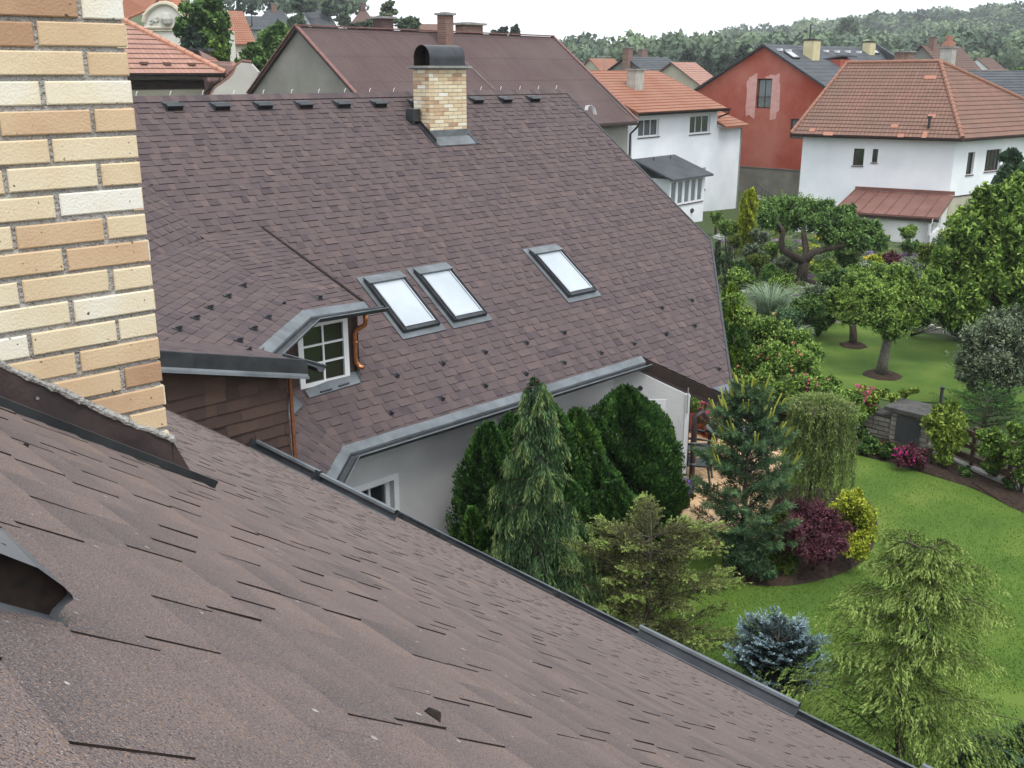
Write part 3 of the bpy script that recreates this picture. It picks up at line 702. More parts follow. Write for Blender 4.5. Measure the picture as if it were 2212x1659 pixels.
# chimney beside the viewer
gc = az(AZN); r = ray(284, 190)*2.9; kk = -az(AZN-90)
fr_ = plp(362, 930, -n2, float(-n2@r))
c0 = A3([r[0], r[1], 0.]) - n1*1.0; B_, MM = MB(), MB()
brick_box(B_, MM, c0, n1, n2, 1.0, .5, -1.65, .75, seed=9, ch=.0035, bh=.0625, j=.0135, jit=.002)
ch = B_.build('chimney', M['brick'], house, label='big yellow brick chimney close to the viewer at the left'); MM.build('mortar', M['mortar'], ch)
O_ = -n2
def CF(x, y, off=0.): return plp(x, y, -n2, float(-n2@r)+off)
mb = MB()
def along(xa, ya, up_, offv):      # points on the chimney face line
    return None
pts_top = [CF(-60, 760, .012), CF(0, 790, .012), CF(110, 838, .012), CF(200, 880, .012), CF(300, 925, .012), CF(372, 950, .012)]
pts_bot = [CF(-60, 850, .016), CF(0, 880, .016), CF(110, 925, .016), CF(200, 962, .016), CF(300, 1000, .016), CF(378, 1030, .016)]
for i in range(5):
    w_ = .004*math.sin(i*2.1)
    mb.face([pts_top[i]+O_*w_, pts_bot[i], pts_bot[i+1], pts_top[i+1]+O_*(.004*math.sin(i*2.1+2.1))], 0)
e_ = pts_bot[-1]; t_ = pts_top[-1]; wr_ = e_ + n1*.10 + Z*-.07 + n2*.02
mb.face([t_, e_, e_+sN*.10, ], 0); mb.face([t_, e_+sN*.10, t_+n2*.30-Z*.03, t_+n2*.3], 0)
for i in range(5):
    a_, b_ = pts_bot[i], pts_bot[i+1]; mb.prism([a_, b_, b_+O_*.05+nN*.012, a_+O_*.05+nN*.012], -nN*.014, 1)
a_ = pts_bot[-1]+nN*.012; b_ = a_+sN*.24; mb.prism([a_, b_, b_+O_*.05+nN*.012, a_+O_*.05+nN*.012], -nN*.014, 1)
a_ = plp(-40, 868, *PN); b_ = plp(463, 1057, *PN); mb.box(a_+nN*.004, b_-a_, n2*.012, nN*.024, 1); mb.box(a_+nN*.004+n2*.012, b_-a_, n2*.05, nN*.008, 1)
mb.build('flashing', [M['brown_metal'], M['dark_metal']], ch)
mb = MB(); rnd = random.Random(2)      # rough mortar fillet above the flashing
pth = []; rad = []
for i in range(40):
    f = i/39*5; k_ = min(4, int(f)); g_ = f-k_; p = pts_top[k_]*(1-g_)+pts_top[k_+1]*g_; pth.append(p+Z*(.004+rnd.uniform(-.003, .003))); rad.append(.010+rnd.uniform(-.003, .004))
mb.tube(pth, rad, 7); p = pts_top[-1]; mb.tube([p, p+n2*.06-Z*.0+n1*.012], [.012, .008], 6); mb.build('mortar_fillet', M['mortar'], ch)
for (x, y) in ((80, 858), (378, 955), (318, 1008), (180, 868)): p = CF(x, y+2, .017); mb = MB(); mb.tube([p, p+O_*.005], .005, 8); mb.build('screw', M['steel'], ch)

# ---------------------------------------------------------------- small roof fittings
def vent(x, y):
    p = plp(x, y+7, *PF); U, V = d1, -sF; O = p - U*.15; mb = MB()
    mb.box(O-U*.02-V*.02+nF*.004, U*.34, V*.26, nF*.012, 1)
    h = .10; q = [O, O+U*.30, O+U*.30+V*.22, O+V*.22]
    mb.hexa([q[0], q[1], q[2], q[3], q[0]+nF*h+V*.015, q[1]+nF*h+V*.015, q[2]+nF*.03, q[3]+nF*.03], 1)
    mb.box(O+U*.02-V*.006+nF*.015, U*.26, V*.01, nF*(h-.035), 0)
    mb.box(O-U*.01-V*.02+nF*h, U*.32, V*.10, nF*.012, 1)
    mb.build('roof_vent', [M['bitumen'], M['dark_metal']], house)
for x, y in ((378, 232), (480, 232), (573, 230), (661, 228), (743, 226.5), (822, 225), (903, 223), (1033, 217), (1095, 215.5), (1156, 213.5)): vent(x, y)
def guard(p, U, V, N, s=1.0):     # snow guard: a small bent plate
    O = p; mb = MB(); s = s*.88
    mb.box(O-U*.035*s-V*.02, U*.07*s, V*.12*s, N*.012, 0)
    mb.prism([O-U*.035*s+N*.004, O+U*.035*s+N*.004, O+U*.028*s+N*.075*s, O-U*.028*s+N*.075*s], -V*.008, 0)
    mb.prism([O+N*.07*s, O+V*.085*s+N*.01, O+N*.01], U*.01, 0)
    mb.build('snow_guard', M['dark_metal'], house)
for x, y in ((1430, 665), (1495, 649), (1370, 743), (1439, 722), (1501, 704), (1299, 763), (1219, 784), (1137, 808), (1049, 834), (956, 862), (845, 893), (1553, 797), (1219, 719), (1138, 741), (1049, 761), (957, 786), (858, 812), (1297, 700)):
    if (x, y) == (1297, 700): continue
    guard(plp(x, y+3, *PF)+nF*.008, d1, -sF, nF)
for x, y in ((457, 667), (496, 642), (529, 619), (427, 689), (389, 713), (583, 688), (553, 712), (521, 738)):
    guard(plp(x, y+2, *P2)+P2[0]*.008, dC, -s2v, P2[0])
guard(plp(692, 648, *P3)+P3[0]*.008, d1, -s3v, P3[0]); guard(plp(613, 662, *P3)+P3[0]*.008, d1, -s3v, P3[0]); guard(plp(539, 762, *P1)+P1[0]*.008, n2, -s1v, P1[0])

for (x, y, s_) in ((930, 1556, .0075), (52, 966, .005), (925, 1549, .006)):
    p = plp(x, y+3, *PN)+nN*.004; mb = MB(); mb.tube([p-n2*s_*1.6, p-n2*s_*.6+nN*s_*.7, p+n2*s_*.6+nN*s_*.6, p+n2*s_*1.6], [s_*.4, s_, s_*.9, s_*.3], 7); mb.build('moss_clump', M['bitumen'], roofN)
guard(N_(on_eave(1722, 1600), ZE)-sN*.12+nN*.006, -n2, -sN, nN, .8)
p = F_(17.9, 16.0); 
# antenna-like white bracket at the far verge
mb = MB(); p = plp(1268, 240, *PF)+Z*.02; q_ = [p+d1*.02, p+Z*.10+d1*.05, p+Z*.11+d1*.11-d2*.05, p+Z*.04+d1*.15-d2*.12, p-Z*.10+d1*.16-d2*.17]
for a_, b_ in zip(q_[:-1], q_[1:]): mb.prism([a_, b_, b_+d2*.10, a_+d2*.10], d1*.006)
mb.tube(q_, .006, 5); mb.build('verge_hook', M['plaster_trim'], house)
# low rounded vent cap lying along the near slope, its dark end towards the viewer
pR = plp(112, 1353, *PN); kx = .145; mb = MB()
prof = [(.0, 0), (-.0005, .010), (-.002, .019), (-.003, .027), (.0, .0305), (.012, .036), (.04, .045), (.09, .049), (.14, .046), (.16, .030), (.165, 0)]
rows = []
for i in range(9):
    f = i/8; rows.append([pR - sN*a_*(1-.02*f) + n2*(.42*f+(.0 if i else -.0)) + nN*(.002+b*(1 if i else .97)) - n2*(.006 if (i == 0 and .02 < b) else 0) for a_, b in prof])
for i in range(8):
    for j in range(len(prof)-1): mb.face([rows[i][j], rows[i][j+1], rows[i+1][j+1], rows[i+1][j]], 0)
mb.face([p+n2*.014-nN*.001 for p in rows[0]], 1); mb.box(pR+sN*.012-n2*.002+nN*.001, n2*.42, -sN*.2, nN*.004, 0)
hd_ = mb.build('vent_hood', [mat('hood', (.085, .095, .105), (.12, .13, .145), scale=9, rough=.4, spec=.5), M['bitumen']], house, smooth=True)
mb = MB(); rnd = random.Random(3)
for i in range(26):
    a_ = rnd.uniform(.02, .14); f = rnd.uniform(.02, .38); p = pR-sN*a_+n2*f+nN*.0475; mb.prism([p, p+n2*.002-sN*.006, p+n2*.004-sN*.001], nN*.0008, 0)
mb.build('specks', M['bitumen'], hd_)
# ---------------------------------------------------------------- terrain: one sheet to the horizon
def sm(a, b, x): t = np.clip((x-a)/(b-a), 0, 1); return t*t*(3-2*t)
def ridge_px(px): return np.interp(px, [-600, 0, 500, 800, 1150, 1230, 1400, 1500, 1600, 1700, 1800, 1900, 2000, 2212, 2700], [40, 38, 46, 76, 128, 134, 130, 124, 112, 103, 95, 88, 83, 75, 66])
def hgt(x, y):
    x = np.asarray(x, float); y = np.asarray(y, float)
    r = np.hypot(x, y); a = np.arctan2(x, y); front = np.cos(a) > .2
    px = CX + FP/math.cos(TH)*np.tan(np.clip(a, -1.2, 1.2))
    left = sm(1350, 950, px); el = (155-ridge_px(px))/2285.
    zl = -8 + (el*300+8)*sm(80, 310, r)
    zr = -8 + 4.5*sm(90, 260, r) + (el*760 + 8 - 4.5 - 6)*sm(330, 760, r)
    z = zl*left + zr*(1-left)
    z = np.where(front, z, -8 - 0*r)
    z = z - .7*sm(38, 52, y)*sm(8, 18, x)*(1-sm(60, 90, r))
    return z
mb = MB(); rr_ = [0, 8, 16, 24, 32, 38, 42, 46, 50, 55, 60, 68, 78, 90, 110, 135, 165, 200, 240, 280, 320, 370, 430, 500, 580, 680, 780, 950, 1450]
azs = list(np.radians(np.concatenate([np.arange(-60, 60, 1.5), np.arange(60, 300, 8)])))
for r in rr_:
    for a in azs:
        x, y = r*math.sin(a), r*math.cos(a); mb.v.append((x, y, float(hgt(x, y)))); mb.t.append(.5)
na = len(azs)
for i in range(len(rr_)-1):
    for j in range(na): j2 = (j+1) % na; mb.f.append((i*na+j2, i*na+j, (i+1)*na+j, (i+1)*na+j2)); mb.m.append(0)
M['grass_far'] = mat('grass_far', (.035, .06, .018), (.065, .09, .03), scale=.05, detail=8, rough=1)
M['lawn'] = tintmat('lawn', [(0, (.046, .098, .014)), (.5, (.080, .142, .020)), (1, (.145, .195, .036))], noise=.75, nscale=.9, rough=.95, bump=1.2, bscale=55, speck=[(28, .70, (.13, .19, .035)), (45, .68, (.035, .085, .01))])
struct('ground', mb, M['grass_far'])
def sheet(name, pts, z, m, **k):
    mb = MB(); P = [A3([p[0], p[1], z]) for p in pts]
    ar = sum(P[i][0]*P[(i+1) % len(P)][1]-P[(i+1) % len(P)][0]*P[i][1] for i in range(len(P)))
    mb.face(P if ar > 0 else P[::-1]); return struct(name, mb, m, **k)
def gp_(x, y, z=GZ): return pz(x, y, z)
def sp_(pts, n=6):   # smooth closed outline
    P = [A3(p[:2]) for p in pts]; o = []
    for i in range(len(P)):
        a, b, c, d = P[i-1], P[i], P[(i+1) % len(P)], P[(i+2) % len(P)]
        for k in range(n):
            t = k/n; o.append(.5*((2*b)+(-a+c)*t+(2*a-5*b+4*c-d)*t*t+(-a+3*b-3*c+d)*t**3))
    return o
lawn1 = [(3.2, 17.3, 0), (.6, 14.9, 0), (1.6, 9.5, 0), (4.5, 5.5, 0), (8, 3, 0), (14, 3, 0), (16, 12, 0), gp_(2330, 1165), gp_(2200, 1100), gp_(2090, 1052), gp_(1990, 1022), gp_(1905, 998), gp_(1830, 978), gp_(1750, 1000), (3.6, 17.4, 0)]
sheet('lawn', [p[:2] for p in lawn1], GZ+.012, M['lawn'])
lawn2 = sp_([gp_(1735, 705), gp_(1860, 700), gp_(1990, 722), (15.2, 27.2, 0), (15.5, 23.0, 0), gp_(2110, 880), gp_(2010, 870), gp_(1930, 868), gp_(1850, 850), gp_(1770, 815), gp_(1700, 760)])
sheet('upper_lawn', lawn2, GZ+.02, M['lawn'])
lawn3 = sp_([gp_(1700, 610), gp_(1720, 590), gp_(1850, 570), gp_(2000, 560), gp_(2060, 600), gp_(1990, 640), gp_(1850, 630), gp_(1740, 640)])
sheet('back_lawn', lawn3, GZ+.016, M['lawn'])
bed = sp_([gp_(1560, 1200), gp_(1600, 1258), gp_(1680, 1268), gp_(1760, 1258), gp_(1830, 1235), gp_(1880, 1195), gp_(1895, 1130), gp_(1870, 1080), gp_(1800, 1060), gp_(1700, 1050), gp_(1620, 1080)])
def mound(name, outl, z, h, m):     # raised bed of crumbly soil
    mb = MB(); c = sum(outl)/len(outl); k = 6; n = len(outl); rnd = random.Random(3)
    for i in range(k+1):
        f = i/k
        for p in outl:
            q = c+(p-c)*(1-f*.999); e = h*min(1, f*3.5) + (rnd.uniform(-.02, .02) if i else 0); mb.v.append((q[0], q[1], z+e)); mb.t.append(.5)
    for i in range(k):
        for j in range(n): j2 = (j+1) % n; mb.f.append((i*n+j, i*n+j2, (i+1)*n+j2, (i+1)*n+j)); mb.m.append(0)
    return struct(name, mb, m)
mound('island_bed', bed, GZ+.02, .07, M['soil'])
bb_ = [gp_(1835, 975), gp_(1930, 1000), gp_(2020, 1030), gp_(2110, 1060), gp_(2240, 1115)]
bt_ = [gp_(2260, 1030), gp_(2110, 985), gp_(2000, 955), gp_(1920, 945), gp_(1830, 930), gp_(1780, 925)]
mound('wall_bed', sp_([p for p in bb_+bt_], 4), GZ+.018, .05, M['soil'])
def ring_bed(x, y, r): c = gp_(x, y); mound('tree_ring', [A3([c[0]+r*math.cos(a)*random.uniform(.93, 1.07), c[1]+r*math.sin(a)*random.uniform(.93, 1.07)]) for a in np.linspace(0, 2*math.pi, 24, endpoint=False)], GZ+.022, .06, M['soil'])
random.seed(4); ring_bed(1906, 812, .52); ring_bed(1843, 748, .42); ring_bed(1729, 612, .9)
# rock-garden soil far beds, path
M['bed_green'] = mat('bed_green', (.035, .06, .018), (.10, .12, .05), scale=1.6, detail=10, rough=1, bump=1, bscale=20, speck=[(9, .66, (.20, .19, .15)), (5, .70, (.16, .10, .16))])
sheet('garden_bed', sp_([gp_(1560, 520), gp_(1700, 500), gp_(1900, 520), gp_(2100, 540), gp_(2200, 640), gp_(2080, 700), gp_(1900, 690), gp_(1740, 700), gp_(1640, 760), gp_(1590, 700)]), GZ+.008, M['bed_green'])
# terrace of sandy slabs
M['slab'] = None
m, n, b = newmat('terrace_slab'); l = n.links.new
uvn = n.nodes.new('ShaderNodeUVMap'); br = n.nodes.new('ShaderNodeTexBrick'); br.offset = .0
for k_, v_ in (('Scale', 1), ('Brick Width', .40), ('Row Height', .40), ('Mortar Size', .009), ('Mortar Smooth', .2), ('Bias', 0)): br.inputs[k_].default_value = v_
br.inputs['Color1'].default_value = (.62, .40, .22, 1); br.inputs['Color2'].default_value = (.70, .50, .31, 1); br.inputs['Mortar'].default_value = (.16, .10, .06, 1)
l(uvn.outputs[0], br.inputs['Vector']); tcn = n.nodes.new('ShaderNodeTexCoord'); nz = n.nodes.new('ShaderNodeTexNoise'); nz.inputs['Scale'].default_value = 2.2; l(tcn.outputs['Object'], nz.inputs['Vector'])
rr = n.nodes.new('ShaderNodeMapRange'); rr.inputs[1].default_value = .55; rr.inputs[2].default_value = .75; rr.inputs[4].default_value = .5; l(nz.outputs[0], rr.inputs[0])
mm = n.nodes.new('ShaderNodeMixRGB'); mm.inputs[2].default_value = (.42, .21, .09, 1); l(rr.outputs[0], mm.inputs[0]); l(br.outputs[0], mm.inputs[1]); l(mm.outputs[0], b.inputs['Base Color']); b.inputs['Roughness'].default_value = .75
M['slab'] = m
mb = MB(); tp = [A3([2.9, 22.3, TZ]), A3([5.3, 22.3, TZ]), pz(1690, 975, TZ), pz(1690, 1030, TZ), pz(1630, 1140, TZ), pz(1540, 1150, TZ), A3([2.9, 16.2, TZ]), A3([2.9, 22.6, TZ])][:-1]
mb.prism(tp, -Z*.3, 0); struct('terrace', mb, M['slab'], uv=(A3([3.3, 17, TZ]), az(68), az(-22)))

# ---------------------------------------------------------------- building helpers
def tiled(name, parent, poly, mats, expo=.34, step=.035, uvr=0, lip=.0, thick=.10, label=None):
    """roof plane laid in overlapping courses; poly = 3-D polygon, convex"""
    P = [A3(p, float) for p in poly]; n = nrm(np.cross(P[1]-P[0], P[2]-P[0])); n = n if n[2] > 0 else -n
    U = nrm(np.cross(Z, n)); V = nrm(np.cross(U, n)); V = V if V[2] < 0 else -V
    O = P[0]; q = [(float((p-O)@U), float((p-O)@V)) for p in P]
    ar = sum(q[i][0]*q[(i+1) % len(q)][1]-q[(i+1) % len(q)][0]*q[i][1] for i in range(len(q))); q = q if ar > 0 else q[::-1]
    v1 = max(b for a, b in q); v0 = min(b for a, b in q); u0 = min(a for a, b in q)-1; u1 = max(a for a, b in q)+1; mb = MB(); v = v1
    while v > v0:
        c = clip([(u0, v-expo), (u1, v-expo), (u1, v), (u0, v)], q)
        if len(c) > 2:
            pts = [O+U*a+V*b+n*(step*(b-(v-expo))/expo) for a, b in c]
            nn = np.cross(pts[1]-pts[0], pts[2]-pts[0]); 
            if nn@n < 0: pts = pts[::-1]; c = c[::-1]
            mb.face(pts, 0)
            for i in range(len(pts)):
                j = (i+1) % len(pts)
                if abs(c[i][1]-v) < 1e-6 and abs(c[j][1]-v) < 1e-6: mb.face([pts[j], pts[i], pts[i]-n*(step+.005), pts[j]-n*(step+.005)], 1)  # riser faces in the darker material, painting in shade under each course
        v -= expo
    mb.prism([p-n*.005 for p in P], -Z*thick, 1)
    return mb.build(name, mats, parent, uv=(O, U, V), label=label)
def panel(mb, O, U, wd, z0, z1, N, holes=(), dep=.14, tops=None):
    """wall rectangle with openings and reveals; holes (u, z, w, h) measured from O and absolute heights"""
    O = A3([O[0], O[1], 0.]); us = sorted({0, wd, *[h[0] for h in holes], *[h[0]+h[2] for h in holes]}); zs = sorted({z0, z1, *[h[1] for h in holes], *[h[1]+h[3] for h in holes]})
    for i in range(len(us)-1):
        for j in range(len(zs)-1):
            uc, zc = (us[i]+us[i+1])/2, (zs[j]+zs[j+1])/2
            if any(h[0] < uc < h[0]+h[2] and h[1] < zc < h[1]+h[3] for h in holes): continue
            a, b = O+U*us[i], O+U*us[i+1]; p = [a+Z*zs[j], b+Z*zs[j], b+Z*zs[j+1], a+Z*zs[j+1]]
            if np.cross(p[1]-p[0], p[2]-p[0])@N < 0: p = p[::-1]
            mb.face(p, 0)
    for (u, z, w_, h_) in holes:
        c = [O+U*u+Z*z, O+U*(u+w_)+Z*z, O+U*(u+w_)+Z*(z+h_), O+U*u+Z*(z+h_)]
        for i in range(4): j = (i+1) % 4; mb.face([c[i], c[j], c[j]-N*dep, c[i]-N*dep], 0)
def house_box(h, O, U, V, LU, LV, z0, z1, wm, wins={}, gables=None, frame='white_pvc', glass='glass', dep=.14):
    """walls of a house (one part) and its windows; gables: ridge height for gable triangles on faces 1 and 3"""
    O = A3([O[0], O[1], 0.]); mb = MB(); base = [(O, U, LU, -V), (O+U*LU, V, LV, U), (O+U*LU+V*LV, -U, LU, V), (O+V*LV, -V, LV, -U)]
    for i, (o, u, ln, N) in enumerate(base):
        panel(mb, o, u, ln, z0, z1, N, [w_[:4] for w_ in wins.get(i, [])], dep)
        if gables and i in (1, 3): mb.face([o+Z*z1, o+u*ln+Z*z1, o+u*ln/2+Z*gables], 0)
    wo = mb.build('wall', wm, h)
    for i, (o, u, ln, N) in enumerate(base):
        for w_ in wins.get(i, []):
            nx, ny = (w_[4], w_[5]) if len(w_) > 5 else (2, 1)
            f_ = S_frame.get(frame, M[frame] if frame in M else None)
            c = casement(h, o+u*w_[0]+Z*w_[1]-N*dep, u, Z, w_[2], w_[3], N, nx, ny, fr=min(.09, w_[2]*.12), gl=.06, glass=glass)
            if frame != 'white_pvc': c.data.materials[0] = M[frame]
            s = MB(); s.box(o+u*(w_[0]-.05)+Z*(w_[1]-.05)-N*.03, u*(w_[2]+.1), N*.09, Z*.045, 0); s.build('sill', M['wood_dark'], c)
    return wo
S_frame = {}
def stack(name, parent, c, u, v, wu, wv, z0, z1, m, cap='concrete', capo=.09, capt=.09, label=None):
    mb = MB(); c = A3([c[0], c[1], 0.]); mb.box(c-u*wu/2-v*wv/2+Z*z0, u*wu, v*wv, Z*(z1-z0), 0)
    o = mb.build(name, m, parent, label=label); m2 = MB(); m2.box(c-u*(wu/2+capo)-v*(wv/2+capo)+Z*z1, u*(wu+2*capo), v*(wv+2*capo), Z*capt, 0); m2.box(c-u*wu*.3-v*wv*.3+Z*(z1+capt), u*wu*.6, v*wv*.6, Z*.03, 1)
    m2.build('cap', [M[cap], M['bitumen']], o); return o
M['old_brick'] = None
def brickmat(name, c1, c2, cm, bw=.25, rh=.075, op='ADD'):
    m, n, b = newmat(name); l = n.links.new; tcn = n.nodes.new('ShaderNodeTexCoord'); mp = n.nodes.new('ShaderNodeMapping'); br = n.nodes.new('ShaderNodeTexBrick')
    # use (x+y, z) as wall coordinates
    sx = n.nodes.new('ShaderNodeSeparateXYZ'); l(tcn.outputs['Object'], sx.inputs[0]); ad = n.nodes.new('ShaderNodeMath'); ad.operation = op; l(sx.outputs[0], ad.inputs[0]); l(sx.outputs[1], ad.inputs[1])
    cx = n.nodes.new('ShaderNodeCombineXYZ'); l(ad.outputs[0], cx.inputs[0]); l(sx.outputs[2], cx.inputs[1]); l(cx.outputs[0], br.inputs['Vector'])
    for k_, v_ in (('Scale', 1), ('Brick Width', bw), ('Row Height', rh), ('Mortar Size', .012), ('Mortar Smooth', .3), ('Bias', 0)): br.inputs[k_].default_value = v_
    br.inputs['Color1'].default_value = (*c1, 1); br.inputs['Color2'].default_value = (*c2, 1); br.inputs['Mortar'].default_value = (*cm, 1)
    l(br.outputs[0], b.inputs['Base Color']); b.inputs['Roughness'].default_value = .95
    nz = n.nodes.new('ShaderNodeTexNoise'); nz.inputs['Scale'].default_value = 9; l(tcn.outputs['Object'], nz.inputs['Vector']); bp = n.nodes.new('ShaderNodeBump'); bp.inputs['Strength'].default_value = .6; bp.inputs['Distance'].default_value = .03; l(nz.outputs[0], bp.inputs['Height']); l(bp.outputs[0], b.inputs['Normal'])
    return m
M['old_brick'] = brickmat('old_brick', (.14, .06, .045), (.22, .11, .08), (.20, .18, .16)); M['dark_brick'] = brickmat('dark_brick', (.06, .03, .028), (.10, .05, .045), (.08, .07, .065))
M['stone_stack'] = mat('stone_stack', (.30, .29, .26), (.45, .44, .40), scale=3, detail=9, bump=.4, bscale=15); M['yellow_stack'] = mat('yellow_stack', (.50, .44, .26), (.60, .53, .33), scale=2)
T_ORANGE = [tilemat('tiles_orange', (.30, .152, .105), (.35, .18, .125), (.22, .08, .04), dirt=(.26, .10, .055)), M['old_brick']]
M['riser'] = mat('riser', (.06, .032, .024), (.10, .05, .038), scale=4); M['riser_pink'] = mat('riser_pink', (.12, .07, .058), (.18, .10, .08), scale=4)  # dark tone of the course risers is painted undercut shade
T_ORANGE[1] = mat('riser_orange', (.20, .075, .035), (.25, .095, .05), scale=3)  # same painted shade, below the orange courses
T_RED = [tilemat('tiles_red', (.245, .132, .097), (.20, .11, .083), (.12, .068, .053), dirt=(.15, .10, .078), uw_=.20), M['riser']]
T_PINK = [tilemat('tiles_pink', (.37, .20, .155), (.44, .25, .195), (.22, .13, .105), dirt=(.30, .18, .145)), M['riser_pink']]
T_CORR = [tilemat('corrugated', (.105, .068, .068), (.125, .08, .078), (.085, .056, .056), uw_=.13, vh=3.1, dirt=(.145, .105, .10), ripple=1.0, mortar=.012), mat('corr_edge', (.06, .04, .04), (.08, .05, .05))]
T_SLATE = [mat('slate', (.055, .062, .072), (.085, .092, .10), scale=1.1, detail=9, rough=.75, bump=.3, bscale=9), mat('slate_edge', (.04, .044, .05))]
AZB = 40.; bu, bv = az(AZB), az(AZB-90)            # street grid: along the street / away from the viewer to the left

# ---------------------------------------------------------------- long house behind with the brown corrugated roof
B = thing('corrugated_roof_house', 'long grey house with a brown corrugated roof behind the shingle roof', 'house', (-3, 47, GZ))
R0 = pz(638, 57, 1.7); R1b = pz(1194, 80, 1.7); bd = nrm(R1b-R0); bn = A3([bd[1], -bd[0], 0.]); hw = 5.3; hz = 4.0
fr0, fr1 = R0+bn*hw-Z*hz, R1b+bn*hw-Z*hz; bk0, bk1 = R0-bn*hw-Z*hz, R1b-bn*hw-Z*hz
tiled('roof', B, [R0, R1b, fr1, fr0], T_CORR, expo=1.6, step=.008); tiled('rear_roof', B, [R0, bk0, bk1, R1b], T_CORR, expo=1.6, step=.008)
mb = MB(); i0 = R0+bd*.15; o = A3([*(bk0+bn*.35+bd*.15)[:2], 0.]); house_box(B, o, bn, bd, 2*hw-.7, float(np.linalg.norm(R1b-R0))-.45, GZ-.3, R0[2]-hz+.20, M['grey_render'])
mb = MB()
for a_, b_ in ((R0, fr0), (R0, bk0), (R1b, fr1), (R1b, bk1)):
    mb.box(a_+Z*.03-bd*.05, b_-a_, bd*.16, Z*.05, 0)
mb.box(R0+Z*.03-bn*.12, R1b-R0, bn*.24, Z*.05, 0); mb.build('ridge_tiles', mat('pinkish', (.17, .085, .08), (.23, .12, .105), scale=6), B)
zt4 = R0[2]-hz+.18
mb = MB()
for e, sgn in ((.16, -1), (-.31, 1)):
    for nn_ in ((1, R0 if sgn < 0 else R1b),):
        p = nn_[1]+bd*e; mb = MB(); mb.face([p-Z*.12, p+bn*(hw-.35)-Z*(hz*.93-.1), p-bn*(hw-.35)-Z*(hz*.93-.1)], 0); mb.build('gable_wall', M['grey_render'], B)
mb = MB(); mb.sweep([(-.08, .02), (-.06, -.06), (0, -.09), (.06, -.06), (.08, .02)], [fr0-Z*.08+bn*.08, fr1-Z*.08+bn*.08], 0)
e_ = fr1-Z*.12+bn*.02; q_ = e_-bn*.42-Z*.5; mb.tube([e_, e_-Z*.12, q_, q_-Z*5], .055, 8); mb.build('gutter', M['brown_metal'], B)
def on_plane(px, py, pts): n = nrm(np.cross(pts[1]-pts[0], pts[2]-pts[0])); return plp(px, py, n, float(n@pts[0]))
pf = [R0, R1b, fr1]
c = R0+bd*float(along_px(R0, bd, 842)); stack('chimney', B, c-bn*.4, bd, bn, .62, .62, .5, pY(842, 40, c[1])[2], M['dark_brick'], label='small dark brick chimney nearest the left gable')
c = on_plane(963, 104, pf); stack('chimney', B, c, bd, bn, .50, .50, .4, pY(963, 33, c[1])[2], M['old_brick'], label='tall slim brick chimney on the corrugated roof')
c = R0+bd*float(along_px(R0, bd, 1024)); stack('chimney', B, c-bn*.3, bd, bn, 1.25, .6, .5, pY(1024, 54, c[1])[2], M['old_brick'], capo=.14, label='wide low brick chimney on the corrugated roof')
mb = MB(); a_ = on_plane(968, 106, pf)+Z*.1; b_ = on_plane(1078, 205, pf)+Z*.06; mb.tube([a_, (a_+b_)/2+Z*.05, b_], .014, 5); mb.build('lightning_wire', M['concrete'], B)

# ---------------------------------------------------------------- white house with orange roof in the middle
H = thing('white_house', 'white two-storey house with a flat orange tiled roof and glazed porch', 'house', (10, 60, GZ))
cR = pz(1590, 436, GZ); cR = A3([cR[0], cR[1], 0.]); tL = along_px(cR+Z*-3, -bu, 1366); o = cR-bu*tL; LZ = -2.08
def upx(px, z=-4): return float(tL-along_px(cR+Z*z, -bu, px))
zz = lambda px, py: float((lambda p: p[2])(plp(px, py, bv, float(bv@cR))))
def win(pxa, pxb, pya, pyb, nx=2, ny=1): a = upx(pxa); b = upx(pxb); xm = (pxa+pxb)/2; return (a, zz(xm, pyb), b-a, zz(xm, pya)-zz(xm, pyb), nx, ny)
tR = upx(1546)
house_box(H, o, bu, bv, tR, 8.5, -9.3, LZ-.05, M['white_wall'], {0: [win(1377, 1422, 256, 296, 3), win(1488, 1532, 248, 289, 3), win(1511, 1528, 362, 409, 1)]})
mb = MB(); panel(mb, o+bu*tR, bu, tL-tR, -9.3, LZ-1.15, -bv, [], .1); panel(mb, cR, bv, 8.3, -9.3, LZ-1.15, bu, [], .1); mb.build('low_wall', M['white_wall'], H)
g0 = o-bv*.55+Z*LZ-bu*.3; g1 = o+bu*(tR+.2)-bv*.55+Z*LZ; rdg = 2.15
tiled('roof', H, [g0, g1, g1+bv*5+Z*rdg, g0+bv*5+Z*rdg], T_ORANGE, expo=.36, step=.025)
tiled('rear_roof', H, [g0+bv*5+Z*rdg, g1+bv*5+Z*rdg, g1+bv*10, g0+bv*10], T_ORANGE, expo=.36, step=.025)
g2, g3 = g1+Z*(-.55)+bu*.0, o+bu*(tL+.35)-bv*.4+Z*(LZ-1.1); g2 = A3([*g1[:2], g3[2]])+bu*.01
tiled('lower_roof', H, [g2, g3, g3-bu*1.4+bv*4.2+Z*1.9, g2+bv*4.2+Z*1.9], T_ORANGE, expo=.36, step=.025)
mb = MB(); mb.box(g0-bv*.12-Z*.16, g1-g0, bv*.12, Z*.14, 0); mb.box(g1-Z*.2+bv*0, bv*9, bu*.05, -Z*.0+Z*.16, 0)
mb.sweep([(-.07, .02), (-.05, -.05), (.05, -.05), (.07, .02)], [g0-bv*.19-Z*.02, g1-bv*.19-Z*.02], 0); mb.tube([g1-bv*.15-Z*.08, g1-bv*.15-Z*.3-bu*.1, g1+bv*.45-Z*.55-bu*.25], .05, 6); mb.build('fascia_gutter', M['fascia'], H)
c = on_plane(1372, 190, [g0, g1, g1+bv*5+Z*rdg]); stack('chimney', H, c, bu, bv, .85, .6, c[2]-.6, zz(1372, 158)+.15, M['stone_stack'], label='pale rendered chimney on the orange roof')
mb = MB(); q = cR+bu*.02
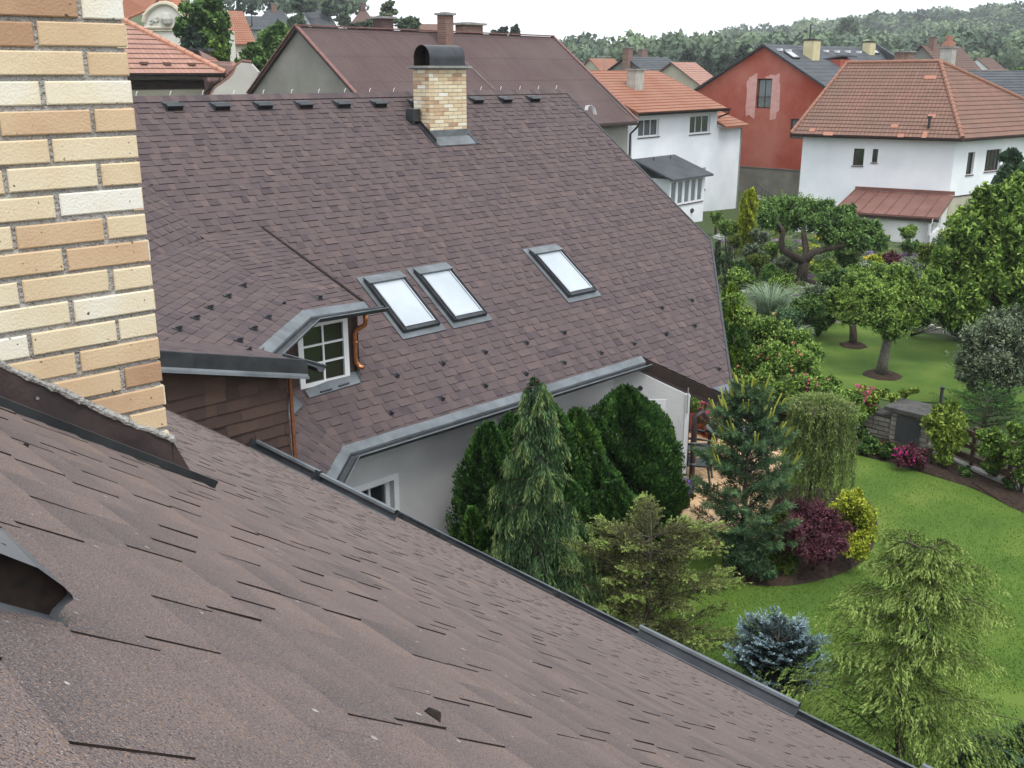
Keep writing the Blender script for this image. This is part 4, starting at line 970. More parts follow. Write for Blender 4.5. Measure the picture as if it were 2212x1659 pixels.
rnd = random.Random(8)
mb.box(A3([*q[:2], -9.3]), bu*.18, bv*8.4, Z*(LZ-1.3+9.3), 0); mb.build('side_wall', M['grey_render'], H)
# glazed porch
pd = 2.3; pa, pb_ = o+bu*upx(1372)-bv*pd, o+bu*(tL-along_px(cR-bv*pd-Z*6, -bu, 1524) if False else 0)
po = o-bv*pd; tb_ = along_px(po+Z*-6, bu, 1522); ta_ = 0.35
pzf = lambda px, py: float(plp(px, py, bv, float(bv@po))[2])
zt5 = pzf(1500, 380); zb5 = pzf(1500, 436); pw = tb_-ta_; wl = pw/5
wins = [(.1+i*(pw-.2)/5, zb5, (pw-.2)/5-.08, zt5-.1-zb5, 1, 1) for i in range(5)]
house_box(H, po+bu*ta_, bu, bv, pw, pd-.02, -9.3, zt5, M['white_wall'], {0: wins, 1: [(.25, zb5, pd-.6, zt5-.1-zb5, 1, 1)]}, glass='glass_pale', dep=.06)
f0 = po+bu*(ta_-.3)-bv*.35+Z*(zt5+.02); f1 = po+bu*(tb_+.35)-bv*.35+Z*(zt5+.02)
mb = MB(); mb.prism([f0, f1, f1+bv*(pd+.3)+Z*.95, f0+bv*(pd+.3)+Z*.95], -Z*.1, 0)
for e in (.35, .75): p = f0*(1-e)+f1*e+bv*2.2+Z*.75; mb.tube([p, p+Z*.22], .04, 6)
mb.build('porch_roof', T_SLATE[0], H)
mb = MB(); mb.tube([po+bu*(tb_-1.4)-bv*.03+Z*(zb5-.5), po+bu*(tb_-1.25)-bv*.03+Z*(zb5-.42)], .12, 8); mb.build('wall_ornament', M['dark_metal'], H)
# outside steps with an iron rail, right of the porch
mb = MB()
for i in range(6): mb.box(cR-bu*(1.6-.0)-bv*(1.6+.3*i)+Z*(-9.3), bu*1.2, -bv*.3, Z*(1.9-.18*i), 0)
st = mb.build('steps', M['concrete'], H); mb = MB()
for i in range(9): p = cR-bu*.38-bv*(1.5+.22*i)+Z*(-7.2-.13*i); mb.tube([p-Z*.3, p+Z*.55], .018, 5)
mb.tube([cR-bu*.38-bv*1.4+Z*-6.6, cR-bu*.38-bv*3.4+Z*-7.75], .025, 5); mb.build('hand_rail', M['dark_metal'], H)

# ---------------------------------------------------------------- red gabled house
H = thing('red_house', 'red plastered gable house with slate roof, pink patched window surround and grey base', 'house', (22, 78, GZ))
ap = pY(1652, 95, 73.5); gd = az(-47); rd = az(46); hwr = 6.1; hr = 3.45
def GP(px, py): n = A3([gd[1], -gd[0], 0]); return plp(px, py, n, float(n@ap))
Ngab = A3([gd[1], -gd[0], 0]); Ngab = -Ngab if Ngab[1] > 0 else Ngab
l0 = ap+gd*hwr-Z*hr; r0 = ap-gd*hwr-Z*hr
M['red_plaster'] = mat('red_plaster', (.30, .055, .032), (.40, .135, .10), scale=.33, detail=9, rough=.95, lo=.38, hi=.66); M['pink_patch'] = mat('pink_patch', (.52, .27, .24), (.60, .34, .31), scale=3)
zr = GP(1655, 362)[2]
# gable wall with two openings
mb = MB(); og = l0*1; og = A3([og[0], og[1], 0.]); Ug = -gd; wdg = 2*hwr
def gh(pxa, pxb, pya, pyb):
    a, b = GP(pxa, (pya+pyb)/2), GP(pxb, (pya+pyb)/2); return (float((a-og)@Ug), float(GP((pxa+pxb)/2, pyb)[2]), float((b-a)@Ug), float(GP((pxa+pxb)/2, pya)[2]-GP((pxa+pxb)/2, pyb)[2]))
h1, h2, h3 = gh(1634, 1666, 170, 234), gh(1706, 1740, 257, 300), gh(1699, 1707, 366, 402)
gz = float(l0[2])
tri_parts = []
us = sorted({0, wdg, wdg/2, h1[0], h1[0]+h1[2]})
def gt(u): return gz + hr*(1-abs(u-hwr)/hwr)
for a_, b_ in zip(us[:-1], us[1:]):
    lo_ = gz
    if h1[0]-1e-6 <= a_ and b_ <= h1[0]+h1[2]+1e-6: lo_ = max(gz, h1[1]+h1[3])
    p = [og+Ug*a_+Z*lo_, og+Ug*b_+Z*lo_, og+Ug*b_+Z*gt(b_), og+Ug*a_+Z*gt(a_)]; mb.face(p if np.cross(p[1]-p[0], p[2]-p[0])@Ngab > 0 else p[::-1], 0)
panel(mb, og, Ug, wdg, zr, gz, Ngab, [(h1[0], h1[1], h1[2], gz-h1[1]), h2], .2)
x_, z_ = h1[0], gz
for c_ in ([og+Ug*x_+Z*gz, og+Ug*x_+Z*(h1[1]+h1[3])], [og+Ug*(x_+h1[2])+Z*gz, og+Ug*(x_+h1[2])+Z*(h1[1]+h1[3])]): mb.face([c_[0], c_[1], c_[1]-Ngab*.2, c_[0]-Ngab*.2])
for o_, ln in ((og, 16.), (og+Ug*wdg, 16.)): mb.face([o_+Z*zr, o_+rd*ln+Z*zr, o_+rd*ln+Z*gz, o_+Z*gz])
rw = mb.build('wall', M['red_plaster'], H)
mb = MB(); ob = og-Ngab*.03; panel(mb, ob+Ug*.02, Ug, wdg-.04, -9.4, zr-.0, Ngab, [], .1); mb.face([ob+Z*-9.4, ob+rd*16+Z*-9.4, ob+rd*16+Z*zr, ob+Z*zr]); mb.face([ob+Ug*wdg+Z*-9.4, ob+Ug*wdg+rd*16+Z*-9.4, ob+Ug*wdg+rd*16+Z*zr, ob+Ug*wdg+Z*zr])
mb.box(og+Ngab*.02+Z*(zr-.06), Ug*wdg, -Ngab*.04, Z*.06, 0); mb.build('base_wall', mat('base_grey', (.13, .12, .105), (.22, .205, .175), scale=.7, detail=9), H)
for h_, nx in ((h1, 2), (h2, 2)):
    cc2 = casement(H, og+Ug*h_[0]+Z*h_[1]-Ngab*.2, Ug, Z, h_[2], h_[3], Ngab, nx, 1, fr=.09, gl=.05, glass='glass_pale'); cc2.data.materials[0] = M['wood_dark']
mb = MB()      # pale filler round the upper window
def lobe(xc, zc, rx, rz, seed, side):
    pts = []
    for i in range(40):
        a_ = 2*math.pi*i/40; k_ = 1+.07*math.sin(5*a_+seed)+.05*math.sin(9*a_+seed*2)
        pts.append((xc+rx*k_*math.copysign(abs(math.cos(a_))**.55, math.cos(a_)), zc+rz*k_*math.copysign(abs(math.sin(a_))**.6, math.sin(a_))))
    for cv in ([(-50, -50), (h1[0]-.02, -50), (h1[0]-.02, 50), (-50, 50)] if side < 0 else [(h1[0]+h1[2]+.02, -50), (50, -50), (50, 50), (h1[0]+h1[2]+.02, 50)],):
        cl = clip(pts, cv); p = [og+Ug*a_+Z*b_+Ngab*.012 for a_, b_ in cl]
        if len(p) > 2: mb.face(p if np.cross(p[1]-p[0], p[2]-p[0])@Ngab > 0 else p[::-1])
    if side > 0:
        cl = clip(pts, [(-50, h1[1]+h1[3]+.02), (h1[0]+h1[2]+.02, h1[1]+h1[3]+.02), (h1[0]+h1[2]+.02, 50), (-50, 50)]); p = [og+Ug*a_+Z*b_+Ngab*.012 for a_, b_ in cl]
        if len(p) > 2: mb.face(p if np.cross(p[1]-p[0], p[2]-p[0])@Ngab > 0 else p[::-1])
zc8 = h1[1]+h1[3]*.40
lobe(h1[0]-.28, zc8, .52, h1[3]*.72, 1., -1); lobe(h1[0]+h1[2]+.06, zc8, .62, h1[3]*.76, 2.4, 1)
mb.build('plaster_patch', M['pink_patch'], rw)
ov = Ngab*.25; LR = 17.
tiled('roof', H, [ap+ov, ap+rd*LR, r0-gd*.3-Z*.17+rd*LR, r0-gd*.3-Z*.17+ov], T_SLATE, expo=.5, step=.012, thick=.14)
tiled('rear_roof', H, [ap+ov, l0+gd*.3-Z*.17+ov, l0+gd*.3-Z*.17+rd*LR, ap+rd*LR], T_SLATE, expo=.5, step=.012, thick=.14)
pfr = [ap+ov, ap+rd*LR, r0-gd*.3-Z*.17+ov]
for (px, py, top, wd_, lb) in ((1752, 124, 88, .95, 'yellow chimney with a thin pipe nearest the red gable'), (1876, 114, 92, .8, 'yellow chimney at the far part of the slate roof')):
    c = on_plane(px, py, pfr); k = stack('chimney', H, c, rd, gd, wd_, wd_*.8, c[2]-.6, pY(px, top, c[1])[2], M['yellow_stack'], cap='brown_metal', capo=.04, label=lb)
    if px < 1800: mb = MB(); t_ = A3([c[0]-.2, c[1], pY(px, top, c[1])[2]]); mb.tube([t_, t_+Z*1.1], .05, 6); mb.build('flue_pipe', M['dark_metal'], k)
def rooflight(px, py, w_, l_, glass=True):
    c = on_plane(px, py, pfr); n = nrm(np.cross(pfr[1]-pfr[0], pfr[2]-pfr[0])); n = n if n[2] > 0 else -n; U = nrm(np.cross(Z, n)); V = np.cross(n, U)
    mb = MB(); mb.box(c-U*w_/2, U*w_, V*l_, n*.12, 0); o = mb.build('roof_light', M['dark_metal'], H)
    m2 = MB(); m2.box(c-U*w_*.4+V*l_*.1+n*.10, U*w_*.8, V*l_*.8, n*.04, 0); m2.build('pane', M['sky_glass'], o)
rooflight(1720, 128, .9, .9); rooflight(1894, 118, .8, .7)
def bump_vent(px, py):
    c = on_plane(px, py, pfr); mb = MB(); mb.cbox(c+Z*.08, rd*.32, gd*.3, Z*.16, 0); mb.build('roof_vent', M['plaster_trim'], H)
for px, py in ((1684, 110), (1703, 112), (1784, 113), (1808, 114), (1831, 114), (1855, 115)): bump_vent(px, py)
# low dormer on that roof
c = on_plane(1812, 150, pfr); mb = MB(); a_ = on_plane(1778, 128, pfr); mb.prism([a_+Z*.05, on_plane(1815, 137, pfr)+Z*.6, on_plane(1850, 140, pfr)+Z*.6, on_plane(1828, 122, pfr)+Z*.05], -Z*.1, 0); mb.box(on_plane(1815, 146, pfr), rd*1.7, gd*.8, Z*.55, 1); mb.build('low_dormer', [T_SLATE[0], M['red_plaster']], H)
c = ap+rd*LR; mb = MB(); p0 = pY(1893, 95, c[1]-.5); p1 = pY(1946, 130, c[1]-5); mb.box(p0, p1-p0, rd*.3, -Z*.5, 0); mb.build('fire_wall', T_SLATE[0], H)

# ---------------------------------------------------------------- white house with the big hipped tile roof
H = thing('hipped_white_house', 'white house with a big weathered red hipped tile roof and brown metal lean-to', 'house', (22, 56, GZ-1))
YC = 52.; Cc = pY(2079, 300, YC); ez = float(Cc[2]); Lc = plp(1708, 289, Z, ez); aR = pY(2031, 134, 58.2)
nf = nrm(np.cross(Lc-Cc, aR-Cc)); aL = plp(1829, 137, nf, float(nf@Cc)); fd = nrm(Lc-Cc); rdir = az(53); Rb = Cc+rdir*13.5; Lb = Lc+rdir*13.5
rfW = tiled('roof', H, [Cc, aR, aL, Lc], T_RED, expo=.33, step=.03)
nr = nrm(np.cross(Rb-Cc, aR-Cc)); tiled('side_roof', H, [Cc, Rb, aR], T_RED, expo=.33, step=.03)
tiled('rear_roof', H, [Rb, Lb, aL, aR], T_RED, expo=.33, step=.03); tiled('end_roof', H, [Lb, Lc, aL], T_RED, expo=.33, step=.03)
T_CAP = mat('cap_tile', (.30, .16, .11), (.25, .12, .085), scale=5)
def cap_row(pts, parent, m=T_CAP, r=.11):
    mb = MB()
    for a_, b_ in zip(pts[:-1], pts[1:]):
        L_ = float(np.linalg.norm(b_-a_)); k = int(L_/.36); d = (b_-a_)/k
        for i in range(k): mb.tube([a_+d*i+Z*.05, a_+d*(i+1.08)+Z*.05], [r*1.12, r*.88], 8)
    mb.build('ridge_caps', m, parent)
cap_row([Cc, aR, aL], H); cap_row([Lc, aL], H, r=.08); cap_row([aR, Rb], H)
cw = Cc+nrm(-fd*0+(fd+rdir))*.62; cw = A3([cw[0], cw[1], 0.])
Nf = A3([fd[1], -fd[0], 0.]); Nf = -Nf if Nf[1] > 0 else Nf; Nr = A3([rdir[1], -rdir[0], 0.])
LF = float(np.linalg.norm(Lc-Cc))-.9
def hh(px0, px1, py0, py1, D, N):
    f = lambda x, y: plp(x, y, N, float(N@cw)); a_, b_ = f(px0, (py0+py1)/2), f(px1, (py0+py1)/2); z0_, z1_ = f((px0+px1)/2, py1)[2], f((px0+px1)/2, py0)[2]
    ua, ub = sorted((float((a_-cw)@D), float((b_-cw)@D))); return (ua, float(z0_), ub-ua, float(z1_-z0_))
fw = [hh(1843, 1866, 321, 358, fd, Nf), hh(1884, 1896, 322, 351, fd, Nf)]; rw_ = [hh(2089, 2104, 329, 377, rdir, Nr), hh(2129, 2161, 323, 369, rdir, Nr)]
mb = MB(); zb6 = -9.6
panel(mb, cw, fd, LF, zb6, ez+.05, Nf, fw, .16); panel(mb, cw, rdir, 12.6, zb6, ez+.05, Nr, rw_, .16)
e1 = cw+fd*LF; mb.face([e1+Z*zb6, e1+rdir*12.6+Z*zb6, e1+rdir*12.6+Z*ez, e1+Z*ez]); e2 = cw+rdir*12.6; mb.face([e2+Z*zb6, e2+fd*LF+Z*zb6, e2+fd*LF+Z*ez, e2+Z*ez])
mb.build('wall', M['white_wall'], H)
for hs_, D, N in ((fw, fd, Nf), (rw_, rdir, Nr)):
    for k, h_ in enumerate(hs_):
        wo = casement(H, cw+D*h_[0]+Z*h_[1]-N*.16, D, Z, h_[2], h_[3], N, 1 if h_[2] < .9 else 4, 1, fr=.06, gl=.04); wo.data.materials[0] = M['wood_dark'] if N is Nf or h_[2] > .5 else M['plaster_trim']
        s = MB(); s.box(cw+D*(h_[0]-.04)+Z*(h_[1]-.05)-N*.02, D*(h_[2]+.08), N*.08, Z*.04, 0); s.build('sill', T_RED[1], wo)
mb = MB(); pl0 = float(hh(2100, 2110, 415, 420, rdir, Nr)[1]); mb.box(cw+Nr*.02+Z*zb6, rdir*12.6, -Nr*.03, Z*(pl0-zb6), 0); mb.box(cw+Nr*.05+Z*pl0, rdir*12.6, -Nr*.06, Z*.05, 1); mb.build('plinth', [M['beige_wall'], M['fascia']], H)
mb = MB()
for a_, b_, N in ((Lc, Cc, Nf), (Cc, Rb, Nr)): mb.sweep([(-.08, .03), (-.06, -.06), (.06, -.06), (.08, .03)], [a_+N*.06-Z*.05, b_+N*.06-Z*.05], 0); mb.box(a_-Z*.14-N*.02, b_-a_, -N*.5, Z*.03, 0)
mb.build('gutter', M['fascia'], H)
c = on_plane(2096, 236, [Cc, aR, aL]) if False else on_plane(2103, 320, [Cc, aR, aL]) if False else on_plane(1444+.3472*1618, .3472*800, [Cc, aR, aL]); mb = MB(); mb.tube([c, c+Z*.55], .07, 8); mb.tube([c+Z*.5, c+Z*.62], .13, 8); mb.build('vent_pipe', M['dark_metal'], H)
# replaced tiles, brighter
M['new_tile'] = mat('new_tile', (.34, .155, .105), (.37, .175, .12), scale=9)
mb = MB(); nn_ = nf if nf[2] > 0 else -nf; Uu = nrm(np.cross(Z, nn_)); Vv = nrm(np.cross(Uu, nn_)); Vv = Vv if Vv[2] < 0 else -Vv
for (x, y, w_, h_) in ((1998, 164, .62, .33), (2005, 248, .4, .33), (1995, 285, .22, .55), (1781, 286, .5, .3), (1926, 269, .35, .3), (1750, 278, .3, .3), (1941, 290, .3, .3)):
    c = on_plane(x, y, [Cc, aR, aL]); mb = MB(); mb.prism([c+nn_*.04, c+Uu*w_+nn_*.04, c+Uu*w_+Vv*h_+nn_*.04, c+Vv*h_+nn_*.04], -nn_*.01, 0); mb.build('new_tile', M['new_tile'], rfW)
# lean-to with brown seamed sheet roof
dl = 4.3; an = cw+Nf*dl; zj = float(plp(2040, 421, Nf, float(Nf@cw))[2]); zl_ = float(plp(1990, 466, Nf, float(Nf@an))[2]); LA = along_px(an+Z*zl_, fd, 1803)
r1_, r2_ = an-fd*.25+Nf*.25+Z*zl_, an+fd*LA+Nf*.25+Z*zl_; r3_, r4_ = cw+fd*LA+Z*zj, cw-fd*.25+Z*zj
M['brown_sheet'] = mat('brown_sheet', (.15, .065, .05), (.20, .095, .075), scale=.9, detail=6, rough=.5)
mb = MB(); mb.prism([r1_, r2_, r3_, r4_], -Z*.08, 0); k = 8
for i in range(k+1): f = i/k; a_, b_ = r1_*(1-f)+r2_*f, r4_*(1-f)+r3_*f; mb.box(a_-fd*.015, b_-a_, fd*.03, Z*.05, 0)
mb.box(r1_-Z*.24, r2_-r1_, -Nf*.03, Z*.15, 1); mb.box(r4_+Z*.02, r3_-r4_, Nf*.03, Z*.18, 0); mb.build('lean_to_roof', [M['brown_sheet'], M['fascia']], H)
mb = MB(); hl = hh(0, 1, 0, 1, fd, Nf); sw = []
Ns = -fd; f = lambda x, y: plp(x, y, Ns, float(Ns@an)); a_, b_ = f(2016, 395*0+487), f(2028, 487)
sd_ = -Nf; u0_ = float((f(2012, 488)-an)@sd_); u1_ = float((f(2031, 488)-an)@sd_); zz0, zz1 = float(f(2021, 500)[2]), float(f(2021, 478)[2])
panel(mb, an, fd, LA-.2, -9.6, zl_-.02, Nf, [], .1); panel(mb, an, sd_, dl, -9.6, zl_-.05, Ns, [(u0_, zz0, u1_-u0_, zz1-zz0)], .12)
mb.face([an+Z*(zl_-.05), an+sd_*dl+Z*(zl_-.05), an+sd_*dl+Z*(zj-.08)]); e3 = an+fd*(LA-.2); mb.face([e3+Z*-9.6, e3+sd_*dl+Z*-9.6, e3+sd_*dl+Z*(zj-.08), e3+Z*(zl_-.05)])
mb.build('lean_to_wall', M['dirty_white'], H)
casement(H, an+sd_*u0_+Z*zz0-Ns*.12, sd_, Z, u1_-u0_, zz1-zz0, Ns, 2, 1, fr=.07, glass='glass_pale')
# ---------------------------------------------------------------- town on the left
H = thing('tiled_house', 'cream house with a pink-brown tiled hipped roof next to the big brick chimney', 'house', (-16, 46, GZ))
E0 = pY(486, 159, 45.); hd = d1; q0 = E0-hd*9; p36 = math.tan(math.radians(36)); tp_ = E0+nrm(-d1+d2)*7.5+Z*(7.5*p36/math.sqrt(2)); tq = tp_-hd*5
tiled('roof', H, [E0, tp_, tq, q0-hd*3], T_PINK, expo=.33, step=.035); tiled('side_roof', H, [E0, E0+d2*10.6, tp_], T_PINK, expo=.33, step=.035)
cap_row([E0, tp_], H, T_PINK[0] if False else mat('cap_pink', (.44, .22, .15), (.5, .27, .19), scale=6), .12)
o = E0-d1*.75+d2*.6; mb = MB(); house_box(H, o-d1*10, d1, d2, 10, 9, GZ-.3, float(E0[2])-.05, M['beige_wall'])
mb = MB(); mb.box(q0+Z*-.16, E0-q0, d2*.12, Z*.12, 0); mb.box(o-d1*10-d2*.05+Z*(float(E0[2])-.62-o[2]), d1*10.05, d2*.04, Z*.38, 1); mb.build('eave_board', [M['brown_metal'], M['fascia']], H)
mb = MB(); mb.sweep([(-.07, .02), (-.05, -.05), (.05, -.05), (.07, .02)], [q0-d2*.08, E0-d2*.08], 0); e = E0-d2*.05-d1*.3; mb.tube([e-Z*.08, e-Z*.3, e+d2*.55-d1*.4-Z*.75, e+d2*.58-d1*.42-Z*6], .05, 8); mb.build('gutter', M['brown_metal'], H)
pfx = [E0, tp_, tq]
for x in (363, 423, 484): 
    c = on_plane(x, 0, pfx) if False else None
for (x, y) in ((311, 140), (361, 141), (414, 142)):
    c = on_plane(x, y, pfx); mb = MB(); mb.cbox(c+Z*.07, d1*.3, d2*.2, Z*.1, 0); mb.build('vent_tile', M['riser_pink'], H)
M['cream_grey'] = mat('cream_grey', (.42, .41, .37), (.50, .49, .45), scale=.9, detail=8)
# grey parapet wall with a swept edge, its little tile roof
H = thing('parapet_building', 'low outbuilding with a pale curved parapet wall and orange tiles behind the shingle roof', 'building', (-12, 42, GZ))
pp = [pY(x, y, 44) for x, y in ((548, 205), (556, 156), (540, 137), (522, 135), (513, 143), (506, 160), (496, 172), (482, 183), (470, 192), (458, 215))]
pp = [p+A3([0, (p[0]+11)*.35, 0]) for p in pp]+[A3([pp[-1][0], 44, GZ]), A3([pp[0][0], 44, GZ])]
mb = MB(); mb.prism(pp, A3([.02, .3, 0]), 0); pw = mb.build('parapet', M['cream_grey'], H); mb = MB(); mb.tube([p+A3([.02, .12, .03]) for p in pp[2:10]], .11, 6); mb.build('coping_tiles', T_PINK[1], pw)
a_, b_, c_, d_ = pY(452, 214, 44.6), pY(505, 160, 44.6), pY(520, 134, 49), pY(470, 128, 50)
mb = MB(); T_O2 = [tilemat('tiles_dull_orange', (.34, .15, .10), (.40, .19, .13), (.2, .09, .06)), M['riser_pink']]
tiled('roof', H, [pY(450, 205, 45), pY(512, 139, 45.2), pY(505, 133, 48), pY(445, 131, 48)], T_O2, expo=.33, step=.03)
tiled('back_roof', H, [pY(445, 140, 49), pY(492, 152, 49), pY(465, 126, 53), pY(430, 108, 54)], T_O2, expo=.33, step=.03)
mb = MB(); c = pY(420, 112, 55); mb.cbox(c-Z*2, A3([1.4, 0, 0]), A3([0, .8, 0]), Z*4, 0); mb.cbox(c+Z*.1, A3([1.75, 0, 0]), A3([0, 1.1, 0]), Z*.12, 1); mb.build('chimney', [M['dark_brick'], M['dark_metal']], H)

# villa with a curved gable
H = thing('baroque_villa', 'cream villa with a curved ornamental gable and bright orange roof behind the tiled house', 'house', (-26, 76, -4))
Yv = 76.; vd_ = az(72); g = lambda x, y, e=0.: pY(x, y, Yv-e)
wl0, wl1 = g(255, 60), g(413, 60); M['cream'] = mat('cream', (.58, .56, .50), (.68, .66, .60), scale=.8, detail=8); M['cream_dark'] = mat('cream_dark', (.40, .40, .37), (.46, .45, .41), scale=3)
mb = MB(); zb_ = -6.
arcp = [g(x, y) for x, y in ((311, 130), (311, 48), (314, 33), (322, 22), (334, 13), (346, 8), (359, 7), (372, 11), (384, 20), (394, 33), (403, 42), (412, 52), (412, 130))]
mb.prism(arcp, A3([.15, .8, 0]), 0); wo = mb.build('gable_front', M['cream'], H)
mb = MB(); top = [p-A3([0, .06, 0]) for p in arcp[1:-1]]; mb.tube(top, .17, 6); mb.tube([g(312, 60, .1), g(411, 60, .1)], .09, 6); mb.tube([g(312, 66, .1), g(411, 66, .1)], .05, 6); mb.build('gable_moulding', mat('moulding', (.50, .44, .34), (.56, .50, .4)), wo)
mb = MB()      # scroll relief inside the gable, plain plant-like tendrils
for sx in (-1, 1):
    for (cx_, cy_, r0_, a0) in ((22, 40, 9, 0), (10, 46, 6, 2), (34, 46, 6, 1)):
        mb.tube([g(360+sx*(cx_+r0_*(1-i/14)*math.cos(a0+i*.45)), cy_+r0_*(1-i/14)*math.sin(a0+i*.45), .08) for i in range(13)], .05, 5)
mb.lathe(g(360, 41, .12), [(.0, -.5), (.35, -.3), (.42, 0), (.3, .3), (0, .5)], 10); mb.build('gable_relief', M['cream_dark'], wo)
mb = MB(); a_ = g(412, 60)+A3([.0, .5, 0]); mb.box(A3([a_[0], a_[1], -6.]), A3([.9, -.05, 0]), A3([.5, 6, 0]), Z*(pY(430, 60, Yv)[2]+6.), 0); mb.box(A3([wl0[0], Yv+.5, -6.]), A3([a_[0]-wl0[0], 0, 0]), A3([0, 6., 0]), Z*(wl0[2]+6), 0); w2 = mb.build('wall', M['cream'], H)
casement(H, pY(424, 103, Yv-.1), A3([1., 0, 0]), Z, .62, .75, A3([0, -1., 0]), 2, 1, fr=.07)
T_BR = [tilemat('tiles_bright', (.42, .17, .10), (.48, .205, .125), (.3, .10, .05)), T_ORANGE[1]]
rz0 = pY(470, 62, Yv)
tiled('roof', H, [pY(408, 59, Yv-.3), pY(438, 60, Yv-.4), pY(383, -6, Yv+5), pY(330, -8, Yv+5)], T_BR, expo=.35, step=.03); tiled('left_roof', H, [pY(240, 55, Yv+.4), pY(322, 20, Yv+.4), pY(345, -8, Yv+5), pY(270, -10, Yv+5)], T_BR, expo=.35, step=.03)
tiled('side_roof', H, [pY(438, 60, Yv-.4), pY(440, 50, Yv+9), pY(383, -6, Yv+5)], T_BR, expo=.35, step=.03)

# simple but complete town houses: (pixel of the front ridge ends, distance)
def town_house(name, label, cat, pxl, pxr, py_eave, Y, azr, wid, wallh, roofh, rm, wm, wins=(), chim=(), group=None, hip=.0, over=.35):
    a_ = pY(pxl, py_eave, Y); u = az(azr); Ln = along_px(a_, u, pxr); v = az(azr-90)
    h = thing(name, label, cat, (a_[0], a_[1], a_[2]-wallh), group); o = A3([a_[0], a_[1], 0.]); e = float(a_[2])
    house_box(h, o, u, v, Ln, wid, e-wallh, e+.02, wm, {0: [(Ln*f-w_/2, e-z_-h_, w_, h_, 2, 1) for f, z_, w_, h_ in wins]}, gables=None if hip else e+roofh*.96, dep=.08)
    k = hip*wid/2; f0, f1 = o-u*over-v*over+Z*(e-.12), o+u*(Ln+over)-v*over+Z*(e-.12); b0, b1 = f0+v*(wid+2*over), f1+v*(wid+2*over)
    r0_, r1_ = o-u*over+v*wid/2+u*k+Z*(e+roofh), o+u*(Ln+over)+v*wid/2-u*k+Z*(e+roofh)
    tiled('roof', h, [f0, f1, r1_, r0_], rm, expo=.4, step=.03); tiled('rear_roof', h, [b1, b0, r0_, r1_], rm, expo=.4, step=.03)
    if hip: tiled('end_roof', h, [f1, b1, r1_], rm, expo=.4, step=.03); tiled('end_roof', h, [b0, f0, r0_], rm, expo=.4, step=.03)
    for f, s_ in chim:
        c = r0_*(1-f)+r1_*f; stack('chimney', h, c-v*.4, u, v, s_, s_, e+roofh*.5, e+roofh+.9, M['old_brick'])
    return h
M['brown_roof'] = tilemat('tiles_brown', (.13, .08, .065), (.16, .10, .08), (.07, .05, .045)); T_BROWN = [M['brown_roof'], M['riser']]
T_GREY = T_SLATE; M['tan'] = mat('tan', (.38, .34, .27), (.46, .42, .34), scale=.8)
town_house('hill_house', 'house with a plain orange roof half hidden by trees, left on the hillside', 'house', 484, 545, 92, 112, 62, 9, 5, 3.4, T_ORANGE, M['tan'], [(.3, 1, 1, 1.2)])
town_house('hill_house', 'brown-roofed house at the top left edge of the hillside', 'house', 366, 412, 22, 150, 60, 9, 5, 3.2, T_BROWN, M['tan'], [(.5, 1, 1.2, 1.3)])
town_house('hill_house', 'long grey-roofed house under the dark conifers on the hillside', 'house', 545, 630, 62, 165, 85, 9, 5, 3.0, T_SLATE, M['grey_render'], [(.3, 1, 1.2, 1.2)], [(.5, .8)], hip=.5)
town_house('hill_house', 'low flat grey-roofed hall behind the hillside conifers', 'house', 500, 560, 54, 190, 80, 12, 4, 1.8, T_GREY, M['grey_render'], [])
town_house('hill_house', 'small white house with a grey roof on the hillside right of the big conifer', 'house', 680, 726, 60, 175, 55, 8, 4, 3.0, T_GREY, M['dirty_white'], [(.25, .8, 1.4, 1.3), (.7, .8, 1.4, 1.3)])
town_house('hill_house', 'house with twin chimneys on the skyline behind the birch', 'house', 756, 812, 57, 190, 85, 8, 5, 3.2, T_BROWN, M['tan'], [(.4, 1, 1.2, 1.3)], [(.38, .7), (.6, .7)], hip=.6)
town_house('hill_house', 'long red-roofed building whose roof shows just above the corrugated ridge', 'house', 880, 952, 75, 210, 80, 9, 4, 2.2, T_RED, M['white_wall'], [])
# ---------------------------------------------------------------- town in the valley, right of the corrugated roof
town_house('valley_house', 'small yellowish house with a light roof beside the tall thin mast', 'house', 1302, 1350, 156, 190, 60, 8, 5, 2.4, T_ORANGE, M['beige_wall'], [(.35, 1.2, 1.3, 1.4), (.7, 1.2, 1.2, 1.4)], hip=.0)
town_house('valley_house', 'whitish small house at the foot of the wooded hill behind the mast', 'house', 1258, 1296, 160, 230, 70, 8, 4, 2.4, T_BROWN, M['dirty_white'], [(.5, 1, 1.3, 1.3)])
town_house('valley_house', 'long low dark-roofed house just left of the red gable', 'house', 1422, 1505, 176, 115, 45, 9, 5, 2.6, T_SLATE, M['grey_render'], [(.3, 1, 1, 1)], [(.0, .8)])
town_house('valley_house', 'grey-roofed house with a chimney behind the orange roof chimney', 'house', 1385, 1432, 168, 150, 60, 8, 4, 3.0, T_SLATE, M['dirty_white'], [(.3, 1, 1, 1)], [(.7, 1.0)])
town_house('valley_house', 'small faded orange roof tucked against the red gable', 'house', 1516, 1560, 186, 105, 40, 7, 4, 2.3, T_PINK, M['tan'], [])
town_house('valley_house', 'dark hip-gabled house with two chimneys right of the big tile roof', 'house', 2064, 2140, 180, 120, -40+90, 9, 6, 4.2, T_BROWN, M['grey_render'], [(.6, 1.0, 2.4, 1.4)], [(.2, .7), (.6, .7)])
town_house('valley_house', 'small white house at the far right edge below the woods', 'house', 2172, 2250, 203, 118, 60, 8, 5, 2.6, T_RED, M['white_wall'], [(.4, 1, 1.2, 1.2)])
town_house('valley_house', 'long slate roof at the right edge of the picture behind the tile roof', 'house', 2120, 2330, 236, 82, 75, 9, 5, 2.9, T_SLATE, M['dirty_white'], [(.4, 1, 1.2, 1.2)])
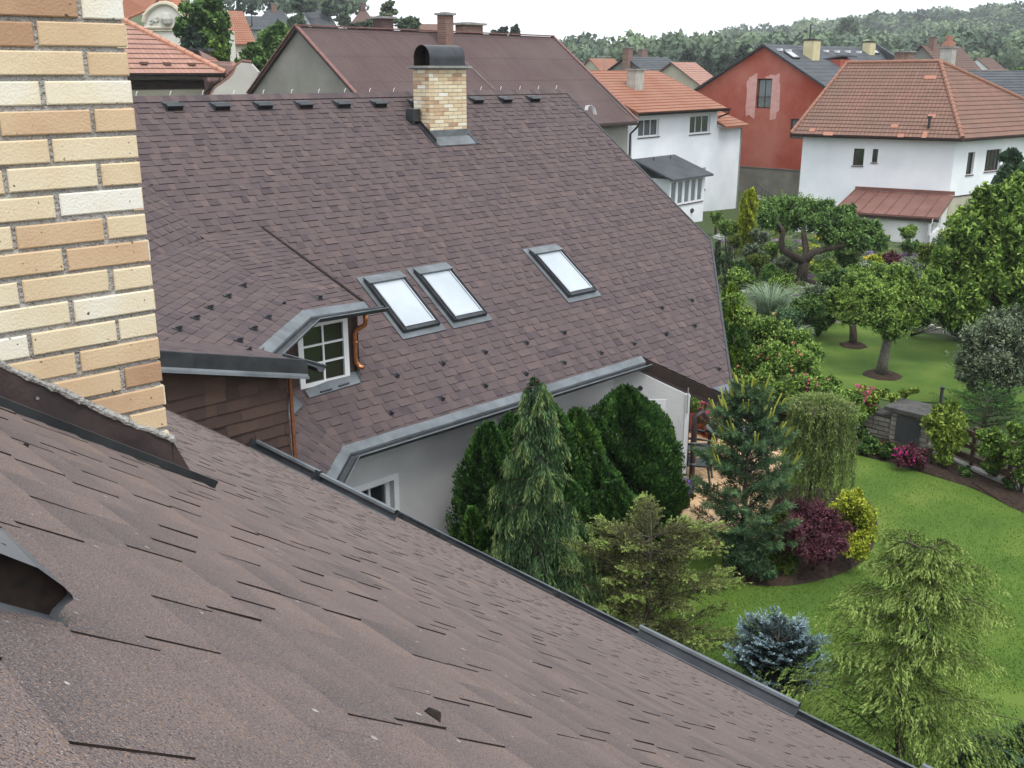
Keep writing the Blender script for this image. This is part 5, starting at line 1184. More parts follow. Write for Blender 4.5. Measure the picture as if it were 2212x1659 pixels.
town_house('valley_house', 'distant pale house among the trees left of the orchard hill', 'house', 2148, 2176, 158, 170, 70, 8, 4, 2.4, T_BROWN, M['white_wall'], [(.5, 1, 1.2, 1.2)])
S_t = thing('freestanding_stack', 'squat red brick chimney stack behind the big tile roof ridge', 'chimney', (25.8, 70, -6)); c = pY(1954, 118, 70); stack('shaft', S_t, c, bu, bv, 1.15, .9, -6, pY(1954, 113, 70)[2], M['old_brick'])
S_t = thing('freestanding_stack', 'tall pale stone chimney stack topped with a tuft behind the tile roof ridge', 'chimney', (30, 72, -6)); c = pY(2048, 118, 72); stack('shaft', S_t, c, bu, bv, .85, .8, -6, pY(2048, 104, 72)[2], M['stone_stack'])
mb = MB(); c = pY(2048, 104, 72)+Z*.1; mb.lathe(c, [(.5, 0), (.42, .3), (.25, .32), (.22, .7), (.0, .72)], 10); mb.build('pot', T_CAP, S_t)
mb = MB(); c = pY(1304, 170, 160); mb.tube([c-Z*4, A3([c[0], c[1], pY(1304, 102, 160)[2]])], [.12, .05], 6); mb.tube([A3([c[0]-1.1, c[1], 2.2]), A3([c[0]+1.1, c[1], 2.2])], .05, 5); tag(mb.build('mast', M['concrete']), 'tall thin grey mast rising in front of the wooded hill', 'mast')
mb = MB(); c = pY(1444+.3472*2100, 105, 260); mb.tube([c-Z*5, c+Z*1.2], [.15, .09], 6); mb.cbox(c+Z*1.0, A3([.9, 0, 0]), A3([0, .5, 0]), Z*.4, 0); tag(mb.build('floodlight_pole', M['concrete']), 'small pale lamp pole in front of the woods at the right', 'pole')
# ---------------------------------------------------------------- foliage
rng = np.random.default_rng(12)
def unit(n): v = rng.normal(size=(n, 3)); return v/np.linalg.norm(v, axis=1, keepdims=True)
def leaves(P, D, L_, W_, side=None):
    """rhombic leaves: P centre, D long axis, sizes -> (N,4,3)"""
    n = len(P); s = unit(n) if side is None else side; s = np.cross(D, s); s /= np.linalg.norm(s, axis=1, keepdims=True)+1e-9
    L_ = np.broadcast_to(L_, n)[:, None]; W_ = np.broadcast_to(W_, n)[:, None]
    return np.stack([P-D*L_/2, P+s*W_/2-D*L_*.05, P+D*L_/2, P-s*W_/2-D*L_*.05], 1)
FOL = {}
def folmat(name, stops, noise=.12, nscale=1.2, trans=.16, rough=.6):
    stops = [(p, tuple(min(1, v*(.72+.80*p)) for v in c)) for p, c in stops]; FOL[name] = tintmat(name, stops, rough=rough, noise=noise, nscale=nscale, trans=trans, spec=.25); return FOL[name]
folmat('thuja', [(0, (.010, .028, .008)), (.5, (.024, .070, .014)), (1, (.060, .135, .026))])
folmat('thuja2', [(0, (.012, .034, .008)), (.5, (.034, .088, .014)), (1, (.085, .165, .028))])
folmat('weeping', [(0, (.014, .030, .014)), (.5, (.036, .080, .032)), (.85, (.095, .16, .055)), (1, (.15, .18, .06))])
folmat('fir_old', [(0, (.03, .03, .014)), (.4, (.085, .085, .034)), (.7, (.13, .15, .048)), (1, (.24, .33, .08))])
folmat('pine', [(0, (.014, .036, .017)), (.5, (.045, .095, .042)), (1, (.11, .18, .08))])
folmat('larch', [(0, (.02, .036, .010)), (.5, (.085, .13, .035)), (1, (.21, .27, .08))])
folmat('candle', [(0, (.15, .18, .03)), (1, (.30, .32, .06))], trans=.1)
folmat('hemlock', [(0, (.03, .055, .012)), (.5, (.115, .17, .035)), (1, (.21, .28, .075))])
folmat('hedge', [(0, (.03, .06, .006)), (.5, (.10, .17, .015)), (1, (.20, .28, .03))])
folmat('bluespruce', [(0, (.02, .035, .035)), (.35, (.07, .11, .11)), (.7, (.20, .28, .32)), (1, (.36, .44, .50))], trans=.05)
folmat('maple', [(0, (.022, .008, .012)), (.5, (.075, .022, .034)), (1, (.17, .06, .075))])
folmat('golden', [(0, (.07, .10, .012)), (.5, (.22, .27, .022)), (1, (.42, .44, .045))])
folmat('olive', [(0, (.018, .035, .006)), (.5, (.06, .095, .014)), (1, (.14, .18, .03))])
folmat('broad', [(0, (.016, .04, .010)), (.5, (.045, .10, .022)), (1, (.12, .20, .05))])
folmat('broad_light', [(0, (.03, .06, .012)), (.5, (.085, .16, .028)), (1, (.20, .29, .06))])
folmat('broad_yellow', [(0, (.04, .07, .012)), (.5, (.13, .20, .03)), (1, (.27, .34, .06))])
folmat('greygreen', [(0, (.035, .05, .03)), (.5, (.09, .125, .07)), (1, (.19, .23, .14))])
folmat('far_tree', [(0, (.022, .042, .024)), (.5, (.055, .09, .048)), (1, (.115, .16, .085))], noise=.3, nscale=.06)
folmat('far_dark', [(0, (.012, .024, .018)), (.5, (.026, .048, .032)), (1, (.06, .09, .055))])
folmat('grass_blade', [(0, (.05, .09, .05)), (.5, (.12, .19, .11)), (1, (.28, .34, .24))])
for nme, c in (('peach', (.75, .33, .20)), ('pink', (.70, .12, .28)), ('white_fl', (.7, .72, .70)), ('purple_fl', (.22, .12, .45)), ('yellow_fl', (.62, .50, .05)), ('magenta', (.50, .04, .22)), ('lilac', (.42, .28, .50)), ('red_fl', (.4, .03, .04))):
    FOL[nme] = tintmat(nme, [(0, tuple(v*.6 for v in c)), (1, tuple(min(1, v*1.15) for v in c))], trans=.2)
def blob_pts(clumps, n, inner=.45, lump=.18):
    """points spread through ellipsoid clumps, denser near their outside"""
    vol = A3([c[3]*c[4]+c[4]*c[5]+c[3]*c[5] for c in clumps]); k = rng.multinomial(n, vol/vol.sum()); P = []; Nn = []; Tt = []
    for c, m in zip(clumps, k):
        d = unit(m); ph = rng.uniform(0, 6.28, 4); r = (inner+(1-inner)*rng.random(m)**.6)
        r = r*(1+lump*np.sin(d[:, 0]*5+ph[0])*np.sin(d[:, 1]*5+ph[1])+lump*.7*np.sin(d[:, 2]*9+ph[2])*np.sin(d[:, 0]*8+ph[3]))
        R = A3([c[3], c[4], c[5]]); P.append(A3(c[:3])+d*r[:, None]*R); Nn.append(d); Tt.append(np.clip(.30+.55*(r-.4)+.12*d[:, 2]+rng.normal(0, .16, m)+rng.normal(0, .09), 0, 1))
    return np.concatenate(P), np.concatenate(Nn), np.concatenate(Tt)
def filler(P, Nn, T, clumps, n, fill):
    # larger inner leaves that close the crown where it is dense, darkened as painted shade
    k = int(n*fill)
    if not k: return P, Nn, T, n, np.ones(n)
    P2, N2, T2 = blob_pts([(c[0], c[1], c[2], c[3]*.72, c[4]*.72, c[5]*.72) for c in clumps], k, .3)
    return np.concatenate([P, P2]), np.concatenate([Nn, N2]), np.concatenate([T, T2*.5]), n+k, np.concatenate([np.ones(n), np.full(k, 2.6)])
def broad(name, label, cat, base, clumps, n, leaf, m, trunk=None, group=None, inner=.45, droop=0., limbs=True, lump=.18, bark='bark', upf=.3, fill=.07):
    """broad-leaved tree or shrub: trunk path, limbs to each clump, separate leaves"""
    t = thing(name, label, cat, base, group); base = A3(base)
    if len(clumps) > 1:      # uneven outline: small side clumps on the big ones
        sat = []
        for c in clumps:
            for q in range(3):
                d = unit(1)[0]; k = rng.uniform(.28, .5); sat.append((c[0]+d[0]*c[3]*.95, c[1]+d[1]*c[4]*.95, c[2]+abs(d[2])*c[5]*.95-.15*c[5], c[3]*k, c[4]*k, c[5]*k))
        clumps = [(c[0], c[1], c[2], c[3]*.86, c[4]*.86, c[5]*.84) for c in clumps]+sat
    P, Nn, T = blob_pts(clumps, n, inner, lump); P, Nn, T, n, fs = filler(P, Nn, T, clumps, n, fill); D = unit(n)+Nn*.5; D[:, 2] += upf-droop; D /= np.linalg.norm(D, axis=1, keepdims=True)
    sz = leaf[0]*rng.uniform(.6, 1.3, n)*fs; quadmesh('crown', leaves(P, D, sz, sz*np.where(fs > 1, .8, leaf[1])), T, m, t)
    mb = MB()
    if trunk: pts = [A3(p) for p in trunk[0]]; mb.tube(pts, trunk[1], 9); st = pts[-1]; r0_ = trunk[1][-1]
    else: st = base+Z*.02; r0_ = leaf[0]*.25
    if limbs:
        for c in clumps[:12]:
            e_ = A3(c[:3]); md = (st+e_)/2+A3([rng.normal(0, .06), rng.normal(0, .06), .08])*np.linalg.norm(e_-st); mb.tube([st, md, e_], [r0_*.7, r0_*.45, r0_*.15], 6)
            for q in range(3):
                d = unit(1)[0]; d[2] = abs(d[2]); mb.tube([e_, e_+d*A3(c[3:6])*.75], [r0_*.15, r0_*.04], 4)
    if mb.v: mb.build('trunk', M[bark], t, smooth=True)
    return t
def cl(cx, cy, cz, r, sq=1.): return (cx, cy, cz, r, r, r*sq)
def clumps_px(lst, Y):      # (px, py, radius in photo units[, Y offset, squash])
    o = []
    for c in lst:
        y = Y+(c[3] if len(c) > 3 else 0); p = pY(c[0], c[1], y); k = (p[1]*math.cos(TH)-p[2]*math.sin(TH))/FP; r = c[2]*k; sq = c[4] if len(c) > 4 else .9; o.append((p[0], p[1], p[2], r, r, r*sq))
    return o
def cone_clumps(b, H, R, n, lean=(0, 0), top=.12, p=1.0, jit=.25):
    """clumps stacked in a pointed column"""
    o = []
    for i in range(n):
        f = (i+.5)/n; rad = R*((1-f)**p*(1-top)+top); a = i*2.4
        for q in range(max(1, int(3*(1-f)+1))):
            a2 = a+q*2.1; rr = rad*.55 if q or f < .8 else 0
            o.append((b[0]+lean[0]*f+math.cos(a2)*rr*rng.uniform(1-jit, 1), b[1]+lean[1]*f+math.sin(a2)*rr*rng.uniform(1-jit, 1), b[2]+H*f, rad*rng.uniform(.5, .68), rad*rng.uniform(.5, .68), H/n*rng.uniform(1.0, 1.5)))
    return o
def thuja(name, label, b, H, R, n, m='thuja', group=None, cat='conifer', p=.8, leaf=.058, top=.12, lv=11):
    t = thing(name, label, cat, b, group); H2 = H-.12; b = A3(b); f = rng.random(int(n*1.0))**.85; a = rng.uniform(0, 6.283, n); ph = rng.uniform(0, 6.28, 6)
    prof = np.where(f < .16, .72+.28*np.sin(f/.16*1.57), 1.)*(1-((f-.1)/.9).clip(0, 1)**(1.05/max(.15, p)*.9))**(.62+.3*p)
    lumpy = 1+.15*np.sin(a*5+f*9+ph[0])*np.sin(f*13+ph[1])+.11*np.sin(a*11+ph[2])*np.sin(f*31+ph[3])+.05*np.sin(a*3+ph[4])
    u = rng.random(n); rr = (.60+.42*u**.5)*lumpy; r = R*(prof*(1-top*.15)+top*.12)*rr
    P = np.stack([b[0]+np.cos(a)*r, b[1]+np.sin(a)*r, b[2]+.1+f*H2], 1); Nn = np.stack([np.cos(a), np.sin(a), np.full(n, .25)], 1)
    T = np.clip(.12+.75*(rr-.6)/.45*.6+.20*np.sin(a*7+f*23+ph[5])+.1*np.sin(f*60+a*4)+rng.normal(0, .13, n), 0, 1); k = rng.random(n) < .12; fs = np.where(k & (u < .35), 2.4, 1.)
    D = Nn*.5+unit(n)*.5; D[:, 2] += .75; D /= np.linalg.norm(D, axis=1, keepdims=True); sz = leaf*rng.uniform(.6, 1.45, n)*fs
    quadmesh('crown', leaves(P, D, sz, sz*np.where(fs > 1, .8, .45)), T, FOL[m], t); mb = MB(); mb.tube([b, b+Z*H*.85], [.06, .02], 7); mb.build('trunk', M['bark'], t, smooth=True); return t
def brush(P, D, L_, k, nl, nw, tint, spread=.7, grow=1.):
    """needle brushes: every twig (root P, dir D, length L_) carries k narrow quads leaning outwards"""
    n = len(P); f = np.tile(np.linspace(.08, 1, k), n); P2 = np.repeat(P, k, 0); D2 = np.repeat(D, k, 0); L2 = np.repeat(np.broadcast_to(L_, n), k)
    o = unit(n*k); o -= D2*np.sum(o*D2, 1, keepdims=True); o /= np.linalg.norm(o, axis=1, keepdims=True)+1e-9
    dd = D2+o*spread; dd /= np.linalg.norm(dd, axis=1, keepdims=True); nl2 = nl*rng.uniform(.7, 1.25, n*k)
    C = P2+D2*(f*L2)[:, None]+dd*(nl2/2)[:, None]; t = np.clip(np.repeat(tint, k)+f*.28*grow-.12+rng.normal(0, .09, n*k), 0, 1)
    return leaves(C, dd, nl2, nw*rng.uniform(.7, 1.3, n*k)), t
def branches(b, H, R, nb, z0=.08, rise=.15, droop=.5, p=1., top=.1, seed=0, lean=(0, 0), az_bias=None):
    """branch curves of a conifer -> list of (8,3) paths"""
    r = np.random.default_rng(seed); o = []
    for i in range(nb):
        f = z0+(1-z0)*(i+r.random())/nb; a = i*2.399+r.normal(0, .3); ln = R*((1-f)**p*(1-top)+top)*r.uniform(.75, 1.2)
        s = np.linspace(0, 1, 8); base = A3(b)+A3([lean[0]*f, lean[1]*f, H*f]); d = A3([math.cos(a), math.sin(a), 0])
        z = ln*(rise*s*1.6-droop*s**2.2); sd = A3([-d[1], d[0], 0])*r.normal(0, .12)*ln
        o.append(base+d*(ln*s)[:, None]+Z*z[:, None]+sd*(s**2)[:, None])
    return o
def conifer_base(t, b, H, brs, m='bark', r0_=.06, lean=(0, 0), rb=.012):
    mb = MB(); b = A3(b); mb.tube([b, b+A3([lean[0]*.5, lean[1]*.5, H*.5]), b+A3([lean[0], lean[1], H*.99])], [r0_, r0_*.6, .008], 8)
    for p in brs: mb.tube(p[::2], [rb, rb*.8, rb*.5, rb*.3], 4)
    mb.build('trunk', M[m], t, smooth=True)
def weeping_conifer(name, label, b, H, R, nb, m, hang=.28, seed=1, per=16, lean=(0, 0), k=7, nl=.06, nw=.012, rise=.35, droop=.6, bare='bark', p=.9, sprays=3, tip=.25, out=.35, side=.55, swirl=1.):
    t = thing(name, label, 'conifer', b); brs = branches(b, H, R, nb, .06, rise, droop, p, .10, seed, lean); r = np.random.default_rng(seed+5); P = []; D = []; Ls = []; T = []
    for br in brs:
        L0 = np.linalg.norm(br[-1]-br[0])
        for q in range(per):
            f = (q+.6)/per; i = min(6, int(f*7)); g_ = f*7-i; pt = br[i]*(1-g_)+br[i+1]*g_; tan = nrm(br[i+1]-br[i]); sd = nrm(np.cross(tan, Z))
            for e in range(sprays):
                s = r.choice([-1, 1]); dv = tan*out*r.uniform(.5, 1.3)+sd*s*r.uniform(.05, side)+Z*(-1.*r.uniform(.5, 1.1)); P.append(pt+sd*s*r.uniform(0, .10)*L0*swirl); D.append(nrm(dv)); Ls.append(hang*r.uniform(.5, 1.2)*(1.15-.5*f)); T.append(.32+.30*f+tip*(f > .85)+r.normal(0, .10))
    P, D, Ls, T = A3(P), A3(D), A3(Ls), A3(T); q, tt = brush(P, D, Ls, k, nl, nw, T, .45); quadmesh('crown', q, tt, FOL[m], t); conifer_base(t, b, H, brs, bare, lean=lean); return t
def spruce(name, label, b, H, R, nb, m, tw=.16, seed=1, per=9, k=16, nl=.03, nw=.007, rise=.25, droop=.15, p=.8, lean=(0, 0), tipb=.3, cat='conifer', z0=.06, spread=.8, dens=2, bare='bark', top=.1, base_t=.3):
    t = thing(name, label, cat, b); brs = branches(b, H, R, nb, z0, rise, droop, p, top, seed, lean); r = np.random.default_rng(seed+9); P = []; D = []; Ls = []; T = []
    for br in brs:
        L0 = np.linalg.norm(br[-1]-br[0])
        for q in range(per):
            f = .12+.88*(q+.5)/per; i = min(6, int(f*7)); g_ = f*7-i; pt = br[i]*(1-g_)+br[i+1]*g_; tan = nrm(br[i+1]-br[i]); sd = nrm(np.cross(tan, Z))
            for e in range(dens):
                s = -1 if (e+q) % 2 else 1; l_ = tw*r.uniform(.7, 1.3)*(1.25-.6*f)*(.6+.6*L0/R); dv = nrm(tan*r.uniform(.6, 1.1)+sd*s*r.uniform(.4, 1.1)+Z*r.uniform(-.25, .25))
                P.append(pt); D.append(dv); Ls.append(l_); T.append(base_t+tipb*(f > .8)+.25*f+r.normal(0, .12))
                if L0 > R*.35: P.append(pt+dv*l_*.5); D.append(nrm(dv+sd*r.normal(0, .8)+Z*r.normal(0, .3))); Ls.append(l_*.6); T.append(T[-1]+.05)
        P.append(br[-1]); D.append(nrm(br[-1]-br[-2])); Ls.append(tw*.9); T.append(base_t+.3+tipb)
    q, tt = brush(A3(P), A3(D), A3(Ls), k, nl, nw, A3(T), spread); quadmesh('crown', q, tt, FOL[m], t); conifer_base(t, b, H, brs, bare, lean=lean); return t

# --- the conifer group beside the house
b = pz(1150, 1250, GZ); b = A3([pY(1163, 900, 12.3)[0], 12.3, GZ]); top = pY(1158, 812, 12.3)
weeping_conifer('weeping_cypress', 'tall weeping conifer with drooping dark green sprays in front of the grey wall', b, float(top[2]-b[2]), 1.15, 62, 'weeping', hang=.36, seed=3, per=15, lean=(float(top[0]-b[0]), 0), k=9, nl=.075, nw=.013, rise=.5, droop=.75, p=.95, sprays=4, out=.18, side=.35)
def on_ground(px, Y, z=GZ): return A3([pY(px, 1000, Y)[0], Y, z])
for i, (px, py, Y, R, lab, n, m) in enumerate(((1352, 836, 16.2, 1.02, 'broad dense dark green thuja nearest the house corner', 38000, 'thuja'), (1405, 868, 16.6, .66, 'lighter narrow thuja against the small window', 17000, 'thuja2'),
        (1055, 912, 14.0, .60, 'thuja at the left end of the group against the grey wall', 18000, 'thuja'), (1180, 862, 15.0, .70, 'pointed thuja directly behind the weeping conifer', 19000, 'thuja'), (1246, 882, 15.4, .64, 'bushy thuja between the weeping conifer and the broad thuja', 17000, 'thuja2'), (1105, 890, 14.6, .55, 'slim thuja behind the left side of the weeping conifer', 12000, 'thuja'))):
    bb = on_ground(px, Y); x = pY(px, py, Y); bb[0] = x[0]; thuja('thuja', lab, bb, float(x[2])-GZ, R, n, m, p=.36, group='thujas along the grey wall', top=.5)
for px, Y, hh_, lab in ((1290, 15.0, 2.2, 'low thuja filling the gap left of the broad thuja'), (1215, 14.4, 2.1, 'low thuja filling the gap behind the weeping conifer, right side'), (1080, 13.2, 2.2, 'low thuja filling the gap behind the weeping conifer, left side'), (1330, 14.6, 1.9, 'low thuja in front of the broad thuja')):
    x = pY(px, 1000, Y); thuja('thuja', lab, (x[0], Y, GZ), hh_, .62, 16000, 'thuja', p=.4, group='thujas along the grey wall', top=.5)
bb = on_ground(1030, 13.0); bb[0] = pY(1022, 1130, 13)[0]; thuja('thuja', 'low bright green thuja at the foot of the left end of the group', bb, float(pY(1022, 1095, 13)[2])-GZ, .42, 5000, 'thuja2', p=.5, group='thujas along the grey wall', top=.35, lv=6)
bb = on_ground(1400, 12.6); tpz = float(pY(1400, 1150, 12.6)[2]); bb[0] = pY(1405, 1200, 12.6)[0]
spruce('korean_fir', 'wide irregular fir with brownish old needles and bright yellow-green tips', bb, tpz-GZ+.0, 1.42, 62, 'fir_old', tw=.20, seed=5, per=12, k=16, nl=.036, nw=.014, rise=.22, droop=.06, p=.42, tipb=.16, dens=3, top=.32, base_t=.25, bare='bark')
# bright new growth tips of that fir
f_ = S.objects['korean_fir']; P = []; D = []; brs = branches(bb, tpz-GZ+.0, 1.44, 62, .06, .22, .06, .42, .32, 5)
for br in brs[::2]:
    tn = nrm(br[-1]-br[-2]); sd = nrm(np.cross(tn, Z))
    for q in range(9): P.append(br[-1]-tn*rng.uniform(0, .22)+sd*rng.normal(0, .06)); D.append(nrm(tn+sd*rng.normal(0, .5)+Z*.3))
q, tt = brush(A3(P), A3(D), .085, 16, .030, .017, np.full(len(P), .80), .6); quadmesh('new_shoots', q, tt, FOL['hemlock'], f_)
# pine with candles, weeping larch, golden cypress, maple, low shrubs on the island bed
bp_ = pz(1600, 1235, GZ); tp2 = pY(1622, 845, float(bp_[1]))
spruce('white_pine', 'blue-green pine with upright yellow candles beside the terrace', bp_, float(tp2[2])-GZ, .92, 58, 'pine', tw=.17, seed=8, per=9, k=26, nl=.09, nw=.010, rise=.5, droop=.12, p=.62, lean=(float(tp2[0]-bp_[0]), 0), spread=1.1, dens=2, tipb=.1, top=.14)
P = []; D = []
for br in branches(bp_, float(tp2[2])-GZ, .92, 58, .06, .5, .12, .62, .14, 8, (float(tp2[0]-bp_[0]), 0))[26:]:
    for q in range(3): P.append(br[-1]+A3([rng.normal(0, .03), rng.normal(0, .03), 0])); D.append(nrm(nrm(br[-1]-br[-2])*.5+Z*.9+unit(1)[0]*.15))
P = A3(P); D = A3(D); mb = MB()
for p, d in zip(P, D): mb = MB(); mb.tube([p, p+d*rng.uniform(.14, .32)], [.018, .011], 5, 0, float(rng.random())); mb.build('candle', FOL['candle'], S.objects['white_pine'])
bl = pz(1748, 1110, GZ); tl_ = pY(1757, 872, float(bl[1]))
t = thing('weeping_larch', 'weeping larch with a dome of long hanging yellow-green strands', 'conifer', bl); Hl = float(tl_[2])-GZ; P = []; D = []; Ls = []; T = []; mb = MB(); mb.tube([bl, bl+A3([.03, 0, Hl*.6]), bl+A3([.06, 0, Hl])], [.06, .05, .03], 8)
for i in range(210):
    a = i*2.4; Rr = rng.uniform(.10, .62); pth = [bl+A3([.06, 0, Hl-.10])+A3([math.cos(a)*Rr*s, math.sin(a)*Rr*s, .22*math.sin(s*2.4)-.1*s]) for s in np.linspace(0, 1, 6)]; ln = rng.uniform(.8, 1.9) if i % 3 else rng.uniform(1.4, 2.1)
    for q in range(12): s = q/11; pth.append(pth[5]+A3([math.cos(a)*.10*s+rng.normal(0, .012), math.sin(a)*.10*s+rng.normal(0, .012), -ln*s]))
    mb.tube(pth[:7], .008, 4)
    for q in range(2, len(pth)-1):
        for e in range(3): P.append(pth[q]+unit(1)[0]*.02); D.append(nrm(pth[q+1]-pth[q]+unit(1)[0]*.05)); Ls.append(.13); T.append(.25+.45*rng.random()+(.15 if q < 7 else 0))
q, tt = brush(A3(P), A3(D), A3(Ls), 7, .05, .012, A3(T), .6); quadmesh('crown', q, tt, FOL['larch'], t); mb.build('trunk', M['bark'], t, smooth=True)
Yb = float(bl[1])
broad('golden_cypress', 'golden yellow-green dwarf cypress at the lawn edge of the island bed', 'shrub', pz(1850, 1205, GZ), clumps_px([(1838, 1085, 34), (1862, 1110, 36, .1), (1868, 1150, 34), (1845, 1175, 36, -.3), (1820, 1120, 38, .3), (1855, 1190, 28, -.5)], 15.6), 11000, (.05, .4), FOL['golden'], upf=.5, inner=.6)
broad('purple_maple', 'low dark purple-red lace-leaf maple in the island bed', 'shrub', pz(1755, 1238, GZ), clumps_px([(1755, 1118, 44), (1720, 1140, 38, -.2), (1790, 1145, 42), (1740, 1170, 40, -.3), (1700, 1170, 30, -.2), (1785, 1180, 38, -.4), (1815, 1150, 28, -.1), (1760, 1200, 32, -.5)], 15.3), 12000, (.05, .28), FOL['maple'], upf=-.1, droop=.3, inner=.5)
broad('juniper', 'low dark olive-green shrub left of the purple maple', 'shrub', pz(1680, 1240, GZ), clumps_px([(1672, 1130, 40, .4), (1650, 1165, 40), (1690, 1190, 36, -.1), (1660, 1220, 34, -.2), (1700, 1225, 28, -.3), (1630, 1200, 34)], 15.4), 9000, (.045, .3), FOL['olive'], upf=.2)
broad('juniper', 'blue-green mat at the foot of the pine on the island bed', 'shrub', pz(1610, 1230, GZ), clumps_px([(1600, 1175, 34), (1625, 1215, 34, -.2), (1585, 1205, 26, -.2), (1650, 1235, 24, -.2)], 15.0), 6000, (.05, .22), FOL['pine'], upf=.2)
# bright hemlock lower right, blue spruce, corner shrub
bh = A3([pY(1975, 1400, 9.3)[0], 9.3, GZ]); th_ = pY(1995, 1180, 9.3)
weeping_conifer('hemlock', 'large bright yellow-green conifer with drooping feathery tips, lower right', bh, float(th_[2])-GZ, 1.50, 66, 'hemlock', hang=.19, seed=12, per=19, lean=(float(th_[0]-bh[0]), 0), k=9, nl=.040, nw=.013, rise=.55, droop=.62, p=.5, sprays=7, tip=.2, out=.7, side=.95, swirl=2.6)
bs_ = A3([pY(1675, 1450, 11.6)[0], 11.6, GZ]); ts = pY(1690, 1385, 11.6)
spruce('blue_spruce', 'small silvery blue spruce with one upright leader', bs_, float(ts[2])-GZ, .62, 70, 'bluespruce', tw=.12, seed=15, per=10, k=16, nl=.026, nw=.013, rise=.45, droop=-.02, p=.40, tipb=.35, dens=3, top=.35, base_t=-.05, lean=(.0, 0))
P = []; D = []; ll = pY(1724, 1400, 11.6); lt_ = pY(1727, 1330, 11.6)
for i in range(40): f = i/39; P.append(ll*(1-f)+lt_*f); D.append(nrm(unit(1)[0]+Z*.5))
q, tt = brush(A3(P), A3(D), .075, 12, .022, .010, np.full(40, .75), .8); quadmesh('leader', q, tt, FOL['bluespruce'], S.objects['blue_spruce'])
broad('juniper', 'dark blue-green shrub at the bottom right corner of the picture', 'shrub', (pY(2150, 1640, 9.4)[0], 9.4, GZ), clumps_px([(2110, 1630, 70), (2180, 1610, 60, .2), (2240, 1640, 70), (2150, 1690, 80, -.4)], 9.6), 9000, (.05, .2), FOL['pine'], upf=.4)
# ---------------------------------------------------------------- stone wall, pillar, fence, pots, furniture
M['stone'] = brickmat('stone', (.24, .225, .185), (.36, .34, .29), (.10, .095, .08), .40, .11, 'SUBTRACT')
pw0 = A3([*pz(1648, 930, GZ)[:2], 0.]); pil = pz(1962, 965, GZ); wd_ = az(-44.6)
a0 = A3([pil[0], pil[1], 0.])+wd_*.45
W_ = thing('garden_wall', 'rough stone garden wall with dark coping between the two lawns', 'wall', (a0[0], a0[1], GZ)); mb = MB(); Lw = 6.6; zc_ = float(pY(1905, 897, (a0+wd_*.3)[1])[2])
rnd = random.Random(6); mb.box(A3([*a0[:2], GZ-.3]), wd_*Lw, az(45.4)*.34, Z*(zc_-GZ+.3), 0)
for i in range(330):     # individual stones standing proud
    u = rnd.uniform(.02, Lw-.5); z_ = GZ+rnd.randrange(0, int((zc_-GZ)/.11))*.11+.01; l_ = rnd.uniform(.10, .30); mb.box(A3([*(a0+wd_*u)[:2], z_]), wd_*l_, -az(45.4)*rnd.uniform(.008, .03), Z*.092, 0)
mb.build('stonework', M['stone'], W_)
mb = MB(); u = 0
while u < Lw: l_ = min(.62, Lw-u); mb.box(A3([*(a0+wd_*u-az(45.4)*.05)[:2], zc_]), wd_*(l_-.012), az(45.4)*.44, Z*rnd.uniform(.055, .065), 0); u += .62
mb.build('coping', mat('coping', (.05, .05, .047), (.09, .088, .082), scale=5, bump=.3), W_)
PL = thing('gate_pillar', 'squat stone pillar with a dark slab roof and grey metal plate', 'pillar', pil); mb = MB(); zt8 = float(pY(1962, 893, pil[1])[2]); c = A3([pil[0], pil[1], 0.]); e = az(45.4)
mb.box(A3([*(c-wd_*.42-e*.1)[:2], GZ-.2]), wd_*.84, e*.62, Z*(zt8-GZ+.2), 0)
for i in range(40):
    u = rnd.uniform(-.4, .2); z_ = GZ+rnd.randrange(0, int((zt8-GZ)/.13))*.13; mb.box(A3([*(c+wd_*u-e*.1)[:2], z_]), wd_*rnd.uniform(.12, .22), -e*rnd.uniform(.008, .022), Z*.11, 0)
mb.build('stonework', M['stone'], PL)
mb = MB(); mb.box(A3([*(c-wd_*.55-e*.22)[:2], zt8]), wd_*1.1, e*.86, Z*.09, 0); mb.build('slab_cap', S.objects['coping'].data.materials[0], PL)
mb = MB(); mb.box(A3([*(c-wd_*.27-e*.125)[:2], zt8-.66]), wd_*.54, -e*.03, Z*.60, 0); mb.build('metal_plate', mat('plate', (.05, .055, .058), (.07, .075, .078), rough=.5), PL)
pp = c-wd_*.58; mb = MB(); mb.tube([A3([*pp[:2], GZ-.2]), A3([*pp[:2], float(pY(2003, 838, pp[1])[2])])], .035, 8); mb.lathe(A3([*pp[:2], float(pY(2003, 838, pp[1])[2])]), [(.05, -.02), (.055, .02), (0, .05)], 8)
tag(mb.build('iron_post', M['dark_metal']), 'thin dark iron post standing right beside the stone pillar', 'post')
# low dark rail fence running right from the pillar
fa = pz(2015, 985, GZ); fb = pz(2330, 1120, GZ); fb = fb+(fb-fa)*.6; fd_ = nrm(A3([fb[0]-fa[0], fb[1]-fa[1], 0])); Lf = float(np.linalg.norm(fb-fa))
FN = thing('rail_fence', 'low dark wooden rail fence on a concrete kerb along the lawn edge at the right', 'fence', fa); mb = MB()
for zz_ in (.22, .48, .74): mb.box(A3([*fa[:2], GZ+zz_]), fd_*Lf, e*.05, Z*.13, 0)
mb.build('rails', M['wood_dark'], FN)
for i in range(7): mb = MB(); p = A3([*fa[:2], 0])+fd_*(i*Lf/6.1); mb.box(A3([*(p+e*.05)[:2], GZ]), fd_*.1, e*.1, Z*.95, 0); mb.build('post', M['wood_dark'], FN)
mb = MB(); mb.box(A3([*(fa-e*.06)[:2], GZ-.1]), fd_*Lf, e*.18, Z*.22, 0); mb.build('kerb', M['concrete'], FN)
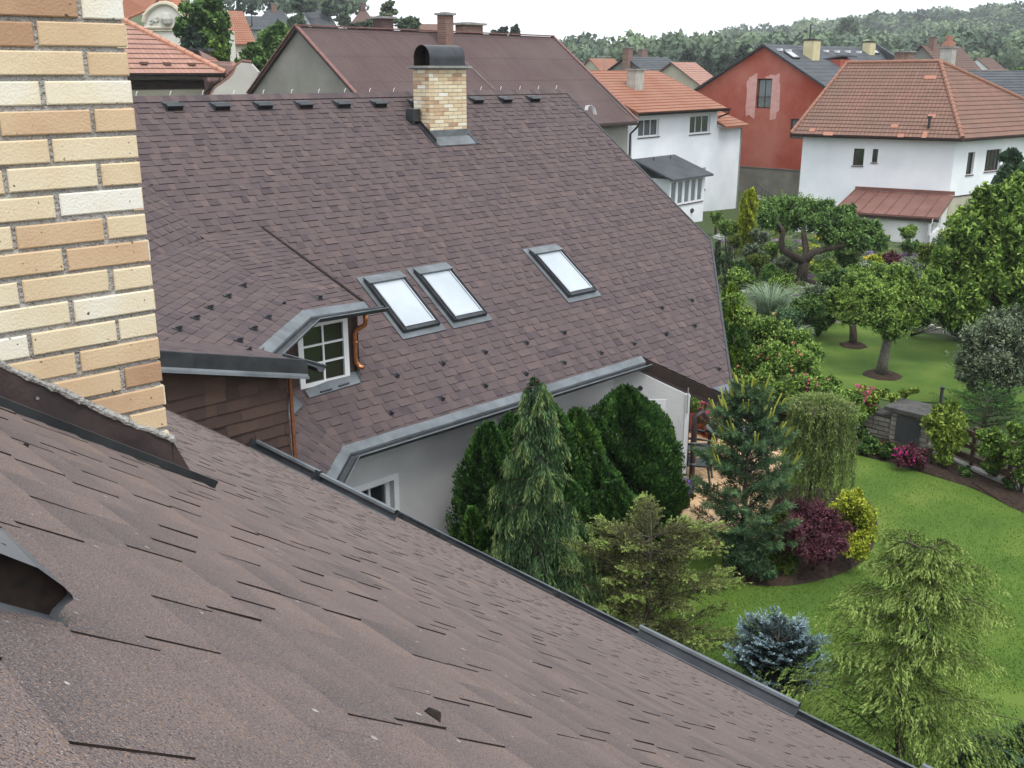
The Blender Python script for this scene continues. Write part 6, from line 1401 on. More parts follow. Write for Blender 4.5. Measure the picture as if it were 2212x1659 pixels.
# stone edging of the upper lawn at the back and right
mb = MB(); rnd = random.Random(9)
st_ = [pz(x, y, GZ) for x, y in ((1765, 700), (1830, 692), (1900, 694), (1980, 714), (2050, 722), (2120, 745), (2200, 790))]
for a_, b_ in zip(st_[:-1], st_[1:]):
    k = int(np.linalg.norm(b_-a_)/.32)
    for i in range(k):
        p = a_+(b_-a_)*(i/k)+A3([rnd.uniform(-.05, .05), rnd.uniform(-.05, .05), 0]); h_ = rnd.uniform(.1, .26); d = nrm(b_-a_); pr = A3([-d[1], d[0], 0]); q = [p+d*(.16*rnd.uniform(.7, 1.1)*sx)+pr*(.12*rnd.uniform(.7, 1.2)*sy) for sx, sy in ((-1, -1), (1, -1), (1, 1), (-1, 1))]
        mb.hexa([v-Z*.05 for v in q]+[p+(v-p)*rnd.uniform(.55, .85)+Z*h_ for v in q], 0)
tag(mb.build('edging_stones', M['stone_stack']), 'row of rough edging stones along the back of the upper lawn', 'edging', kind='stuff')
# flower pots
def pot(name, label, p, r, h, fl, lf='broad_light', n=500, fr=1.25, fh=.34, group=None, m=None, k=60):
    t = thing(name, label, 'flower pot', p, group); mb = MB(); mb.lathe(p, [(0, .0), (r*.72, 0), (r*.95, h*.8), (r*1.08, h*.8), (r*1.08, h), (r*.95, h), (r*.9, h*.85), (0, h*.82)], 20, 0); mb.lathe(p, [(0, .001), (r*1.15, .001), (r*1.2, .035), (r*1.1, .035)], 20, 0); mb.build('pot', m or M['terracotta'], t, smooth=False)
    c = A3(p)+Z*(h+fh*.4); P, Nn, T = blob_pts([(c[0], c[1], c[2], r*fr, r*fr, fh*.6)], n, .2); D = unit(n); D[:, 2] = abs(D[:, 2]); quadmesh('plant', leaves(P, D, .06, .032), T, FOL[lf], t)
    if fl: P, Nn, T = blob_pts([(c[0], c[1], c[2]+fh*.15, r*fr*1.05, r*fr*1.05, fh*.55)], k, .85); P = P[P[:, 2] > c[2]-.02]; P = np.repeat(P, 4, 0)+rng.normal(0, .012, (len(P)*4, 3)); quadmesh('flowers', leaves(P, unit(len(P)), .045, .035), rng.random(len(P)), FOL[fl], t)
    return t
def tz(x, y): return pz(x, y, TZ+.002)
pot('flower_pot', 'terracotta pot with pink flowers left of the pair at the back of the terrace', tz(1511, 932), .17, .24, 'pink', fh=.42); pot('flower_pot', 'terracotta pot with dense pink flowers right of the pair at the back of the terrace', tz(1536, 942), .17, .24, 'pink', fh=.42, k=90)
pot('flower_pot', 'tall orange clay planter behind the house corner', tz(1496, 930), .15, .45, None, fh=.35)
pot('flower_pot', 'dark pot of blue-violet flowers at the foot of the house corner', tz(1467, 1092), .17, .2, 'purple_fl', fh=.36, k=110, m=M['wood_dark'])
pz8 = pY(1874, 890, (a0+wd_*1.0)[1]); pz8[2] = zc_+.06; pot('flower_pot', 'terracotta pot with a pink rose standing on the garden wall', pz8, .13, .2, 'pink', fh=.22)
q8 = A3([*(a0+wd_*.62+e*.1)[:2], zc_+.06]); pot('flower_bowl', 'low stone bowl with yellow-green succulents on the garden wall', q8, .15, .10, None, 'broad_yellow', fh=.16, m=M['concrete'])
# plastic garden chairs and table
def chair(label, p, rot, group=None):
    t = thing('garden_chair', label, 'chair', (0, 0, 0), group); mm = M['green_plastic']
    mb = MB(); mb.prism([(-.22, -.22, .42), (.22, -.22, .42), (.20, .22, .40), (-.20, .22, .40)], (0, 0, -.03), 0); mb.build('seat', mm, t, local=True)
    mb = MB()
    for i in range(7): x = -.19+i*.0635; mb.prism([(x-.022, .20, .42), (x+.022, .20, .42), (x+.024, .34, 1.02), (x-.024, .34, 1.02)], (0, -.015, 0), 0)
    mb.box((-.225, .325, .98), (.45, 0, 0), (0, .03, .0), (0, .015, .07), 0); mb.box((-.225, .25, .68), (.45, 0, 0), (0, .025, 0), (0, .012, .05), 0); mb.build('backrest', mm, t, local=True)
    for sx in (-1, 1):
        for sy, y2 in ((-1, -.27), (1, .30)): mb = MB(); mb.tube([(sx*.21, sy*.2, .42), (sx*.26, y2, 0)], [.026, .02], 7); mb.build('leg', mm, t, local=True)
        mb = MB(); mb.tube([(sx*.25, -.22, .40), (sx*.27, -.23, .64), (sx*.27, .0, .66), (sx*.25, .27, .66)], [.02, .024, .026, .02], 7); mb.build('armrest', mm, t, local=True)
    t.location = Vector([float(v) for v in p]); t.rotation_euler = (0, 0, math.radians(rot)); return t
chair('dark green slatted garden chair tilted toward the house corner, nearer of the pair', tz(1506, 1040), 75); chair('dark green slatted garden chair against the wall, farther of the pair', tz(1504, 1005), 80)
chair('dark green garden chair at the back end of the terrace table', tz(1562, 948), 10); 
t = thing('garden_table', 'dark green oval plastic garden table on the terrace behind the pine', 'table', (0, 0, 0)); mb = MB(); ov_ = [(.78*math.copysign(abs(math.cos(a))**.7, math.cos(a)), .45*math.copysign(abs(math.sin(a))**.7, math.sin(a)), .73) for a in np.linspace(0, 2*math.pi, 28, endpoint=False)]
mb.prism(ov_, (0, 0, -.035), 0); mb.build('tabletop', M['green_plastic'], t, local=True)
for sx in (-1, 1):
    for sy in (-1, 1): mb = MB(); mb.tube([(sx*.52, sy*.26, .70), (sx*.58, sy*.33, 0)], [.04, .03], 7); mb.build('leg', M['green_plastic'], t, local=True)
pt = tz(1590, 1010); t.location = Vector([float(v) for v in pt]); t.rotation_euler = (0, 0, math.radians(115))
# blue and white parasol/tent corner peeping over the rose bush
p = pY(1614, 790*0+672+110*0, 27.5); cover_p = pY(1620, 782*0+676, 27.)

# ---------------------------------------------------------------- garden planting on the right
def trunk_px(px, py, path, rads, Y=None):
    b = pz(px, py, GZ); pts = [b] + [pY(x, y, b[1]+dy) for x, y, dy in path]; return b, (pts, rads)
G1 = 'fruit trees on the lawns'
b, tr = trunk_px(1729, 610, [(1733, 590, 0), (1738, 570, 0), (1736, 562, 0)], [.26, .2, .19, .2]); Ya = float(b[1])
cl_ = clumps_px([(1665, 450, 28), (1700, 445, 30, 1.), (1740, 448, 30, 1.5), (1775, 455, 28, 1.), (1660, 478, 24, -1), (1800, 478, 30, 0), (1840, 492, 32, .5), (1875, 505, 30, .6), (1895, 525, 24, 0), (1855, 525, 28, -1.), (1815, 520, 26, 1.), (1720, 475, 26, -1.3), (1762, 485, 24, -1.5), (1690, 490, 18, 0), (1790, 510, 24, -1.2), (1830, 462, 22, 1.2)], Ya)
T_ = broad('apple_tree', 'old apple tree with a wide flat crown and forking trunk before the lean-to', 'tree', b, cl_, 40000, (.11, .55), FOL['broad'], None, limbs=False, lump=.45)
mb = MB(); P_ = lambda x, y, d=0: pY(x, y, Ya+d)
mb.tube([b-Z*.1, P_(1733, 588), P_(1737, 566)], [.27, .21, .22], 10); mb.tube([P_(1737, 566), P_(1712, 552, -.3), P_(1690, 540, -.5), P_(1688, 520, -.5), P_(1692, 498, -.4), P_(1680, 478)], [.17, .15, .13, .11, .09, .05], 8)
mb.tube([P_(1737, 566), P_(1742, 545, .3), P_(1738, 520, .5), P_(1735, 495, .6), P_(1745, 465, 1)], [.16, .13, .12, .09, .05], 8); mb.tube([P_(1738, 566), P_(1757, 545), P_(1785, 538, .3), P_(1815, 532, .3), P_(1850, 520)], [.17, .14, .12, .10, .05], 8); mb.tube([P_(1815, 532, .3), P_(1830, 505, .8), P_(1835, 480, .8)], [.08, .06, .03], 6)
mb.build('trunk', M['bark'], T_, smooth=True)
b, tr = trunk_px(1843, 746, [(1843, 720, 0), (1842, 700, 0)], [.13, .11, .10])
broad('fruit_tree', 'small fruit tree with a straight dark trunk, left one on the upper lawn', 'tree', b, clumps_px([(1842, 640, 34), (1815, 655, 26), (1868, 655, 26, .4), (1845, 610, 26, .3), (1828, 685, 20, -.4), (1866, 690, 18), (1800, 640, 18)], float(b[1])), 20000, (.075, .5), FOL['broad_light'], tr, group=G1, lump=.5)
b, tr = trunk_px(1903, 812, [(1908, 780, 0), (1915, 745, 0), (1924, 722, 0)], [.17, .14, .12, .12])
broad('fruit_tree', 'leaning fruit tree with a thick grey trunk in a soil ring on the upper lawn', 'tree', b, clumps_px([(1925, 640, 44), (1885, 650, 36), (1960, 650, 38, .5), (1935, 600, 34, .3), (1985, 625, 32, .4), (1900, 690, 34, -.3), (1950, 695, 32), (1925, 720, 22), (1880, 620, 26, .5), (1995, 665, 24, 0), (2015, 600, 22, .6)], float(b[1])), 42000, (.075, .5), FOL['broad_light'], tr, group=G1, lump=.5, bark='bark_grey')
b = pz(2150, 745, GZ); Yw = float(b[1])-2
broad('walnut_tree', 'large walnut tree with long pale green leaves filling the right edge', 'tree', (b[0], Yw, GZ), clumps_px([(2160, 440, 50), (2120, 480, 48), (2200, 470, 60), (2080, 530, 46), (2140, 540, 60), (2210, 550, 60), (2060, 590, 40), (2110, 610, 56), (2180, 630, 60), (2060, 640, 36, -.5), (2230, 620, 60), (2040, 555, 24, -.5), (2130, 420, 26), (2200, 410, 34), (2095, 500, 22, -.8), (2090, 670, 44), (2150, 690, 48)], Yw), 52000, (.15, .42), FOL['broad_light'], ([(b[0], Yw, GZ), (b[0]+.1, Yw, GZ+1.4)], [.2, .16]), droop=.2, lump=.5)
broad('walnut_tree', 'dark shaded lower tree mass left of the walnut behind the upper lawn', 'tree', (12.6, 31, GZ), clumps_px([(2030, 660, 38), (2065, 690, 40), (2000, 640, 26), (2110, 700, 44), (1990, 690, 22), (2150, 710, 40)], 30.5), 22000, (.09, .5), FOL['broad'], lump=.45)
b = pz(2150, 890, GZ); broad('grey_shrub', 'grey-green loose shrub tree overhanging the right side of the upper lawn', 'shrub', b, clumps_px([(2150, 710, 44), (2110, 740, 40), (2190, 740, 50), (2090, 780, 36), (2140, 790, 50), (2200, 800, 50), (2110, 830, 34), (2160, 840, 40), (2080, 810, 20), (2215, 700, 40)], float(b[1])), 24000, (.07, .42), FOL['greygreen'], lump=.5)
broad('mountain_pine', 'dark bushy pine at the right edge beside the white house', 'conifer', (23.6, 47, GZ-1), clumps_px([(2190, 345, 22), (2175, 375, 26), (2205, 370, 26), (2165, 395, 16), (2200, 395, 22)], 47), 7000, (.22, .12), FOL['pine'], ([(23.2, 47, GZ-1), (23.2, 47, -4.6)], [.2, .12]))
mb = MB(); c = pY(1614, 480, 43.5)
def colm(name, label, px, pyt, pyb, wpx, m, n, Y=None, leaf=.09, p=.22, group=None, top=.5):
    b = pz(px, pyb, GZ) if Y is None else A3([pY(px, pyb, Y)[0], Y, GZ]); Yc = float(b[1]); tp = pY(px, pyt, Yc); k = Yc*.98/FP
    return thuja(name, label, b, float(tp[2])-GZ, wpx*k/2, n, m, p=p, leaf=leaf, top=top, group=group)
colm('golden_column', 'tall narrow yellow-green columnar conifer beside the white house corner', 1612, 409, 548, 40, 'golden', 9000, leaf=.12, p=.12, top=.8)
colm('juniper_column', 'slender blue-green columnar juniper, farther of the two beside the shingle roof verge', 1546, 520, 612, 14, 'greygreen', 2200, p=.15); colm('juniper_column', 'slender blue-green columnar juniper, nearer one at the shingle roof verge', 1569, 532, 625, 16, 'greygreen', 2400, p=.15)
# hedge of thujas behind the roof corner
for i, (px, pyt, Y, wpx) in enumerate(((1582, 612, 29.5, 44), (1586, 655, 27.0, 46), (1580, 700, 24.8, 46), (1582, 742, 23.2, 44))):
    x = pY(px, pyt, Y); thuja('hedge_thuja', ['bright yellow-green clipped thuja, farthest in the hedge beside the roof verge', 'second thuja from the back in the hedge beside the roof verge', 'third thuja from the back in the hedge beside the roof verge', 'nearest thuja in the hedge beside the roof verge, above the rose bush'][i], (x[0], Y, GZ), float(x[2])-GZ, wpx*Y/FP/2*1.15, 5000, 'hedge', p=.2, group='hedge behind the roof corner', top=.5, leaf=.085)
for i, (px, Y) in enumerate(((1508, 24.5), (1545, 24.0), (1578, 23.4))):
    x = pY(px, 850+i*8, Y); thuja('boundary_thuja', ['dark thuja beyond the terrace, seen left under the roof corner', 'dark thuja beyond the terrace, seen in the middle under the roof corner', 'dark thuja beyond the terrace, seen right under the roof corner'][i], (x[0], Y, GZ), 2.3, .55, 5000, 'thuja2', p=.3, group='dark shrubs closing the terrace', top=.5)
# rose bushes
def flowers(parent, P, col, sz=.06, k=6):
    P2 = np.repeat(P, k, 0)+rng.normal(0, sz*.28, (len(P)*k, 3)); quadmesh('flowers', leaves(P2, unit(len(P2)), sz, sz*.8), rng.random(len(P2)), FOL[col], parent)
def rose(label, base, cl_, n, nf, col, lf='broad', leaf=(.07, .55), fs=.07, cat='rose bush', name='rose_bush'):
    t = broad(name, label, cat, base, cl_, n, leaf, FOL[lf], lump=.35); P, Nn, T = blob_pts(cl_, nf*3, .93, .3); P = P[(Nn[:, 1] < .4) | (Nn[:, 2] > .2)][:nf]; flowers(t, P, col, fs); return t
rose('big mounded rose bush with peach-coloured blooms behind the roof corner', pz(1680, 880, GZ), clumps_px([(1640, 720, 44, 1.5), (1690, 730, 42, 1.5), (1620, 780, 42, .8), (1670, 790, 50, .6), (1725, 780, 44, .8), (1640, 840, 44), (1700, 850, 46), (1755, 820, 32, .4), (1610, 680, 22, 2), (1730, 730, 22, 1.6), (1760, 770, 22, .9), (1590, 830, 30)], 22.5), 26000, 45, 'peach', 'broad_light', fs=.055)
rose('climbing rose full of deep pink blooms spilling over the garden wall', pz(1800, 930, GZ), clumps_px([(1740, 830, 26, .3), (1775, 845, 30), (1800, 870, 32, -.2), (1760, 880, 32, -.2), (1830, 865, 26), (1840, 900, 24, -.3), (1725, 870, 26), (1800, 830, 18, .3)], 21.6), 12000, 50, 'pink', 'broad_light', fs=.045)
rose('trailing rose with scattered pale pink blooms along the wall top', pz(1890, 925, GZ), clumps_px([(1860, 850, 17), (1885, 862, 15), (1905, 850, 13), (1930, 858, 13, .2), (1955, 850, 11, .3), (1975, 845, 9, .3), (1850, 880, 17), (1880, 885, 13)], 21.7), 3200, 26, 'pink', 'broad_yellow', fs=.055, leaf=(.06, .5))
rose('low azalea with magenta flowers in front of the stone pillar', pz(1965, 1010, GZ), clumps_px([(1955, 985, 22), (1980, 985, 20), (1965, 972, 16, .1), (1945, 1000, 14, -.1), (1990, 1000, 14, -.1)], 19.8), 3500, 60, 'magenta', 'maple', fs=.045, leaf=(.05, .5), cat='shrub', name='azalea')
for i, (px, py, r, lf, lab, col) in enumerate(((1880, 965, 20, 'broad', 'low rose bush at the foot of the garden wall, pale yellow bloom', 'yellow_fl'), (1850, 930, 18, 'broad', 'dark leafed bush with a pale bloom under the weeping larch side of the wall', 'white_fl'), (1920, 975, 14, 'broad', 'small rose bush with a dark red bloom before the wall', 'red_fl'))):
    bb = pz(px, py+18, GZ); rose(lab, bb, clumps_px([(px, py, r), (px+r*.7, py+6, r*.7), (px-r*.7, py+4, r*.7), (px, py-r*.7, r*.6)], float(bb[1])), 2600, 5, col, lf, fs=.07)
b = pz(2045, 1012, GZ); broad('light_shrub', 'upright bright yellow-green shrub right of the stone pillar', 'shrub', b, clumps_px([(2040, 900, 30), (2065, 920, 28), (2025, 930, 28), (2050, 955, 30), (2040, 985, 22), (2075, 950, 20), (2020, 905, 18), (2055, 880, 16)], float(b[1])), 8500, (.075, .5), FOL['broad_yellow'], upf=.6, lump=.3)
b = pz(2150, 1040, GZ); broad('light_shrub', 'second bright shrub by the rail fence at the right', 'shrub', b, clumps_px([(2145, 945, 26), (2165, 965, 26), (2130, 970, 22), (2155, 995, 24), (2140, 1010, 18)], float(b[1])), 6000, (.07, .5), FOL['broad_light'], upf=.5, lump=.3)
b = pz(2205, 1070, GZ); broad('light_shrub', 'third light green shrub cut by the right picture edge', 'shrub', b, clumps_px([(2200, 935, 24), (2225, 960, 30), (2195, 985, 24), (2210, 1025, 22)], float(b[1])), 6000, (.07, .5), FOL['broad_light'], upf=.4, lump=.3)
for (px, py, lab) in ((2085, 1035, 'tiny seedling shrub on the soil strip near the fence'), (2180, 1060, 'little leafy plant at the corner of the soil strip')):
    b = pz(px, py, GZ); broad('small_plant', lab, 'plant', b, clumps_px([(px, py-14, 12), (px+8, py-8, 9), (px-8, py-22, 7)], float(b[1])), 900, (.06, .5), FOL['broad'])
b = pz(2125, 930, GZ); spruce('dwarf_spruce', 'dark low spreading spruce behind the rail fence', b, .75, 1.15, 26, 'thuja', tw=.2, seed=30, per=7, k=12, nl=.05, nw=.016, rise=.3, droop=.1, p=.5, top=.3)
# middle shrubs between the lawns
mid = [(1600, 600, 26, 33, 'broad_light', 'full light green shrub behind the hedge, nearest the verge'), (1640, 625, 26, 33.5, 'broad', 'full shrub behind the pampas grass, left'), (1690, 615, 28, 36, 'broad_light', 'soft green shrub between the pampas grass and the apple tree trunk'), (1745, 660, 30, 31, 'broad', 'leafy shrub at the back left edge of the upper lawn'), (1790, 650, 30, 32.5, 'broad_light', 'tall soft shrub directly behind the left fruit tree'), (1620, 540, 18, 43, 'greygreen', 'silvery shrub in the rock garden near the verge'), (1670, 535, 18, 44, 'broad_light', 'low light shrub under the left branch of the apple tree'), (1780, 575, 22, 38.5, 'broad_light', 'low hedge-like shrub right of the apple tree trunk'), (1830, 560, 20, 41, 'broad', 'low shrub under the right branch of the apple tree'), (1880, 620, 30, 34, 'broad_light', 'wide light green shrub behind the leaning fruit tree, left side'), (1565, 560, 16, 40, 'broad', 'shrub in front of the porch beside the verge'), (1585, 650, 22, 28.5, 'broad_light', 'leafy filling shrub behind the rose bush'), (1650, 447, 20, 56, 'broad', 'bush beside the grey base of the red house'), (1548, 470, 15, 52, 'broad_light', 'light bush beside the iron hand rail'), (1690, 440, 16, 55, 'olive', 'dark bush at the left corner of the big white house'), (1760, 640, 40, 33, 'greygreen', 'round grey-green shrub behind the left fruit tree'), (1800, 610, 34, 35, 'broad', 'dark shrub behind the left fruit tree crown'), (1840, 590, 30, 36, 'broad_light', 'light green bush between the fruit trees, farther row'), (1900, 590, 34, 35.5, 'broad_light', 'pale leafy bush behind the leaning fruit tree'), (1770, 690, 26, 31, 'broad', 'low dark shrub at the left back corner of the upper lawn'), (1960, 590, 30, 35.5, 'greygreen', 'soft green bush behind the leaning fruit tree, right side'),
       (1660, 590, 26, 37, 'thuja2', 'round clipped evergreen by the purple flowers'), (1700, 560, 20, 40, 'greygreen', 'grey-blue cushion shrub in the rock garden'), (1640, 560, 20, 40, 'olive', 'dark green cushion shrub near the juniper columns'), (1600, 575, 16, 38, 'thuja', 'dark ball conifer right of the nearer juniper column'), (1570, 490, 22, 47, 'broad_light', 'loose green shrub at the foot of the porch steps'), (1590, 520, 16, 44, 'olive', 'reddish-green low shrub left of the golden column'), (1640, 510, 18, 46, 'greygreen', 'pale mound right of the golden column base'),
       (1680, 640, 22, 34, 'olive', 'small dark conifer in front of the pampas grass'), (1700, 690, 30, 29.5, 'pine', 'blue-green dome of grass at the left end of the upper lawn'), (2000, 545, 22, 41, 'olive', 'dark shrub by the lean-to wall'), (1930, 560, 18, 42, 'maple', 'reddish barberry below the lean-to wall'), (1960, 500, 18, 46, 'broad_light', 'climbing shrub on the lean-to wall'), (1965, 530, 16, 45, 'broad', 'lower part shrub under the climbing shrub on the lean-to wall'), (1895, 560, 18, 43, 'golden', 'yellowish low shrub under the apple tree'), (2040, 600, 26, 38, 'olive', 'brownish-green bush left of the walnut tree')]
for px, py, r, Y, lf, lab in mid:
    bb = A3([pY(px, py, Y)[0], Y, GZ-(.4 if Y > 42 else 0)]); c_ = clumps_px([(px+rng.uniform(-.6, .6)*r, py+rng.uniform(-.4, .4)*r, r*rng.uniform(.5, .75), rng.uniform(-.4, .4)) for q in range(6)]+[(px, py+r*.5, r*.7)], Y); broad('garden_shrub', lab, 'shrub', bb, c_, int(3500+r*110), (.075, .5), FOL[lf], group='shrubs between the lawns', lump=.5)
for px, lab in ((1640, 'dark refuse bin beside the grey base of the red house'), (1697, 'grey refuse bin at the corner of the big white house')):
    b = A3([pY(px, 430, 60)[0], 60., float(hgt(pY(px, 430, 60)[0], 60.))]); t = thing('refuse_bin', lab, 'bin', b, 'refuse bins'); mb = MB(); mb.lathe(b, [(0, 0), (.27, 0), (.33, .95), (0, .95)], 12); mb.build('body', M['dark_metal'], t); mb = MB(); mb.lathe(b+Z*.95, [(.36, 0), (.34, .07), (0, .12)], 12); mb.build('lid', M['bitumen'], t)
# pampas grass
def tuft(name, label, px, py, Y, h, r, n, m='grass_blade'):
    b = A3([pY(px, py, Y)[0], Y, GZ]); t = thing(name, label, 'ornamental grass', b); V = []; T = []
    for i in range(n):
        a = rng.uniform(0, 6.28); l_ = h*rng.uniform(.6, 1.1); o = A3([math.cos(a), math.sin(a), 0]); pr = A3([-o[1], o[0], 0])*.012; ps = [b+o*r*(.1+.9*s**1.6)*rng.uniform(.96, 1.04)+Z*l_*(1.35*s-.62*s**2.4) for s in np.linspace(0, 1, 6)]; tt = rng.random()
        for j in range(5): w0, w1 = 1-j/5.5, 1-(j+1)/5.5; V.append([ps[j]-pr*w0, ps[j]+pr*w0, ps[j+1]+pr*w1, ps[j+1]-pr*w1]); T.append(np.clip(.2+.5*tt+j*.08, 0, 1))
    quadmesh('blades', A3(V), A3(T), FOL[m], t)
tuft('pampas_grass', 'tall arching clump of silvery ornamental grass behind the rose bush', 1665, 690, 31.5, 1.9, 1.0, 900); tuft('pampas_grass', 'shorter bluish ornamental grass clump at the left end of the upper lawn', 1715, 720, 28.8, 1.1, .6, 500)
# rock garden cover: many low cushions and flower patches nobody would count
P = []; C = {'broad': [], 'greygreen': [], 'golden': [], 'olive': [], 'lilac': [], 'white_fl': [], 'yellow_fl': [], 'purple_fl': [], 'pink': []}
for i in range(330):
    px = rng.uniform(1555, 2070); py = rng.uniform(505, 600) if rng.random() < .7 else rng.uniform(600, 700)
    if py > 600 and px > 1760: continue
    p = pz(px, py, GZ); r_ = rng.uniform(.16, .5); k = rng.choice(['broad', 'greygreen', 'olive', 'golden', 'lilac', 'white_fl', 'yellow_fl', 'purple_fl', 'pink'], p=[.3, .26, .24, .07, .05, .025, .025, .02, .01])
    C[k].append((p[0], p[1], p[2]+r_*.1, r_, r_, r_*(.7 if k in ('broad', 'greygreen', 'olive', 'golden') else .35)))
for k, c in C.items():
    if c: n = len(c)*230; Pp, Nn, T = blob_pts(c, n, .6); D = unit(n)+Nn; D /= np.linalg.norm(D, axis=1, keepdims=True); tag(quadmesh('ground_cover', leaves(Pp, D, .09, .06), T, FOL[k]), 'low cushions and flower patches covering the rock garden', 'ground cover', kind='stuff')
Pp = np.stack([rng.uniform(0, 1, 3000), rng.uniform(0, 1, 3000)], 1); q = [pz(1850+300*a_, 960+75*a_+14*(b_-.5)*2-6, GZ) for a_, b_ in Pp]; q = A3(q); q[:, 2] += .03+rng.random(3000)*.05; tag(quadmesh('ground_cover', leaves(q, unit(3000), .05, .03), rng.random(3000)*.6, FOL['olive']), 'sparse weeds on the soil strip', 'ground cover', kind='stuff')
# grass tufts that break the lawn edge
n = 44000; px_ = rng.uniform(1420, 2620, n); py_ = rng.uniform(985, 1500, n)**1; pts = A3([pz(a_, b_, GZ+.012) for a_, b_ in zip(px_, py_)])
poly = [(float(p[0]), float(p[1])) for p in lawn1]
def inside(P, poly):
    c = np.zeros(len(P), bool); m = len(poly)
    for i in range(m):
        (x1, y1), (x2, y2) = poly[i], poly[(i+1) % m]; k = ((y1 > P[:, 1]) != (y2 > P[:, 1])); c ^= k & (P[:, 0] < (x2-x1)*(P[:, 1]-y1)/(y2-y1+1e-12)+x1)
    return c
bedp = [(float(p[0]), float(p[1])) for p in bed]; pts = pts[inside(pts, poly) & ~inside(pts, bedp)]; n = len(pts); D = unit(n)*.45; D[:, 2] = 1; D /= np.linalg.norm(D, axis=1, keepdims=True)
folmat('lawn_blade', [(0, (.058, .112, .016)), (.5, (.082, .145, .021)), (1, (.125, .185, .032))])
tag(quadmesh('lawn_grass', leaves(pts+Z*.012, D, .036, .012), .25+.5*rng.random(n), FOL['lawn_blade']), 'short mown grass of the near lawn', 'grass', kind='stuff')

# ---------------------------------------------------------------- trees of the town and the wooded hills
def town_tree(name, label, px, py_top, py_bot, wpx, Y, m, n, kind='round', group=None, leaf=None):
    tp, bt = pY(px, py_top, Y), pY(px, py_bot, Y); H = float(tp[2]-bt[2]); k = Y*.98/FP; R = wpx*k/2; leaf = leaf or max(.25, R*.11)
    b = A3([tp[0], Y, bt[2]-1.5]); cs = []
    if kind == 'round':
        for i in range(9): a = i*2.4; f = (i+.5)/9; rr = R*math.sin(math.pi*(.18+.72*f))*.55; cs.append((b[0]+math.cos(a)*rr, b[1]+math.sin(a)*rr, bt[2]+H*(.18+.7*f), R*.5, R*.5, H*.17))
    elif kind == 'spruce':
        for i in range(11): f = i/11; rr = R*(1-f)**.9+.12*R; cs += [(b[0]+math.cos(a)*rr*.45, b[1]+math.sin(a)*rr*.45, bt[2]+H*(.05+.9*f), rr*.55, rr*.55, H*.045) for a in (i, i+2.1, i+4.2)]
    else:
        for i in range(7): f = i/7; a = i*2.2; rr = R*(.9-.5*f); cs.append((b[0]+math.cos(a)*rr*.5, b[1]+math.sin(a)*rr*.5, bt[2]+H*(.35+.6*f), rr*.6, rr*.6, H*.05))
    return broad(name, label, 'tree', b, cs, n, (leaf, .6), FOL[m], ([b, A3([b[0], b[1], bt[2]+H*.5])], [R*.06+.08, .06]), group=group, lump=.35, limbs=False, inner=.4)
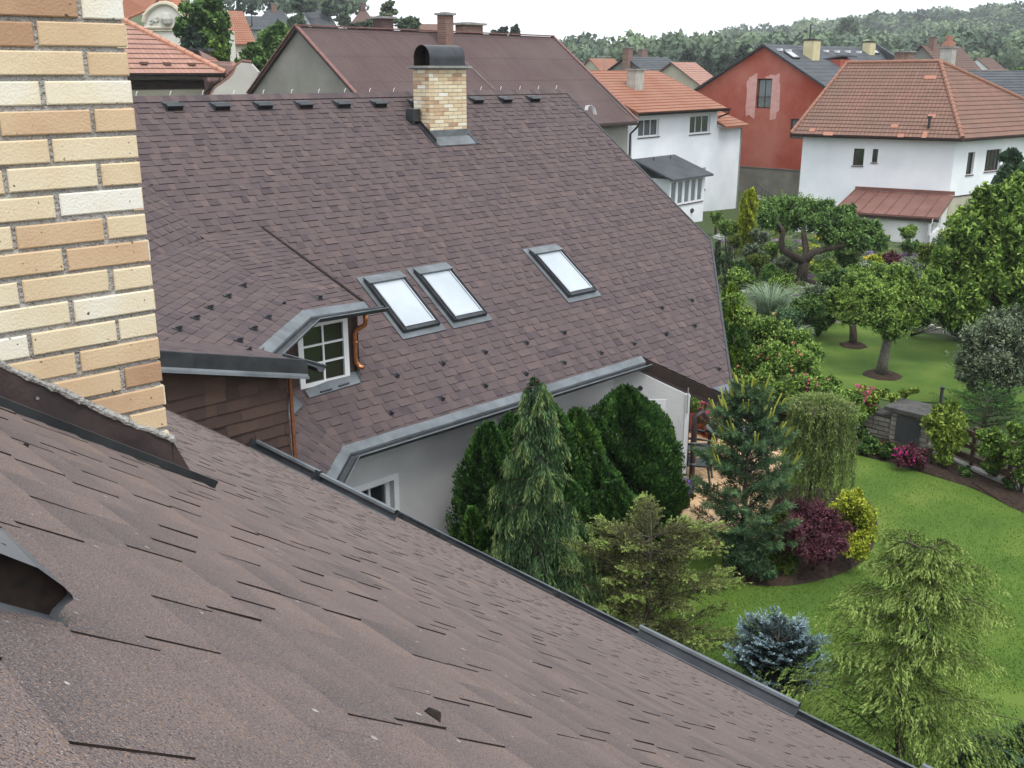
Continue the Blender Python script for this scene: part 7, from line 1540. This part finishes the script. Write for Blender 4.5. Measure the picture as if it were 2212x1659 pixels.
for a_ in (('leafy_tree', 'big round green tree between the villa and the hillside roofs', 438, -12, 150, 112, 66, 'broad', 12000), ('leafy_tree', 'dark conifer-like tree in front of the villa wall', 412, 55, 125, 60, 62, 'far_dark', 5000, 'spruce'),
           ('leafy_tree', 'broad green tree beside the grey gable', 590, 52, 175, 100, 75, 'broad', 9000), ('leafy_tree', 'small light green tree in front of the orange hillside roof', 468, 82, 140, 44, 62, 'broad_light', 4000), ('leafy_tree', 'green bush just left of the grey gable slope', 545, 100, 190, 70, 64, 'broad', 6000),
           ('hill_conifer', 'thin dark conifer on the skyline, leftmost', 515, -4, 42, 24, 180, 'far_dark', 2500, 'spruce'), ('hill_conifer', 'flat-topped dark pine on the skyline right of the thin conifer', 541, 6, 42, 30, 185, 'far_dark', 2500, 'pine'), ('hill_conifer', 'dark conifer on the skyline above the grey hillside roof', 586, -6, 40, 36, 180, 'far_dark', 3000, 'spruce'),
           ('hill_conifer', 'largest dark spruce pair on the skyline', 648, -20, 45, 56, 175, 'far_dark', 5000, 'pine'), ('hill_conifer', 'dark pine right of the largest skyline spruce', 706, -5, 50, 44, 178, 'far_dark', 4000, 'pine'), ('leafy_tree', 'rounded green tree below the skyline conifers', 640, 30, 75, 50, 150, 'far_tree', 3500), ('leafy_tree', 'pale tree behind the small white hillside house', 742, 25, 62, 36, 165, 'far_tree', 3000),
           ('birch', 'tall pale feathery birch on the skyline beside the dark chimney', 838, -4, 72, 56, 120, 'greygreen', 5500, 'pine'), ('leafy_tree', 'round green tree right of the birch behind the ridge', 882, 36, 78, 52, 125, 'far_tree', 4000), ('leafy_tree', 'grey-green tree left of the birch at the foot of the twin-chimney house', 800, 40, 78, 50, 130, 'far_tree', 4000), ('leafy_tree', 'dark round tree on the ridge left of the twin-chimney house', 770, 48, 80, 40, 128, 'far_dark', 3000),
           ('leafy_tree', 'small dark tree peeping over the corrugated ridge, left one', 1085, 58, 92, 26, 150, 'far_dark', 2500), ('leafy_tree', 'small dark tree peeping over the corrugated ridge, right one', 1112, 54, 92, 24, 150, 'far_dark', 2500), ('leafy_tree', 'tiny tree right of the wide low chimney', 1068, 66, 92, 18, 150, 'far_tree', 1500),
           ('leafy_tree', 'light green round tree in the valley right of the yellowish house', 1392, 108, 160, 58, 200, 'far_tree', 4000), ('valley_conifer', 'dark pointed conifer in the valley, left of the red house', 1487, 100, 162, 44, 190, 'far_dark', 3500, 'round'), ('valley_conifer', 'dark spruce left of the red gable', 1530, 98, 165, 38, 185, 'far_dark', 3500, 'spruce'), ('valley_conifer', 'dark tree touching the red gable slope', 1605, 96, 150, 34, 190, 'far_dark', 3000, 'round'), ('valley_conifer', 'bushy dark tree between the spruce and the red gable', 1566, 112, 168, 46, 180, 'far_dark', 3500),
           ('leafy_tree', 'tall tree rising above the wooded hill behind the red house', 1830, 34, 110, 62, 380, 'far_tree', 4000), ('leafy_tree', 'round dark tree left of the hip-gabled house', 2060, 112, 170, 60, 150, 'far_tree', 4000), ('leafy_tree', 'dark green tree at the right edge above the slate roof', 2195, 145, 205, 70, 110, 'broad', 5000), ('leafy_tree', 'light crown behind the tall stone stack', 2010, 100, 140, 40, 170, 'far_tree', 2500), ('leafy_tree', 'green tree behind the small valley roofs', 1345, 118, 160, 46, 230, 'far_tree', 3000)):
    town_tree(*a_[:9], **({'kind': a_[9]} if len(a_) > 9 else {}))
# woods: one mass of crowns on the far hills
folmat('woods', [(0, (.035, .06, .04)), (.5, (.075, .12, .07)), (1, (.14, .19, .10))], noise=.25, nscale=.02)
V = []; T = []; rs = np.random.default_rng(77)
def wood(n, r0_, r1_, pxa, pxb, sz, dark=0., nl=230):
    for i in range(n):
        px = rs.uniform(pxa, pxb); r = r0_+(r1_-r0_)*rs.random()**.8; a = math.atan((px-CX)/(FP/math.cos(TH))); x, y = r*math.sin(a), r*math.cos(a); z = float(hgt(x, y)); s = sz*rs.uniform(.55, 1.5); c = A3([x, y, z+s*.8])
        d = rs.normal(size=(nl, 3)); d /= np.linalg.norm(d, axis=1, keepdims=True); d[:, 2] = np.abs(d[:, 2])*1.0-.25; Pp = c+d*A3([s*.62, s*.62, s*.8])*(.75+.3*rs.random((nl, 1)))
        dd = rs.normal(size=(nl, 3)); dd /= np.linalg.norm(dd, axis=1, keepdims=True); s2 = np.cross(dd, d); s2 /= np.linalg.norm(s2, axis=1, keepdims=True)+1e-9; l_ = s*rs.uniform(.13, .24, (nl, 1))
        V.append(np.stack([Pp-dd*l_/2, Pp+s2*l_*.35, Pp+dd*l_/2, Pp-s2*l_*.35], 1)); T.append(np.clip(rs.normal(.45-dark, .22)+d[:, 2]*.2+rs.normal(0, .07, nl), 0, 1))
wood(1300, 330, 790, 1190, 2330, 7.5); wood(420, 620, 800, 1560, 2330, 10); wood(260, 700, 1000, 1190, 1560, 7); wood(120, 250, 330, 1230, 2250, 6.5)
wood(26, 240, 300, 470, 760, 6)
tag(quadmesh('woods', np.concatenate(V), np.concatenate(T), FOL['woods']), 'wooded hills closing the view behind the town', 'woods', kind='stuff')
# ---------------------------------------------------------------- light haze over the far hills
mb = MB(); mb.box((-1500, -1500, -13), (3000, 0, 0), (0, 3000, 0), (0, 0, 90)); hz_m = bpy.data.materials.new('haze'); hz_m.use_nodes = True; n = hz_m.node_tree; n.nodes.remove(n.nodes['Principled BSDF'])
pv = n.nodes.new('ShaderNodeVolumePrincipled'); pv.inputs['Color'].default_value = (.93, .96, 1, 1); pv.inputs['Density'].default_value = .00035; pv.inputs['Anisotropy'].default_value = .2
n.links.new(pv.outputs[0], n.nodes['Material Output'].inputs['Volume']); hz = mb.build('haze', hz_m); tag(hz, 'thin summer haze over the town and woods', 'haze', kind='stuff')
